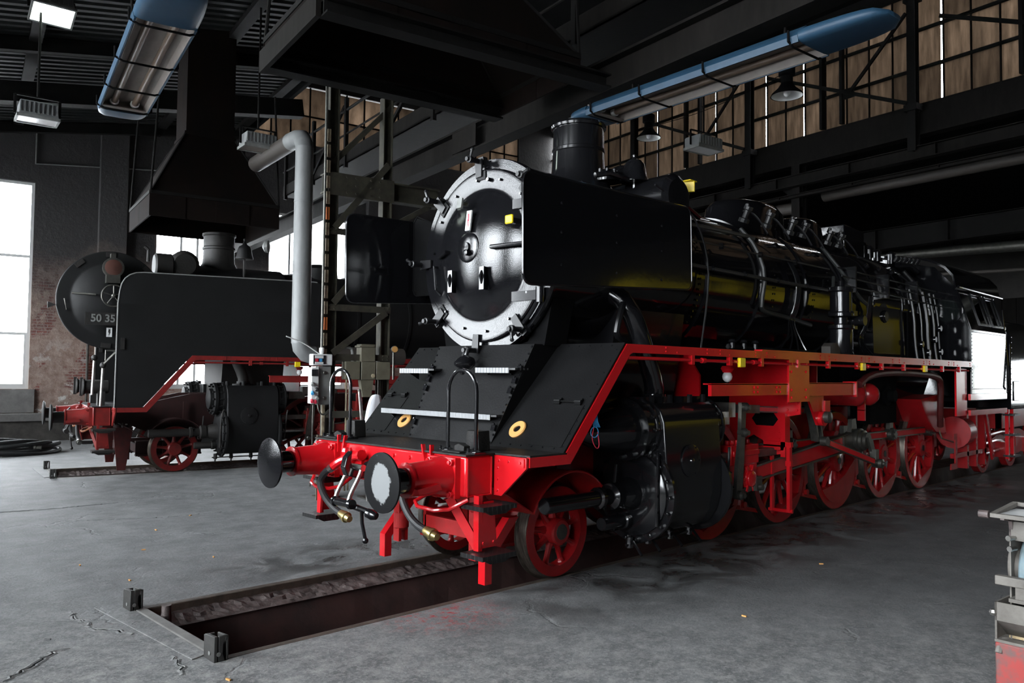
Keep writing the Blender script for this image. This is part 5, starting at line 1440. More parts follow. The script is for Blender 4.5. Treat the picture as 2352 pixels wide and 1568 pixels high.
    P('trunnion_pin', MB().lathe([(0, .07), (.08, .07), (.09, .05)], (4.14, -1.43, 1.40), (0, -1, 0), 16), K['brassy'], lbo)
    sh = MB().bar((3.42, -1.34, 1.12), (3.42, -1.34, .30), .04, .06).bar((3.42, -1.12, 1.05), (3.42, -1.12, .30), .03, .05)
    sh.cyl((3.42, -1.38, .31), (3.42, -1.08, .31), .022, n=8).box(3.40, 3.46, -1.37, -1.02, 1.06, 1.12).box(3.40, 3.45, -1.37, -1.30, .84, .90)
    P('step_stirrup', sh, K['red'], root)

def cylinders(root, K):
    G = K['cyl']
    for s in (-1, 1):
        y = s * 1.10
        poly = [(s * .55, 1.62), (s * 1.30, 1.62), (s * 1.39, 1.55), (s * 1.43, 1.44), (s * 1.46, 1.05), (s * 1.46, .72), (s * 1.42, .55), (s * 1.33, .41), (s * 1.18, .33), (s * 1.0, .32), (s * .8, .40), (s * .55, .55)]
        c = MB().prism(poly, (.78, 0, 0), (0, 1, 0), (0, 0, 1), (.96, 0, 0))
        co = P('cylinder_block', c, G, root, bevel=.012)
        if s < 0 or K['new']:
            d = MB().lathe([(0, .16), (.012, .16), (.014, .15), (.016, .03), (.03, .025), (.035, 0)], (1.18, s * 1.458, 1.06), (0, s, 0), 28)
            d.rivets([(1.18 + math.cos(a * PI / 3) * .145, s * 1.47, 1.06 + math.sin(a * PI / 3) * .145) for a in range(6)], (0, s, 0), .012)
            P('inspection_cover', d, G, co)
        for x, d_, nm in ((.78, -1, 'front'), (1.74, 1, 'rear')):
            h = MB().lathe([(0, .47), (.035, .47), (.04, .40), (.07, .40), (.09, .36), (.11, .22)], (x, y, .75), (d_, 0, 0), 36)
            for k in range(18):
                a = 2 * PI * k / 18
                h.lathe([(0, .02), (.05, .02), (.052, .012), (.07, .012)], (x + d_ * .03, y + math.cos(a) * .435, .75 + math.sin(a) * .435), (d_, 0, 0), 6)
            h.lathe([(0, .31), (.05, .31), (.055, .285), (.14, .285), (.145, .30), (.17, .30)], (x, y, 1.37), (d_, 0, 0), 32)
            for k in range(14):
                a = 2 * PI * k / 14
                h.lathe([(0, .018), (.05, .018), (.052, .010), (.07, .010)], (x + d_ * .05, y + math.cos(a) * .296, 1.37 + math.sin(a) * .296), (d_, 0, 0), 6)
                h.bar((x + d_ * .05, y + math.cos(a) * .28, 1.37 + math.sin(a) * .28), (x + d_ * .15, y + math.cos(a) * .28, 1.37 + math.sin(a) * .28), .012, .04)
            P('cylinder_cover', h, G, co)
        vc = MB().lathe([(0, .30), (.03, .30), (.035, .20), (.10, .19), (.12, .12), (.14, 0)], (.61, y, 1.37), (-1, 0, 0), 32) if not K['new'] else MB().lathe([(0, .30), (.03, .30), (.035, .22), (.10, .225), (.30, .20), (.52, .15), (.66, .10), (.70, .07), (.72, 0)], (.61, y, 1.37), (-1, 0, 0), 32)
        for k in range(12):
            a = 2 * PI * k / 12
            vc.lathe([(0, .018), (.045, .018)], (.58, y + math.cos(a) * .265, 1.37 + math.sin(a) * .265), (-1, 0, 0), 6)
        P('valve_cover', vc, G, co)
        vb = MB().lathe([(0, .10), (.08, .10), (.09, .06), (.22, .06)], (1.86, y, 1.42), (1, 0, 0), 16)
        vb.box(2.02, 2.34, y - .09, y + .09, 1.36, 1.50).box(2.28, 2.42, y - .12, y + .06, 1.44, 1.60)
        P('valve_crosshead', vb, 'bright_steel' if K['new'] else 'dull_steel', co)
        tr = MB().lathe([(0, .0), (0, .066), (.008, .072), (.70, .072), (.71, .10), (.75, .10), (.76, .075), (.88, .075), (.90, .125), (.99, .125), (1.0, .10), (1.06, .13), (1.24, .17)], (-.52, y, .75), (1, 0, 0), 22)
        for k in range(6):
            a = k * PI / 3
            tr.lathe([(0, .015), (.05, .015)], (.26, y + math.cos(a) * .085, .75 + math.sin(a) * .085), (-1, 0, 0), 6)
        tr.tube([(.42, y - .02, .88), (.43, y - .03, 1.05)], .014, 6)
        P('tail_rod_cover', tr, G if K['new'] else 'grimy_black', co)
        dv = MB().lathe([(0, 0), (0, .058), (.02, .064), (.30, .064), (.31, .08), (.36, .08), (.45, .05)], (.28, y - s * .02, .50), (1, 0, 0), 18)
        P('relief_valve', dv, G if K['new'] else 'grimy_black', co)
        dc = MB()
        for x in (.66, .95, 1.32, 1.66):
            dc.cyl((x, s * 1.12, .34), (x, s * 1.12, .24), .035, n=8)
            dc.cyl((x, s * 1.16, .30), (x - .05, s * 1.3, .20), .014, n=6)
        dc.bar((.6, s * 1.12, .27), (1.75, s * 1.12, .27), .02, .02)
        dc.tube([(.74, s * 1.38, 1.17), (.70, s * 1.42, 1.12), (.67, s * 1.43, .92), (.66, s * 1.43, .48)], .017, 6, smooth=1)
        dc.tube([(1.92, s * 1.44, 1.15), (1.90, s * 1.45, 1.08), (1.86, s * 1.45, .62)], .015, 6, smooth=1)
        P('drain_pipe', dc, G if K['new'] else 'grimy_black', co)
        tp = MB()
        for x in (.75, 1.05, 1.40, 1.64):
            tp.box(x, x + .12, s * 1.16 - .05, s * 1.16 + .05, 1.61, 1.68).lathe([(0, .028), (.08, .028)], (x + .06, s * 1.26, 1.62), (0, 0, 1), 6)
        tp.lathe([(0, .20), (.03, .20), (.035, .13), (.08, .125)], (1.17, s * 1.02, 1.62), (0, 0, 1), 20)
        P('chest_fitting', tp, G, co)
        spz = MB().tube([(.70, s * .72, 2.78), (.80, s * .98, 2.60), (1.0, s * 1.03, 2.16), (1.16, s * 1.04, 1.80), (1.17, s * 1.02, 1.66)], .10, 16, smooth=1)
        P('steam_pipe', spz, K['pipe'], root)
    sd = MB().prism([(-.62, .55), (-.62, 1.5), (-.72, 2.0), (-.80, 2.6), (.80, 2.6), (.72, 2.0), (.62, 1.5), (.62, .55)], (.85, 0, 0), (0, 1, 0), (0, 0, 1), (1.2, 0, 0))
    P('smokebox_saddle', sd, K['pipe'] if K['new'] else 'grimy_black', root)

def running_board(root, K, xend=9.65):
    for s in (-1, 1):
        y0, y1 = sorted((s * 1.455, s * 1.49))
        t = .08
        edge = MB().prism([(-1.09, 1.235), (-.68, 1.235), (.13, 2.168), (.13 + .001, 2.168 - t * .0), (.60, 2.168), (.60, 2.09), (.215, 2.09), (.175, 2.075), (-.615, 1.155), (-1.09, 1.155)], (0, y0, 0), (1, 0, 0), (0, 0, 1), (0, y1 - y0, 0))
        P('apron_edge', edge, K['red'], root)
        xs = [.60, 1.545, 2.50, 4.05, 5.25, 6.3, 7.5, 8.6, xend]
        for i, (a, b_) in enumerate(zip(xs[:-1], xs[1:])):
            v = MB().box(a, b_ - .006, y0, y1, 2.09, 2.168)
            if a >= 2.5: v.box(a, b_ - .002, y0 - .012, y1 + .05, 2.168, 2.186)
            if s < 0: v.rivets([(x, y0, z) for x in (a + .12, b_ - .12) for z in (2.115, 2.15)] + [(a + .3, y0, 2.11)], (0, -1, 0), .011)
            P('valance_plate', v, K['red'], root)
        P('running_board', MB().box(.13, xend, min(s * .80, s * 1.46), max(s * .80, s * 1.46), 2.15, 2.168), K['plate'], root)
        rd = MB().tube([(.16, s * 1.47, 2.045), (xend - .15, s * 1.47, 2.03)], .017, 8)
        for x in (1.15, 1.85, 2.5, 3.35, 4.15, 5.0, 5.8, 6.6, 7.4, 8.2, 9.0): rd.box(x, x + .05, s * 1.47 - .022, s * 1.47 + .022, 2.0, 2.09)
        for x in (1.35, 2.35, 5.35): rd.lathe([(0, .028), (.06, .028)], (x, s * 1.47, 2.043), (1, 0, 0), 8)
        ro = P('conduit_pipe', rd, K['red'], root)
        if K['tags'] and s < 0:
            for x in (2.02, 5.10, 7.36):
                P('yellow_tag', MB().box(x, x + .11, -1.515, -1.475, 1.985, 2.085), 'yellow_paint', ro, bevel=.008)
    lp = MB().lathe([(0, .06), (.03, .075), (.05, .06), (.07, .05)], (2.2, -1.25, 2.0), (0, 0, -1), 14)
    l_ = P('frame_lamp', lp, K['red'], root)
    P('lamp_globe', MB().sphere((2.2, -1.25, 1.885), .055, 12, (1, 1, 1.1)), 'glass_white', l_)

def boiler(root, K):
    G = K['gloss']; C = (0, 0, 3.05)
    sb = MB().lathe([(0, .86), (0, .955), (.02, .967), (.05, .967), (.07, .935), (2.30, .935)], (-.21, 0, 3.06), (1, 0, 0), 72)
    P('smokebox', sb, G, root, smooth=30)
    b = MB().lathe([(0, .90), (4.6, .90), (4.7, .915), (7.5, .915)], (2.09, 0, 3.05), (1, 0, 0), 72)
    P('boiler_barrel', b, G, root)
    bd = MB()
    for x in (2.35, 3.55, 4.75, 5.9, 6.95, 8.1): bd.lathe([(0, .90), (0, .924), (.06, .924), (.06, .90)], (x, 0, 3.05), (1, 0, 0), 64, cap=False)
    P('boiler_band', bd, G, root)
    fb = MB().prism([(-.92, 3.0), (-.94, 2.2), (-.72, 1.5), (-.72, .95), (.72, .95), (.72, 1.5), (.94, 2.2), (.92, 3.0)], (6.9, 0, 0), (0, 1, 0), (0, 0, 1), (2.6, 0, 0))
    P('firebox', fb, G, root)
    if K['new']: P('dark_filler', MB().box(2.05, 6.85, -.42, .42, 1.2, 2.3), 'soot_black', root)  # black filler box added to keep the gap under the boiler dark
    P('yoke_plate', MB().prism([(-.80, 1.45), (-.80, 1.9), (-.60, 2.2), (.60, 2.2), (.80, 1.9), (.80, 1.45)], (2.35, 0, 0), (0, 1, 0), (0, 0, 1), (.03, 0, 0)), K['red'], root)
    P('yoke_plate', MB().prism([(-.98, 1.5), (-.98, 2.1), (-.6, 2.1), (-.6, 1.5)], (4.9, 0, 0), (0, 1, 0), (0, 0, 1), (.03, 0, 0)), K['frame'], root)

def build_cab(root, K):
    G = K['gloss']
    x0, x1 = 9.65, 11.65
    cabp = thing_part('cab', root)
    for s in (-1, 1):
        sd = MB().prism([(x0, 1.64), (x1, 1.64), (x1, 2.74), (x0, 2.74)], (0, s * 1.46, 0), (1, 0, 0), (0, 0, 1), (0, s * .02, 0))
        sd.prism([(x0, 0), (x1, 0), (x1, .76), (x1 - .08, .76), (x1 - .08, .12), (11.0, .12), (11.0, .68), (x1 - .05, .68), (x1, .76), (x0, .76), (x0, .70), (10.85, .70), (10.85, .12), (10.2, .12), (10.2, .70), (x0, .70)], (0, s * 1.47, 2.74), (1, 0, 0), Vector((0, -s * .30, 1)).normalized(), (0, s * .015, 0))
        if s < 0:
            sd.rivets([(x, -1.48, 1.72) for x in [x0 + .06 * i for i in range(33)]] + [(x, -1.48, 2.70) for x in [x0 + .06 * i for i in range(33)]] + [(x, -1.48, 1.75 + .06 * i) for x in (x0 + .03, x1 - .03) for i in range(16)], (0, -1, 0), .009, n=5)
        P('cab_side', sd, G, cabp)
        if s < 0:
            for a, b_ in ((10.2, 10.85), (11.0, 11.57)):
                P('window_pane', MB().prism([(a, .12), (b_, .12), (b_, .70), (a, .70)], (0, -1.465, 2.74), (1, 0, 0), Vector((0, .30, 1)).normalized(), (0, .006, 0)), 'cab_glass', cabp)
            wf = MB()
            for a, b_ in ((10.2, 10.85), (11.0, 11.57)):
                for q0, q1 in (((a, .12), (b_, .12)), ((a, .70), (b_, .70)), ((a, .12), (a, .70)), ((b_, .12), (b_, .70))):
                    up = Vector((0, .30, 1)).normalized(); o = Vector((0, -1.49, 2.74))
                    wf.bar(o + Vector((q0[0], 0, 0)) + up * q0[1], o + Vector((q1[0], 0, 0)) + up * q1[1], .03, .03)
            P('window_frame', wf, G, cabp)
        st = MB().box(x0 - .1, x1, min(s * 1.45, s * 1.49), max(s * 1.45, s * 1.49), 1.53, 1.635)
        st.box(x0 - .1, x1, min(s * 1.45, s * 1.49), max(s * 1.45, s * 1.49), 1.27, 1.36)
        st.box(x0 - .62, x0 - .1, min(s * 1.40, s * 1.43), max(s * 1.40, s * 1.43), 1.27, 2.06)
        P('cab_sill', st, K['redside'], cabp)
    fr = MB().prism([(-1.46, 2.17), (-1.46, 2.74), (-1.24, 3.48), (-.9, 3.86), (0, 4.08), (.9, 3.86), (1.24, 3.48), (1.46, 2.74), (1.46, 2.17)], (x0, 0, 0), (0, 1, 0), (0, 0, 1), (.03, 0, 0))
    P('cab_front', fr, G, cabp)
    pw = MB().lathe([(0, .25), (.03, .25), (.03, .20), (.012, .20)], (x0, -1.10, 3.08), (-1, 0, 0), 28, cap=False)
    po = P('porthole_ring', pw, G, cabp)
    P('porthole_glass', MB().lathe([(0, .20), (.01, .20)], (x0 - .003, -1.10, 3.08), (-1, 0, 0), 28), 'glass_dark', po)
    prof = []
    for i in range(13):
        a = PI * i / 12
        prof.append((-1.30 * math.cos(a), 3.46 + .66 * math.sin(a) ** .8))
    vs = []; fs = []
    for x in (x0 - .15, x1 + .35):
        for y, z in prof: vs.append((x, y, z))
        for y, z in prof: vs.append((x, y * .98, z - .03))
    n = 13
    for i in range(n - 1):
        fs += [(i, i + 1, 2 * n + i + 1, 2 * n + i), (n + i, 3 * n + i, 3 * n + i + 1, n + i + 1), (i, n + i, n + i + 1, i + 1), (2 * n + i, 2 * n + i + 1, 3 * n + i + 1, 3 * n + i)]
    fs += [(0, 2 * n, 3 * n, n), (n - 1, 2 * n - 1, 4 * n - 1, 3 * n - 1)]
    P('cab_roof', MB().add(vs, fs), G, cabp)
    gt = MB().tube([(x0 - .15, -1.33, 3.47), (x1 + .35, -1.33, 3.45)], .025, 8)
    P('rain_gutter', gt, G, cabp)
    cf = MB().box(x0, x1 + .1, -1.4, 1.4, 1.5, 1.56)
    P('cab_floor', cf, 'soot_black', cabp)
    hr = MB().tube([(x1 + .02, -1.50, 1.7), (x1 + .02, -1.53, 1.75), (x1 + .02, -1.42, 3.2)], .02, 8)
    P('cab_handrail', hr, G, cabp)

def tender(label, K, loc, rz):
    t = thing('tender', label, 'tender', loc, rz)
    x0, x1 = 12.05, 19.2
    bd = MB().prism([(-1.45, 1.32), (-1.46, 2.7), (-1.30, 3.02), (-1.2, 3.05), (1.2, 3.05), (1.30, 3.02), (1.46, 2.7), (1.45, 1.32)], (x0, 0, 0), (0, 1, 0), (0, 0, 1), (x1 - x0, 0, 0))
    o = P('tank', bd, K['gloss'], t, bevel=.02)
    P('rivet_row', MB().rivets([(x0 + .05, -1.455, 1.4 + .1 * i) for i in range(14)] + [(x0 + .1 * i, -1.45, 1.37) for i in range(60)], (0, -1, 0), .01, n=5), K['gloss'], o)
    hb = MB().box(x0 + .15, x0 + .55, -1.468, -1.45, 1.48, 1.86)
    P('hatch', hb, K['gloss'], o, bevel=.01)
    cv = MB().box(x0 - .4, x0 + .02, -1.38, -1.36, 1.65, 2.9).box(x0 - .4, x0 + .02, 1.36, 1.38, 1.65, 2.9)
    P('gangway_sheet', cv, K['gloss'], t)
    fr = MB().box(x0 - .15, x1, -1.30, -1.22, .95, 1.32).box(x0 - .15, x1, 1.22, 1.30, .95, 1.32).box(x0 - .15, x0 - .05, -1.3, 1.3, .95, 1.3)
    P('tender_frame', fr, K['frame'], t)
    for xb in (13.6, 17.4):
        bg = MB()
        for s in (-1, 1):
            bg.prism([(xb - 1.3, .45), (xb - 1.3, .72), (xb - .6, .86), (xb + .6, .86), (xb + 1.3, .72), (xb + 1.3, .45), (xb + .5, .35), (xb - .5, .35)], (0, s * 1.0, 0), (1, 0, 0), (0, 0, 1), (0, s * .05, 0))
            for x in (xb - .95, xb + .95): bg.box(x - .14, x + .14, s * 1.12 - .1, s * 1.12 + .1, .36, .66)
            for k in (-.35, 0, .35): bg.box(xb + k - .1, xb + k + .1, s * 1.03 - .04, s * 1.03 + .04, .50, .70)
        bo = P('tender_bogie', bg, K['frame'], t)
        wm = wheel_mesh(.5, 9, .12).mesh('tender_wheel', K['wheel']); tm = tyre_mesh(.5).mesh('tyre', 'tread_steel')
        for x in (xb - .95, xb + .95):
            for s in (-1, 1):
                w_ = link('tender_wheel', wm, bo, (x, s * .725, .5), (0, 0, 0 if s < 0 else PI))
    for s in (-1, 1):
        st = MB().box(x0 - .10, x0 - .06, s * 1.40 - .03, s * 1.40 + .03, .38, 1.32).box(x0 + .22, x0 + .26, s * 1.40 - .03, s * 1.40 + .03, .38, 1.32)
        so = P('step_hanger', st, K['red'], t)
        for z in (1.20, .82, .42):
            P('step_tread', MB().box(x0 - .12, x0 + .28, min(s * 1.34, s * 1.54), max(s * 1.34, s * 1.54), z, z + .035), 'tread_plate', so)
    pp = MB()
    for z, y in ((.80, -1.1), (.62, -1.0), (.45, -1.05)):
        pp.tube([(x0 - .5, y, z), (x0 + .4, y - .05, z + .06), (x0 + 1.2, y, z + .02)], .04, 8)
    pp.lathe([(0, .1), (.5, .1)], (x0 - .35, -1.0, 1.05), (1, 0, 0), 12)
    P('feed_pipe', pp, K['frame'], t)
    return t
def rpoly(pts, r, n=5):
    """polygon with rounded corners"""
    out = []
    m = len(pts)
    for i in range(m):
        p, a, b_ = Vector(pts[i]), Vector(pts[i - 1]), Vector(pts[(i + 1) % m])
        rr = r[i] if isinstance(r, (list, tuple)) else r
        if rr <= 0: out.append(tuple(p)); continue
        d0, d1 = (a - p).normalized(), (b_ - p).normalized()
        for k in range(n + 1):
            t = k / n
            q = (p + d0 * rr) * (1 - t) ** 2 + p * 2 * t * (1 - t) + (p + d1 * rr) * t ** 2
            out.append(tuple(q))
    return out

def front_dog(root, ang, K, x=-.21, R_=.945, lever=True):
    c, s = math.cos(ang), math.sin(ang)
    e = Vector((0, c, s)); t = Vector((0, -s, c))
    o = Vector((x, 0, 3.06)) + e * R_
    m = MB().prism([(-.05, -.04), (.05, -.04), (.035, .05), (-.035, .05)], o, t, e, (-.06, 0, 0))
    m.prism([(-.04, -.16), (.04, -.16), (.05, .02), (-.05, .02)], o + Vector((-.075, 0, 0)), t, e, (-.02, 0, 0))
    m.lathe([(0, .026), (.13, .026), (.132, .036), (.17, .036), (.175, .022), (.20, .022)], o + Vector((-.05, 0, 0)), (-1, 0, 0), 10)
    if lever:
        m.tube([o + Vector((-.20, 0, 0)), o + Vector((-.21, 0, 0)) + e * .05 + t * .03, o + Vector((-.21, 0, 0)) + e * .085 + t * .045], .015, 8)
        m.sphere(o + Vector((-.21, 0, 0)) + e * .09 + t * .05, .021, 8)
    return P('door_clamp', m, 'pipe_black', root)

def door_mesh(r=.86):
    return MB().lathe([(-.02, r * .98), (0, r), (.030, r), (.040, r - .010), (.041, r - .016), (.0412, r - .04), (.0414, r * .84), (.0416, r * .78), (.043, r * .755), (.049, r * .735), (.062, r * .71), (.088, r * .66), (.125, r * .57), (.165, r * .44), (.195, r * .29), (.212, r * .15), (.218, .0)], (0, 0, 0), (-1, 0, 0), 96)
def door_x(r, R_=.86):
    q = r / R_
    pts = [(0, .218), (.15, .212), (.29, .195), (.44, .165), (.58, .125), (.66, .088), (.755, .043), (1.1, .045)]
    for (a, u), (b_, v) in zip(pts[:-1], pts[1:]):
        if q <= b_: return u + (v - u) * (q - a) / (b_ - a)
    return .045

def engine_one():
    K = dict(new=True, red='red_gloss', redside='red_gloss', plate='plate_black', frame='red_frame', wheel='red_wheel', steel='dull_steel', bright='bright_steel',
             pipe='gloss_black_pipe', cyl='gloss_black_pipe', brass='brass', brassy='dull_steel', linkmat='dull_steel', gloss='gloss_black', tags=True,
             handle='red_gloss', bufface=('worn_buffer_face', 'door_black'))
    root = thing('steam_locomotive', 'gleaming black steam locomotive with bright red wheels and buffer beam, over the open pit', 'locomotive')
    front_end(root, K)
    running_gear(root, K)
    cylinders(root, K)
    running_board(root, K)
    boiler(root, K)
    build_cab(root, K)
    # sloping apron plates between platform and running board
    th = math.atan2(.93, .80)
    u = Vector((math.cos(th), 0, math.sin(th))); nrm = Vector((-math.sin(th), 0, math.cos(th)))
    Lp = math.hypot(.93, .80)
    for s in (-1, 1):
        ap = MB().prism([(s * 1.485, 0), (s * .52, 0), (s * .52, Lp), (s * 1.485, Lp)], (-.69, 0, 1.24), (0, 1, 0), u, nrm * .012)
        a_ = P('apron_plate', ap, 'satin_black', root)
        rv = MB()
        for k in range(9): rv.rivets([Vector((-.69, s * 1.44, 1.24)) + u * (.06 + Lp * .11 * k) + nrm * .012], nrm, .010)
        for k in range(7): rv.rivets([Vector((-.69, s * (.58 + .13 * k), 1.24)) + u * q + nrm * .012 for q in (.035, Lp - .035)], nrm, .010)
        P('rivet_row', rv, 'gloss_black_pipe', a_)
        hp = MB().prism([(s * 1.43, .05), (s * 1.05, .05), (s * 1.05, .50), (s * 1.43, .50)], Vector((-.69, 0, 1.24)) + nrm * .012, (0, 1, 0), u, nrm * .006)
        for yy in (1.12, 1.36):
            o = Vector((-.69, s * yy, 1.24)) + u * .52 + nrm * .015
            hp.prism([(-.035, -.03), (.035, -.03), (.03, .04), (-.03, .04)], o, (0, 1, 0), u, nrm * .022)
            hp.lathe([(0, .016), (.07, .016)], o - Vector((0, .035, 0)) + nrm * .02, (0, 1, 0), 8)
        hp.tube([Vector((-.69, s * 1.12, 1.24)) + u * .52 + nrm * .035, Vector((-.69, s * 1.36, 1.24)) + u * .52 + nrm * .035], .006, 6)
        P('apron_hatch', hp, 'satin_black', a_)
        o = Vector((-.69, s * .83, 1.24)) + u * .195 + nrm * .012
        P('ring_plate', MB().lathe([(0, .043), (0, .088), (.012, .09), (.022, .082), (.022, .040), (.018, .036), (0, .036)], o, nrm, 36, cap=False), 'cream_ring', a_)
        P('ring_centre', MB().lathe([(0, .05), (.006, .05)], o + nrm * .002, nrm, 24), 'hood_rust', a_)
    cp = MB()
    vs = [(-.70, .60, 1.245), (-.70, -.60, 1.245), (-.24, -.70, 2.17), (-.24, .70, 2.17)]
    nc = (Vector(vs[1]) - Vector(vs[0])).cross(Vector(vs[3]) - Vector(vs[0])).normalized()
    if nc.x > 0: nc = -nc
    cp.add([Vector(v) for v in vs] + [Vector(v) - nc * .012 for v in vs], [(0, 1, 2, 3), (7, 6, 5, 4), (0, 4, 5, 1), (1, 5, 6, 2), (2, 6, 7, 3), (3, 7, 4, 0)])
    for s in (-1, 1):
        cp.add([(-.70, s * .60, 1.245), (-.24, s * .70, 2.17), (.10, s * .70, 2.17), (-.66, s * .6, 1.245)], [(0, 1, 2, 3)])
    cpo = P('centre_apron', cp, 'satin_black', root)
    rv = MB(); uc = (Vector(vs[3]) - Vector(vs[0])).normalized()
    for s in (-1, 1):
        for k in range(14):
            q = k / 13
            b0 = Vector((-.70, s * .585, 1.245)).lerp(Vector((-.24, s * .685, 2.17)), .03 + .94 * q)
            rv.rivets([b0], nc, .013)
        for q in (.16, .52, .62, .74):
            b0 = Vector((-.70, s * .57, 1.245)).lerp(Vector((-.24, s * .67, 2.17)), q)
            rv.prism([(-.025, -.03), (.025, -.03), (.025, .03), (-.025, .03)], b0, (0, 1, 0), uc, nc * .03)
            rv.sphere(b0 + nc * .03 + uc * .03, .016, 8)
    P('hinge_row', rv, 'gloss_black_pipe', cpo)
    # saddle fillet of smokebox onto the apron
    P('saddle_plate', MB().prism([(-.72, 2.16), (.72, 2.16), (.82, 2.6), (.5, 2.2), (0, 2.1), (-.5, 2.2), (-.82, 2.6)], (-.13, 0, 0), (0, 1, 0), (0, 0, 1), (.3, 0, 0)), 'soot_black', root)
    # steps on the aprons
    def tread(y0, y1, x0, x1, z):
        t = MB().prism([(x0, y0 + .05), (x0 + .03, y0), (x1, y0), (x1, y1), (x0 + .03, y1), (x0, y1 - .05)], (0, 0, z), (1, 0, 0), (0, 1, 0), (0, 0, .018))
        o = P('apron_step', t, 'tread_plate', root)
        P('step_nosing', MB().box(x0 - .006, x0 + .004, y0 + .05, y1 - .05, z - .028, z + .02), 'tread_edge', o)
        b = MB()
        for y in (y0 + .12, y1 - .12): b.prism([(x0 + .03, 0), (x1, 0), (x1, -.10)], (0, y, z), (1, 0, 0), (0, 0, 1), (0, .02, 0))
        P('step_bracket', b, 'gloss_black_pipe', o)
    tread(-.62, 1.16, -.67, -.53, 1.50)
    tread(.50, 1.08, -.50, -.30, 1.915)
    tread(-.68, -.12, -.50, -.30, 1.925)
    # U-shaped grab rails and lamp sockets on the platform
    for y0, y1, sy in ((.73, 1.08, 1), (-.74, -1.09, -1)):
        ym, h = (y0 + y1) / 2, abs(y1 - y0) / 2
        pts = [(-1.30, y0, 1.245), (-1.30, y0, 1.74)]
        for i in range(1, 12):
            a = PI * i / 12
            pts.append((-1.30, ym + (y0 - ym) * math.cos(a), 1.74 + h * math.sin(a)))
        pts += [(-1.30, y1, 1.74), (-1.30, y1, 1.245)]
        g = MB().tube(pts, .0165, 10)
        go = P('grab_rail', g, 'gloss_black_pipe', root)
        ft = MB()
        for y in (y0, y1):
            ft.lathe([(0, .045), (.02, .045), (.03, .025)], (-1.30, y, 1.249), (0, 0, 1), 10)
            ft.box(-1.36, -1.24, y - .055, y + .055, 1.249, 1.262)
            for dx in (-.045, .045): ft.lathe([(0, .014), (.035, .014)], (-1.30 + dx, y + .04, 1.255), (0, 0, 1), 6)
        P('rail_foot', ft, 'gloss_black_pipe', go)
        y = ym + .02
        ls = MB().prism([(-.085, 0), (.085, 0), (.07, .165), (-.07, .165)], (-1.17, y, 1.25), (0, 1, 0), (0, 0, 1), (.13, 0, 0))
        ls.prism([(-.07, 0), (.05, 0), (.05, .05), (.0, .07), (-.07, .05)], (-1.32, y, 1.25), (0, 1, 0), (0, 0, 1), (.07, 0, 0))
        ls.box(-1.40, -1.16, y - .11, y + .11, 1.249, 1.263)
        P('lamp_socket', ls, 'plate_black', root, bevel=.006)
    # smokebox door with everything on it
    d = P('smokebox_door', door_mesh(), 'door_black', root, smooth=40, loc=(-.235, 0, 3.06))
    ringm = MB().lathe([(0, .862), (0, .958), (-.02, .966)], (-.232, 0, 3.06), (-1, 0, 0), 96, cap=False)
    P('door_ring', ringm, 'door_black', root)
    gap = MB().lathe([(-.004, .855), (-.004, .87)], (-.232, 0, 3.06), (-1, 0, 0), 72, cap=False)
    P('ring_gap', gap, 'soot_black', root)
    bl = MB()
    for k in range(14):
        a = 2 * PI * k / 14 + .12
        bl.lathe([(0, .014), (.02, .012)], (-.045, math.cos(a) * .76, math.sin(a) * .76), (-1, 0, 0), 8)
    bl.lathe([(0, .02), (.03, .02)], (-.05, -.1, .74), (-1, 0, 0), 8)
    P('door_stud', bl, 'gloss_black_pipe', d)
    def on(y, z, extra=0): return Vector((-door_x(math.hypot(y, z)) - extra, y, z))
    for y0, z0, y1, z1, r in ((-.33, .03, -.72, .045, .022), (.56, .02, .36, .05, .020)):
        m = MB().tube([on(y0, z0), on(y0, z0, .05), on(y1, z1, .05), on(y1, z1)], r, 8)
        P('door_rail', m, 'gloss_black_pipe', d)
    P('door_rail', MB().tube([on(.70, -.06), on(.70, -.06, .05), on(.66, -.30, .05), on(.64, -.36)], .013, 8), 'gloss_black_pipe', d)
    for y in (.235, -.235):
        m = MB().prism([(0, -.13), (.06, -.13), (.10, .0), (.06, .09), (0, .09)], on(y, -.24), (-1, 0, 0), (0, 0, 1), (0, .022, 0))
        m.box(-door_x(.33) - .075, -door_x(.33) - .055, y - .02, y + .045, -.37, -.15)
        P('lamp_iron', m, 'gloss_black_pipe', d)
    P('centre_boss', MB().lathe([(0, .15), (.02, .15), (.03, .13), (.035, .05), (.055, .045), (.06, 0)], on(.02, .06, -.02), (-1, 0, 0), 32), 'door_black', d)
    P('centre_boss_pin', MB().lathe([(0, .03), (.07, .03), (.075, .012)], on(-.02, .0), (-1, 0, 0), 10), 'gloss_black_pipe', d)
    sg = MB().box(-.232, -.216, -.035, .035, .22, .42, Matrix.Rotation(.12, 3, 'Y'))
    so = P('warning_plate', sg, 'white_plastic', d)
    z = MB().prism([(-.004, .07), (.012, .07), (.002, .012), (.014, .012), (-.008, -.06), (-.002, -.004), (-.014, -.004)], (-.233, 0, .32), (0, 1, 0), (.12, 0, 1), (-.002, 0, 0))
    z.prism([(-.01, -.04), (.002, -.035), (-.012, -.075)], (-.233, 0, .32), (0, 1, 0), (.12, 0, 1), (-.002, 0, 0))
    P('lightning_mark', z, 'red_button', so)
    br = MB().box(-.27, -.25, .06, .13, .45, .55, Matrix.Rotation(.15, 3, 'Y')).box(-.26, -.16, .085, .10, .48, .52)
    P('lamp_bracket', br, 'grey_paint', d)
    yb = MB().bar(on(-.54, .26), on(-.54, .26, .09), .05, .05, (0, 0, 1))
    yo = P('tag_holder', yb, 'gloss_black_pipe', d)
    P('yellow_tag', MB().box(-.195, -.165, -.575, -.475, .23, .315), 'yellow_paint', yo, bevel=.012)
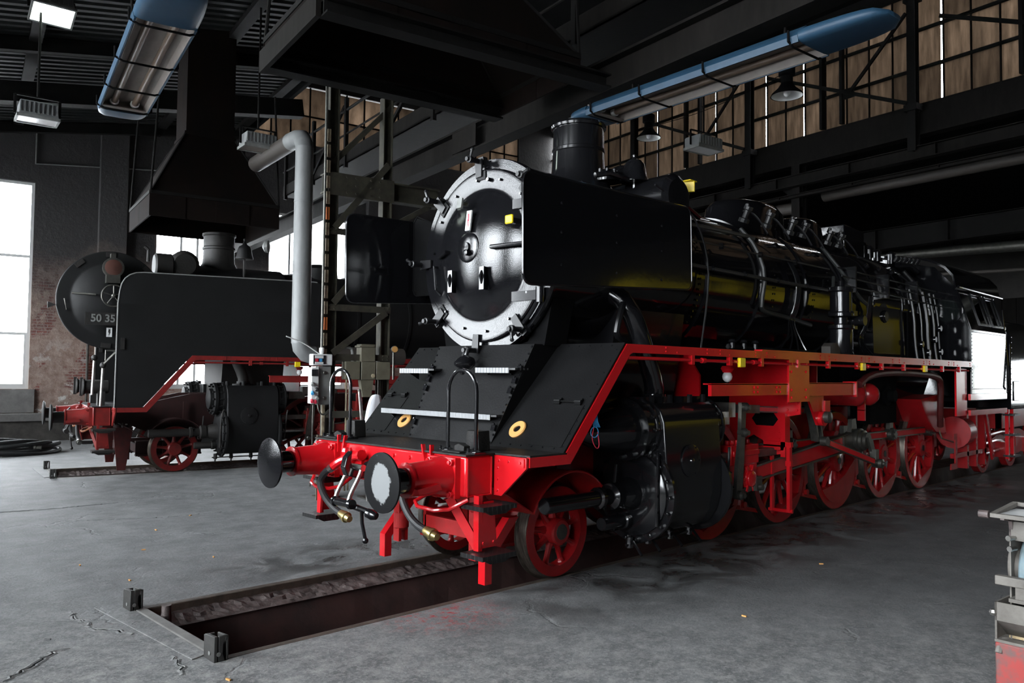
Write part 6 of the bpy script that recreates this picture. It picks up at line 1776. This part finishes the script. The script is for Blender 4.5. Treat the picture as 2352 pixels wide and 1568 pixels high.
    for a in (88, 42, -42, 200):
        a_ = math.radians(a)
        q = MB().prism([(-.07, -.055), (.07, -.055), (.07, .03), (-.07, .03)], Vector((-.035, math.cos(a_) * .81, math.sin(a_) * .81)), (0, -math.sin(a_), math.cos(a_)), (0, math.cos(a_), math.sin(a_)), (-.018, 0, 0))
        P('clamp_pad', q, 'satin_black', d)
    for a in (87, 42, -1, -42, -86, -127, 180, 135): front_dog(root, math.radians(a), K)
    for a, b_ in ((-150, -118),):
        m = MB(); pts = []
        for i in range(9):
            q = math.radians(a + (b_ - a) * i / 8); pts.append((-.27, math.cos(q) * .905, 3.06 + math.sin(q) * .905))
        m.tube(pts, .022, 8)
        P('hinge_strap', m, 'gloss_black_pipe', root)
    hg = MB()
    for zz in (2.62, 3.5):
        hg.lathe([(0, .04), (.14, .04)], (-.28, -.80, zz - .07), (0, 0, 1), 12).bar((-.28, -.80, zz), (-.29, -.45, zz), .03, .09)
    P('door_hinge', hg, 'gloss_black_pipe', root)
    lv = MB().lathe([(0, .045), (.05, .075), (.10, .08), (.16, .05), (.2, .02)], (-.40, -.02, 2.0), (-1, .2, -.1), 18)
    lv.tube([(-.42, .03, 2.14), (-.44, .05, 2.04), (-.46, .0, 1.98)], .022, 8)
    lv.sphere((-.52, 0, 1.9), .03, 8)
    P('drain_valve', lv, 'gloss_black_pipe', root)
    # deflectors
    for s in (-1, 1):
        poly = rpoly([(-1.0, 2.62), (1.42, 2.765), (1.40, 3.60), (-1.02, 3.55)], [.10, .10, .10, .12])
        yb = 1.30
        de = MB().prism(poly, (0, s * yb, 0), (1, 0, 0), (0, 0, 1), (0, s * .012, 0))
        do = P('smoke_deflector', de, 'gloss_black', root)
        P('edge_bead', MB().tube([(a, s * (yb + .006), b_) for a, b_ in poly], .012, 6, closed=True), 'gloss_black_pipe', do)
        bt = MB().rivets([(x, s * (yb + .012), zz) for x in (-.55, .2, .9) for zz in (2.82, 3.1, 3.35)], (0, s, 0), .014)
        P('deflector_bolt', bt, 'gloss_black_pipe', do)
        bk = MB().prism(rpoly([(s * .90, 2.74), (s * 1.26, 2.74), (s * 1.26, 3.62), (s * .90, 3.5)], [0, .06, .06, 0]), (-.17, 0, 0), (0, 1, 0), (0, 0, 1), (.012, 0, 0))
        bk.tube([(-.17, s * .9, 2.735), (-.17, s * 1.2, 2.74), (-.17, s * 1.255, 2.80), (-.17, s * 1.255, 3.56), (-.17, s * 1.2, 3.62), (-.17, s * .9, 3.5)], .010, 6)
        bk.bar((1.0, s * .9, 3.2), (1.0, s * 1.3, 3.2), .04, .04).bar((.4, s * .9, 2.8), (.4, s * 1.3, 2.8), .04, .04)
        P('deflector_bracket', bk, 'soot_black', do)
    # chimney, heater, bell, dynamo
    ch = MB().lathe([(3.86, .46), (3.93, .40), (4.0, .345), (4.06, .315), (4.15, .300), (4.35, .288), (4.36, .296), (4.39, .296), (4.40, .286), (4.62, .283), (4.625, .305), (4.65, .312), (4.675, .300), (4.675, .24), (4.3, .22)], (1.15, 0, 0), (0, 0, 1), 48, cap=False)
    P('chimney', ch, 'gloss_black_pipe', root)
    ph = MB().lathe([(-.95, 0), (-.95, .20), (-.9, .26), (.9, .26), (.95, .2), (.95, 0)], (1.72, 0, 3.82), (0, 1, 0), 24)
    P('feedwater_heater', ph, 'gloss_black_pipe', root)
    cl = MB().tube([(1.30, -.30, 4.06), (1.44, -.36, 4.18), (1.60, -.44, 4.16), (1.66, -.5, 4.05), (1.68, -.62, 3.86)], .055, 10, smooth=2)
    for k in range(8):
        a = 2 * PI * k / 8
        cl.lathe([(0, .02), (.07, .02)], (1.22 + math.cos(a) * .12, -.36 + math.sin(a) * .10, 4.05), (0, 0, 1), 6)
    cl.lathe([(0, .16), (.05, .16), (.06, .11), (.13, .09)], (1.22, -.36, 3.99), (0, 0, 1), 18)
    cl.tube([(.85, -.5, 3.98), (1.0, -.56, 4.02), (1.3, -.58, 4.0)], .03, 8)
    P('steam_valve', cl, 'gloss_black_pipe', root)
    bl = MB().lathe([(0, .155), (.03, .155), (.06, .138), (.13, .128), (.19, .115), (.24, .075), (.255, .03), (.28, .025), (.30, .03), (.32, .0)], (1.52, -.5, 4.02), (0, 0, 1), 28)
    bo = P('bell', bl, 'gloss_black', root)
    P('bell_stand', MB().cyl((1.52, -.5, 3.82), (1.52, -.5, 4.05), .025, n=8).box(1.44, 1.6, -.56, -.44, 3.80, 3.84), 'gloss_black_pipe', bo)
    dy = MB().lathe([(0, .0), (0, .10), (.04, .13), (.16, .14), (.18, .17), (.21, .17), (.23, .13), (.42, .12), (.46, .08), (.46, 0)], (1.78, -.62, 3.98), (1, -.1, 0), 24)
    for k in range(8):
        a = 2 * PI * k / 8
        dy.lathe([(0, .018), (.05, .018)], (1.97, -.64 + math.cos(a) * .15, 3.98 + math.sin(a) * .15), (-1, 0, 0), 6)
    dy.tube([(1.6, -.5, 3.85), (1.75, -.6, 3.88), (2.2, -.68, 3.86), (2.5, -.70, 3.74)], .03, 8)
    dyo = P('turbo_generator', dy, 'gloss_black_pipe', root)
    P('yellow_tag', MB().box(2.02, 2.05, -.93, -.78, 3.94, 4.06, Matrix.Rotation(.4, 3, 'Z')).box(1.98, 2.12, -.92, -.79, 4.055, 4.07), 'yellow_paint', dyo, bevel=.006)
    # domes along the boiler
    for (x, L_, zt, nm) in ((4.75, 1.7, 4.37, 'steam_dome'), (6.15, .95, 4.33, 'sand_dome')):
        d_ = MB().lathe([(3.60, .56), (3.80, .52), (3.95, .47), (zt - .16, .43), (zt - .07, .37), (zt - .02, .24), (zt, 0)], (0, 0, 0), (0, 0, 1), 40)
        d_.v = [(x + p[0] * L_ / .95, p[1], p[2]) for p in d_.v]
        P(nm, d_, 'gloss_black', root, smooth=60)
    rn = random.Random(3)
    v = MB()
    for x, y, z in ((3.75, -.55, 3.88), (4.2, -.62, 3.86), (4.75, -.66, 3.84), (5.2, -.62, 3.86), (5.9, -.66, 3.84), (6.4, -.6, 3.86)):
        v.lathe([(0, .07), (.05, .07), (.06, .04), (.16, .04), (.17, .06), (.21, .06)], (x, y, z), (0, -.4, .9), 10)
        v.tube([(x, y, z + .15), (x + .1, y - .08, z + .13), (x + .16, y - .18, z - .02), (x + .17, y - .25, z - .16)], .013, 6, smooth=2)
        v.sphere((x + .02, y - .05, z + .22), .03, 6)
    P('sand_valve', v, 'pipe_black', root)
    sbx = MB().prism([(7.0, 3.84), (7.75, 3.84), (7.75, 4.28), (7.0, 4.32)], (0, -.46, 0), (1, 0, 0), (0, 0, 1), (0, .92, 0))
    P('valve_casing', sbx, 'gloss_black', root, bevel=.02)
    tv = MB()
    for x, y, h in ((8.35, -.2, .28), (8.35, .15, .28), (8.8, -.25, .2), (9.1, 0, .34), (9.3, -.3, .22)):
        tv.lathe([(0, .09), (h * .3, .09), (h * .32, .06), (h * .8, .06), (h * .82, .08), (h, .04)], (x, y, 3.93), (0, 0, 1), 14)
    tv.tube([(8.9, -.55, 3.86), (9.2, -.62, 3.88), (9.5, -.66, 3.78)], .05, 10)
    for k in range(6): tv.lathe([(0, .05), (.10, .05), (.11, .03)], (8.95 + .11 * k, -.48 - .03 * k, 3.92), (0, -.5, .8), 10)
    P('safety_valve', tv, 'gloss_black_pipe', root)
    # pipes and rails along the boiler: (part, radius, points)
    def bs(x, z, r=1.0):       # a point on a cylinder of radius r around the boiler, near side
        dz = z - 3.05
        return (x, -math.sqrt(max(r * r - dz * dz, .02)), z)
    runs = [('boiler_handrail', .027, [bs(1.9, 3.10, .99), bs(5.25, 3.08, .99), bs(5.4, 3.12, .99), bs(5.5, 3.3, .98)]),
            ('boiler_pipe', .03, [bs(1.9, 3.60, .97), bs(3.4, 3.64, .97), bs(3.6, 3.62, .97)]),
            ('control_rod', .012, [bs(2.0, 3.39, 1.0), bs(5.4, 3.40, 1.0)]),
            ('control_rod', .012, [bs(5.7, 3.46, 1.0), bs(9.6, 3.42, 1.0)]),
            ('control_rod', .014, [bs(5.7, 3.33, 1.02), bs(9.7, 3.28, 1.02)]),
            ('control_rod', .014, [bs(5.7, 3.20, 1.02), bs(9.65, 3.15, 1.02)]),
            ('sand_pipe', .036, [bs(3.45, 3.74, .97), bs(3.52, 3.50, .97), bs(3.56, 3.14, .97), bs(3.51, 2.78, .97), bs(3.6, 2.70, .97), bs(4.3, 2.66, .97), bs(5.0, 2.6, .96)]),
            ('sand_pipe', .034, [bs(5.85, 3.80, .97), bs(5.9, 3.4, .97), bs(6.3, 3.05, .98), bs(6.7, 2.95, .98), bs(6.75, 2.6, .97)]),
            ('delivery_pipe', .04, [bs(6.7, 2.62, .98), bs(8.0, 2.60, .98), bs(9.6, 2.62, .98)]),
            ('delivery_pipe', .05, [bs(6.4, 2.40, 1.0), bs(8.0, 2.36, 1.0), bs(9.3, 2.40, 1.02), bs(9.5, 2.48, 1.02)]),
            ('delivery_pipe', .045, [bs(8.8, 3.72, .96), bs(9.05, 3.3, .98), bs(9.1, 2.7, .98), bs(9.1, 2.4, .98)]),
            ('ejector_pipe', .04, [(.72, -.98, 2.60), (.62, -1.0, 2.42), (.60, -.98, 2.28), (.8, -.95, 2.22)]),
            ('lubricator_pipe', .012, [(1.35, -.9, 3.9), (1.95, -.95, 3.7), (2.12, -1.0, 3.42), (2.2, -1.02, 3.1), (2.2, -1.0, 2.75), (2.1, -.98, 2.2)])]
    for nm, r, pts in runs:
        P(nm, MB().tube(pts, r * .85, 8, smooth=1 if len(pts) > 2 else 0), 'pipe_grey' if nm in ('boiler_handrail', 'boiler_pipe', 'sand_pipe') else 'pipe_black', root)
    for k in range(4):
        o = .035 * k
        pts = [bs(4.20 + o, 3.45, .98), bs(4.34 + o, 3.15, 1.0), bs(4.34 + o, 2.8, .99), bs(4.30 + o * 1.2, 2.62, .98), (4.1 + o * 3, -1.0, 2.42 - .02 * k), (3.6 + .28 * k, -1.1, 2.17)]
        P('lubricator_pipe', MB().tube(pts, .012, 6, smooth=2), 'gloss_black_pipe', root)
        pts = [bs(6.55 + o, 3.1, 1.02), bs(6.58 + o, 2.7, 1.02), bs(6.56 + o, 2.45, 1.02), (6.2 + o * 4, -1.1, 2.17)]
        P('lubricator_pipe', MB().tube(pts, .012, 6, smooth=2), 'gloss_black_pipe', root)
    cb = MB()
    for x in (2.3, 3.0, 3.8, 4.6, 5.3): cb.tube([bs(x, 3.10, .90), bs(x, 3.10, 1.0)], .014, 6).sphere(bs(x, 3.10, 1.0), .034, 8)
    for x in (2.6, 3.5, 4.4): cb.box(x, x + .03, -.95, -.90, 3.36, 3.43)
    for x in (6.0, 7.2, 8.4): cb.box(x, x + .04, -1.05, -.86, 3.12, 3.49)
    cb.rivets([bs(2.2 + .02 * (k % 2), 2.5 + .06 * k, .91) for k in range(18)], (0, -1, 0), .016)
    cb.rivets([bs(3.9, 2.7 + .08 * k, .91) for k in range(8)] + [bs(5.0, 2.7 + .08 * k, .91) for k in range(8)], (0, -1, 0), .014)
    P('pipe_clamp', cb, 'gloss_black_pipe', root)
    fc = MB().lathe([(0, .10), (.03, .10), (.04, .08), (.055, .08)], bs(7.35, 2.85, .93), (0, -1, 0), 20)
    fc.lathe([(0, .21), (.02, .21)], bs(7.35, 2.85, .92), (0, -1, 0), 28)
    for x in (7.1, 7.6, 8.1): fc.lathe([(0, .04), (.05, .04), (.06, .02)], bs(x, 3.62, .93), (0, -.8, .5), 8)
    P('washout_plug', fc, 'gloss_black_pipe', root)
    ap = MB().lathe([(0, .0), (0, .15), (.03, .165), (.06, .15), (.36, .15), (.38, .17), (.42, .17), (.44, .09), (.52, .09), (.54, .165), (.58, .165), (.60, .14), (.86, .14), (.88, .16), (.93, .155), (.95, .05), (1.02, .04)], (5.12, -1.22, 2.17), (0, 0, 1), 24)
    for k in range(8):
        a = 2 * PI * k / 8
        for z in (2.23, 2.54, 2.74, 3.07): ap.lathe([(0, .016), (.035, .016)], (5.12 + math.cos(a) * .155, -1.22 + math.sin(a) * .155, z), (0, 0, 1), 5)
    ap.box(5.28, 5.46, -1.30, -1.12, 2.55, 2.80).lathe([(0, .07), (.14, .07)], (5.37, -1.30, 2.66), (0, -1, 0), 12)
    P('air_pump', ap, 'gloss_black_pipe', root)
    gp = MB().prism([(0, 0), (.30, 0), (.28, .10), (.2, .17), (.08, .17), (0, .12)], (4.62, -1.30, 2.17), (1, 0, 0), (0, 0, 1), (0, .12, 0))
    P('pump_cover', gp, 'copper_grey', root)
    gv = MB().tube([(2.3, -1.2, 2.22), (2.9, -1.2, 2.2), (4.4, -1.2, 2.2)], .03, 8)
    for x in (2.35, 2.6, 2.85): gv.lathe([(0, .03), (.06, .03), (.07, .045), (.10, .03)], (x, -1.22, 2.2), (0, 0, 1), 8)
    P('running_board_pipe', gv, 'gloss_black_pipe', root)
    # red air tanks and pipe below the running board
    for x in (5.42, 5.86):
        tk = MB().lathe([(0, 0), (.02, .08), (.06, .125), (.11, .155), (.9, .155), (.95, .12), (.99, 0)], (x, -1.42, 1.66), (0, 1, 0), 28)
        P('air_tank', tk, 'red_wheel', root)
    P('tank_strap', MB().box(5.62, 5.66, -1.32, -1.22, 1.44, 1.86).box(5.62, 5.66, -1.32, -1.22, 1.3, 1.45), 'red_wheel', root)
    rp = MB().tube([(5.3, -1.38, 1.80), (5.6, -1.38, 1.92), (6.3, -1.36, 1.97), (7.4, -1.33, 1.97), (8.5, -1.30, 1.93), (8.75, -1.28, 1.82), (8.8, -1.25, 1.4), (8.95, -1.2, 1.1)], .05, 10, smooth=1)
    P('exhaust_pipe', rp, 'red_dull', root)
    hb = MB().lathe([(0, .16), (.05, .16), (.07, .10), (.16, .09)], (7.2, -.98, 1.62), (0, -1, 0), 16).box(6.6, 7.6, -1.0, -.7, 1.2, 1.9)
    P('ashpan_box', hb, 'soot_black', root)
    lg = MB().box(8.22, 8.86, -.965, -.935, 2.18, 2.98).box(8.90, 9.60, -.965, -.935, 2.18, 2.98)
    P('lagging_panel', lg, 'soot_black', root, bevel=.008)  # matte sheets added over the firebox to stop its white reflection
    for x_, r_ in ((8.3, .03), (8.62, .022), (8.88, .045), (9.2, .03), (9.42, .022)):
        P('riser_pipe', MB().tube([bs(x_, 3.35, 1.0), (x_, -1.03, 2.9), (x_ + .02, -1.03, 2.5), (x_ + .05, -1.06, 2.17)], r_, 8, smooth=1), 'pipe_black', root)
    vb = MB()
    for x_, z_ in ((8.45, 2.45), (8.75, 2.32), (9.05, 2.55), (9.33, 2.35), (9.3, 2.75)): vb.lathe([(0, .07), (.05, .07), (.06, .04), (.12, .04), (.13, .06), (.16, .05)], (x_, -.96, z_), (0, -1, 0), 10)
    P('boiler_valve', vb, 'gloss_black_pipe', root)
    fn = MB().prism([(8.3, 1.55), (9.05, 1.62), (9.4, 1.2), (9.5, .95), (9.0, 1.0), (8.6, 1.2)], (0, -1.12, 0), (1, 0, 0), (0, 0, 1), (0, .4, 0))
    fn.lathe([(0, .28), (.5, .28)], (9.9, -1.1, .95), (1, .1, 0), 20)
    fn.prism([(9.45, .95), (9.62, .95), (9.62, .35), (9.30, .35), (9.32, .45), (9.52, .45), (9.52, .85), (9.45, .85)], (0, -1.25, 0), (1, 0, 0), (0, 0, 1), (0, .02, 0))
    for x in (10.3, 10.8, 11.3): fn.box(x, x + .10, -1.2, -1.0, .3, 1.28)
    fn.bar((11.2, -1.25, 1.25), (11.6, -1.25, .4), .04, .1).box(9.6, 11.6, -1.2, -1.14, .52, .60)
    P('injector', fn, 'red_wheel', root)
    sj = MB().tube([(9.09, -1.08, 1.15), (9.16, -1.12, .98), (9.2, -1.14, .88), (9.75, -1.2, .78)], .014, 6)
    P('speedometer_drive', sj, 'bright_steel', root)
    cbd = MB()
    for k in range(5):
        cbd.tube([(-.30 + .012 * k, -1.46, 1.56), (-.31 + .015 * k, -1.47, 1.49), (-.30 + .02 * k, -1.47, 1.44)], .004, 5)
    cbd.tube([(-.29 + .05 * math.cos(q * PI / 6), -1.47, 1.40 + .045 * math.sin(q * PI / 6)) for q in range(12)], .004, 5, closed=True)
    P('wire_bundle', cbd, 'blue_button', root)
    P('wire_loop', MB().tube([(-.30, -1.47, 1.44), (-.33, -1.47, 1.34), (-.26, -1.47, 1.25), (-.22, -1.47, 1.28), (-.25, -1.47, 1.40)], .004, 5, smooth=2), 'red_button', root)
    tender('gleaming black tender coupled behind the cab at the right edge', K, (0, 0, 0), 0)
    return root

def engine_two():
    K = dict(new=False, red='red_old', redside='red_old', plate='matte_black', frame='sooty_red', wheel='red_old', steel='dull_steel', bright='bright_steel',
             pipe='grimy_black', cyl='matte_black', brass='dull_steel', brassy='dull_steel', linkmat='grimy_black', gloss='matte_black', tags=True,
             handle='rust_handle', bufface=('matte_black', 'matte_black'))
    root = thing('steam_locomotive', 'sooty matt black steam locomotive with its round smokebox door swung open, plate 50 35', 'locomotive', (.6098, 10.138, 0), -.18591)
    front_end(root, K)
    running_gear(root, K)
    cylinders(root, K)
    running_board(root, K)
    boiler(root, K)
    build_cab(root, K)
    # tall deflectors, bent inwards above
    for s in (-1, 1):
        lo = [(-1.13, 1.235), (-.70, 1.235), (.12, 2.165), (2.55, 2.165), (2.55, 3.05), (-1.12, 3.05)]
        hi = rpoly([(-1.12, 3.05), (2.55, 3.05), (2.55, 3.68), (-1.05, 3.62)], [0, 0, .12, .34])
        m = MB().prism(lo, (0, s * 1.455, 0), (1, 0, 0), (0, 0, 1), (0, s * .012, 0))
        up = Vector((0, -s * .10, 1)).normalized()
        m.prism([(a, (b_ - 3.05)) for a, b_ in hi], (0, s * 1.455, 3.05), (1, 0, 0), up, (0, s * .012, 0))
        o = P('smoke_deflector', m, 'matte_black', root)
        e = MB().tube([(-1.13, s * 1.46, 1.235), (-1.12, s * 1.46, 3.05)] + [Vector((a, s * 1.46, 3.05)) + up * (b_ - 3.05) for a, b_ in hi[::-1]][:8], .014, 6)
        P('edge_bead', e, 'grey_paint', o)
        g = MB().box(-1.06, -1.0, s * 1.455 - .03, s * 1.455 + .03, 2.25, 2.45)
        P('deflector_hinge', g, 'grimy_black', o)
    P('ring_front', MB().lathe([(0, .80), (0, .958)], (-.225, 0, 3.06), (-1, 0, 0), 64, cap=False), 'grimy_black', root)
    P('smokebox_inside', MB().lathe([(0, .0), (0, .80)], (-.19, 0, 3.06), (-1, 0, 0), 48, cap=False), 'soot_black', root)
    # the open door, swung out to the near side
    hx, hy = -.30, -.98
    d = P('smokebox_door', door_mesh(.87), 'matte_black', root, smooth=40, loc=(hx - .87, hy, 3.13), rot=(0, 0, PI / 2))
    # local door frame: outward is -x, y runs along the engine
    def on(y, z, extra=0): return Vector((-door_x(math.hypot(y, z), .87) - extra, y, z))
    D = d
    lm = MB().lathe([(-.02, .10), (.02, .155), (.12, .16), (.20, .16), (.215, .175), (.245, .175), (.25, .15)], on(.02, .55), (-1, 0, 0), 28)
    lm.box(-.36, -.20, -.09, .13, .28, .42).box(-.30, -.16, -.02, .06, .70, .80)
    lmo = P('headlamp', lm, 'dull_steel', D)
    P('lamp_glass', MB().lathe([(0, .15), (.01, .13), (.018, 0)], on(.02, .55, .245), (-1, 0, 0), 24), 'headlamp_glass', lmo)
    hw = MB(); c = on(.0, .06, .10)
    hw.tube([c + Vector((0, math.cos(2 * PI * i / 28) * .19, math.sin(2 * PI * i / 28) * .19)) for i in range(28)], .016, 8, closed=True)
    for k in range(5):
        a = 2 * PI * k / 5 + .3
        hw.tube([c, c + Vector((0, math.cos(a) * .19, math.sin(a) * .19))], .011, 6)
    hw.lathe([(-.11, .035), (.02, .04), (.04, .02)], c, (-1, 0, 0), 12)
    P('hand_wheel', hw, 'dull_steel', D)
    P('door_rail', MB().tube([on(.62, .09), on(.62, .09, .05), on(.28, .07, .05), on(.28, .07)], .016, 8), 'dull_steel', D)
    P('door_rail', MB().tube([on(.74, -.02), on(.74, -.02, .05), on(.70, -.20, .05), on(.70, -.20)], .013, 8), 'dull_steel', D)
    # number plate
    pl = MB().box(-.245, -.235, -.62, .43, -.46, -.24)
    po = P('number_plate', pl, 'grimy_black', D, label='black number plate with light figures')
    tx = bpy.data.curves.new('plate_figures', 'FONT'); tx.body = '50 35'; tx.size = .215; tx.offset = .004; tx.extrude = .004; tx.space_character = 1.0
    tob = bpy.data.objects.new('plate_figures_src', tx); S.collection.objects.link(tob)
    dg = bpy.context.evaluated_depsgraph_get()
    me = bpy.data.meshes.new_from_object(tob.evaluated_get(dg)); me.name = 'plate_figures'
    bpy.data.objects.remove(tob)
    me.materials.clear(); me.materials.append(MATS['grey_paint'])
    f = link('plate_figures', me, po, (-.248, .345, -.40), (PI / 2, 0, -PI / 2)); f.scale = (.80, .86, 1)
    sg = MB().box(-.20, -.192, -.005, .085, -.66, -.50)
    so = P('warning_plate', sg, 'white_plastic', D)
    P('lightning_mark', MB().prism([(-.012, .055), (.016, .055), (.004, .008), (.020, .008), (-.014, -.06), (-.004, -.006), (-.018, -.006)], (-.202, .04, -.58), (0, -1, 0), (0, 0, 1), (-.002, 0, 0)), 'dark_plastic', so)
    for a in (50, 88, 135, 180, 225, 275):
        a_ = math.radians(a)
        q = MB().prism([(-.08, -.05), (.08, -.05), (.08, .03), (-.08, .03)], Vector((-.035, math.cos(a_) * .82, math.sin(a_) * .82)), (0, -math.sin(a_), math.cos(a_)), (0, math.cos(a_), math.sin(a_)), (-.022, 0, 0))
        P('clamp_pad', q, 'grimy_black', D)
    P('door_stop', MB().prism([(0, 0), (.13, .05), (.13, -.06)], (-.03, .86, -.13), (0, 1, 0), (0, 0, 1), (-.05, 0, 0)), 'grimy_black', D)
    # chimney, bell and fittings
    ch = MB().lathe([(3.86, .46), (3.95, .38), (4.06, .315), (4.15, .305), (4.33, .30), (4.34, .32), (4.38, .32), (4.40, .30), (4.60, .30), (4.62, .325), (4.66, .325), (4.67, .30), (4.67, .25), (4.3, .23)], (.90, 0, 0), (0, 0, 1), 40, cap=False)
    P('chimney', ch, 'grimy_black', root)
    bl = MB().lathe([(0, .17), (.03, .17), (.08, .15), (.18, .138), (.25, .11), (.29, .05), (.36, .02), (.40, .03), (.43, 0)], (1.25, -.6, 4.12), (0, 0, 1), 24)
    P('bell', bl, 'matte_black', root)
    P('bell_stand', MB().cyl((1.25, -.6, 3.75), (1.25, -.6, 4.14), .025, n=8), 'grimy_black', root)
    P('round_lamp', MB().lathe([(0, .03), (.05, .12), (.12, .13), (.15, 0)], (1.62, -.55, 4.42), (1, -.6, 0), 16), 'grey_paint', root)
    px = MB().lathe([(-.8, 0), (-.8, .2), (-.75, .27), (.75, .27), (.8, .2), (.8, 0)], (.10, 0, 3.90), (0, 1, 0), 24)
    px.lathe([(0, .20), (.03, .24), (.3, .24), (.34, .16)], (-.42, -.6, 3.86), (1, 0, 0), 20)
    px.tube([(-.55, -.8, 3.9), (-.55, -.8, 4.12), (-.62, -.8, 4.18)], .03, 8)
    P('feedwater_heater', px, 'grimy_black', root)
    for x, zt in ((3.0, 4.22), (5.2, 4.25), (6.6, 4.2)):
        P('dome', MB().lathe([(3.7, .52), (3.9, .42), (zt - .12, .40), (zt - .03, .30), (zt, 0)], (x, 0, 0), (0, 0, 1), 24), 'matte_black', root)
    # front lamps, point levers and steps by the buffer beam
    for y in (.55, -.55):
        b = MB().lathe([(0, .14), (.02, .15), (.04, .14), (.05, .12), (.42, .12), (.44, .10)], (-1.55, y, 1.58), (1, 0, 0), 24)
        b.box(-1.30, -1.18, y - .1, y + .1, 1.25, 1.5).bar((-1.56, y, 1.42), (-1.56, y, 1.75), .02, .05)
        P('front_lamp', b, 'grimy_black', root)
    for x, y, z0, z1 in ((-1.43, -1.0, 1.45, 2.05), (-1.30, -1.08, 1.24, 1.92)):
        l_ = MB().cyl((x, y, z0), (x + .02, y, z1), .024, n=10)
        lo = P('hand_lever', l_, 'bright_steel', root)
        P('lever_knob', MB().sphere((x + .02, y, z1 + .05), .055, 12), 'grimy_black', lo)
    st = MB().tube([(-1.12, -1.43, 2.22), (-1.28, -1.40, 2.22), (-1.28, -1.4, 2.05)], .016, 8).tube([(-1.28, -1.1, 1.98), (-1.10, -1.2, 2.2)], .022, 8)
    P('deflector_stay', st, 'dull_steel', root)
    return root
engine_one()
engine_two()
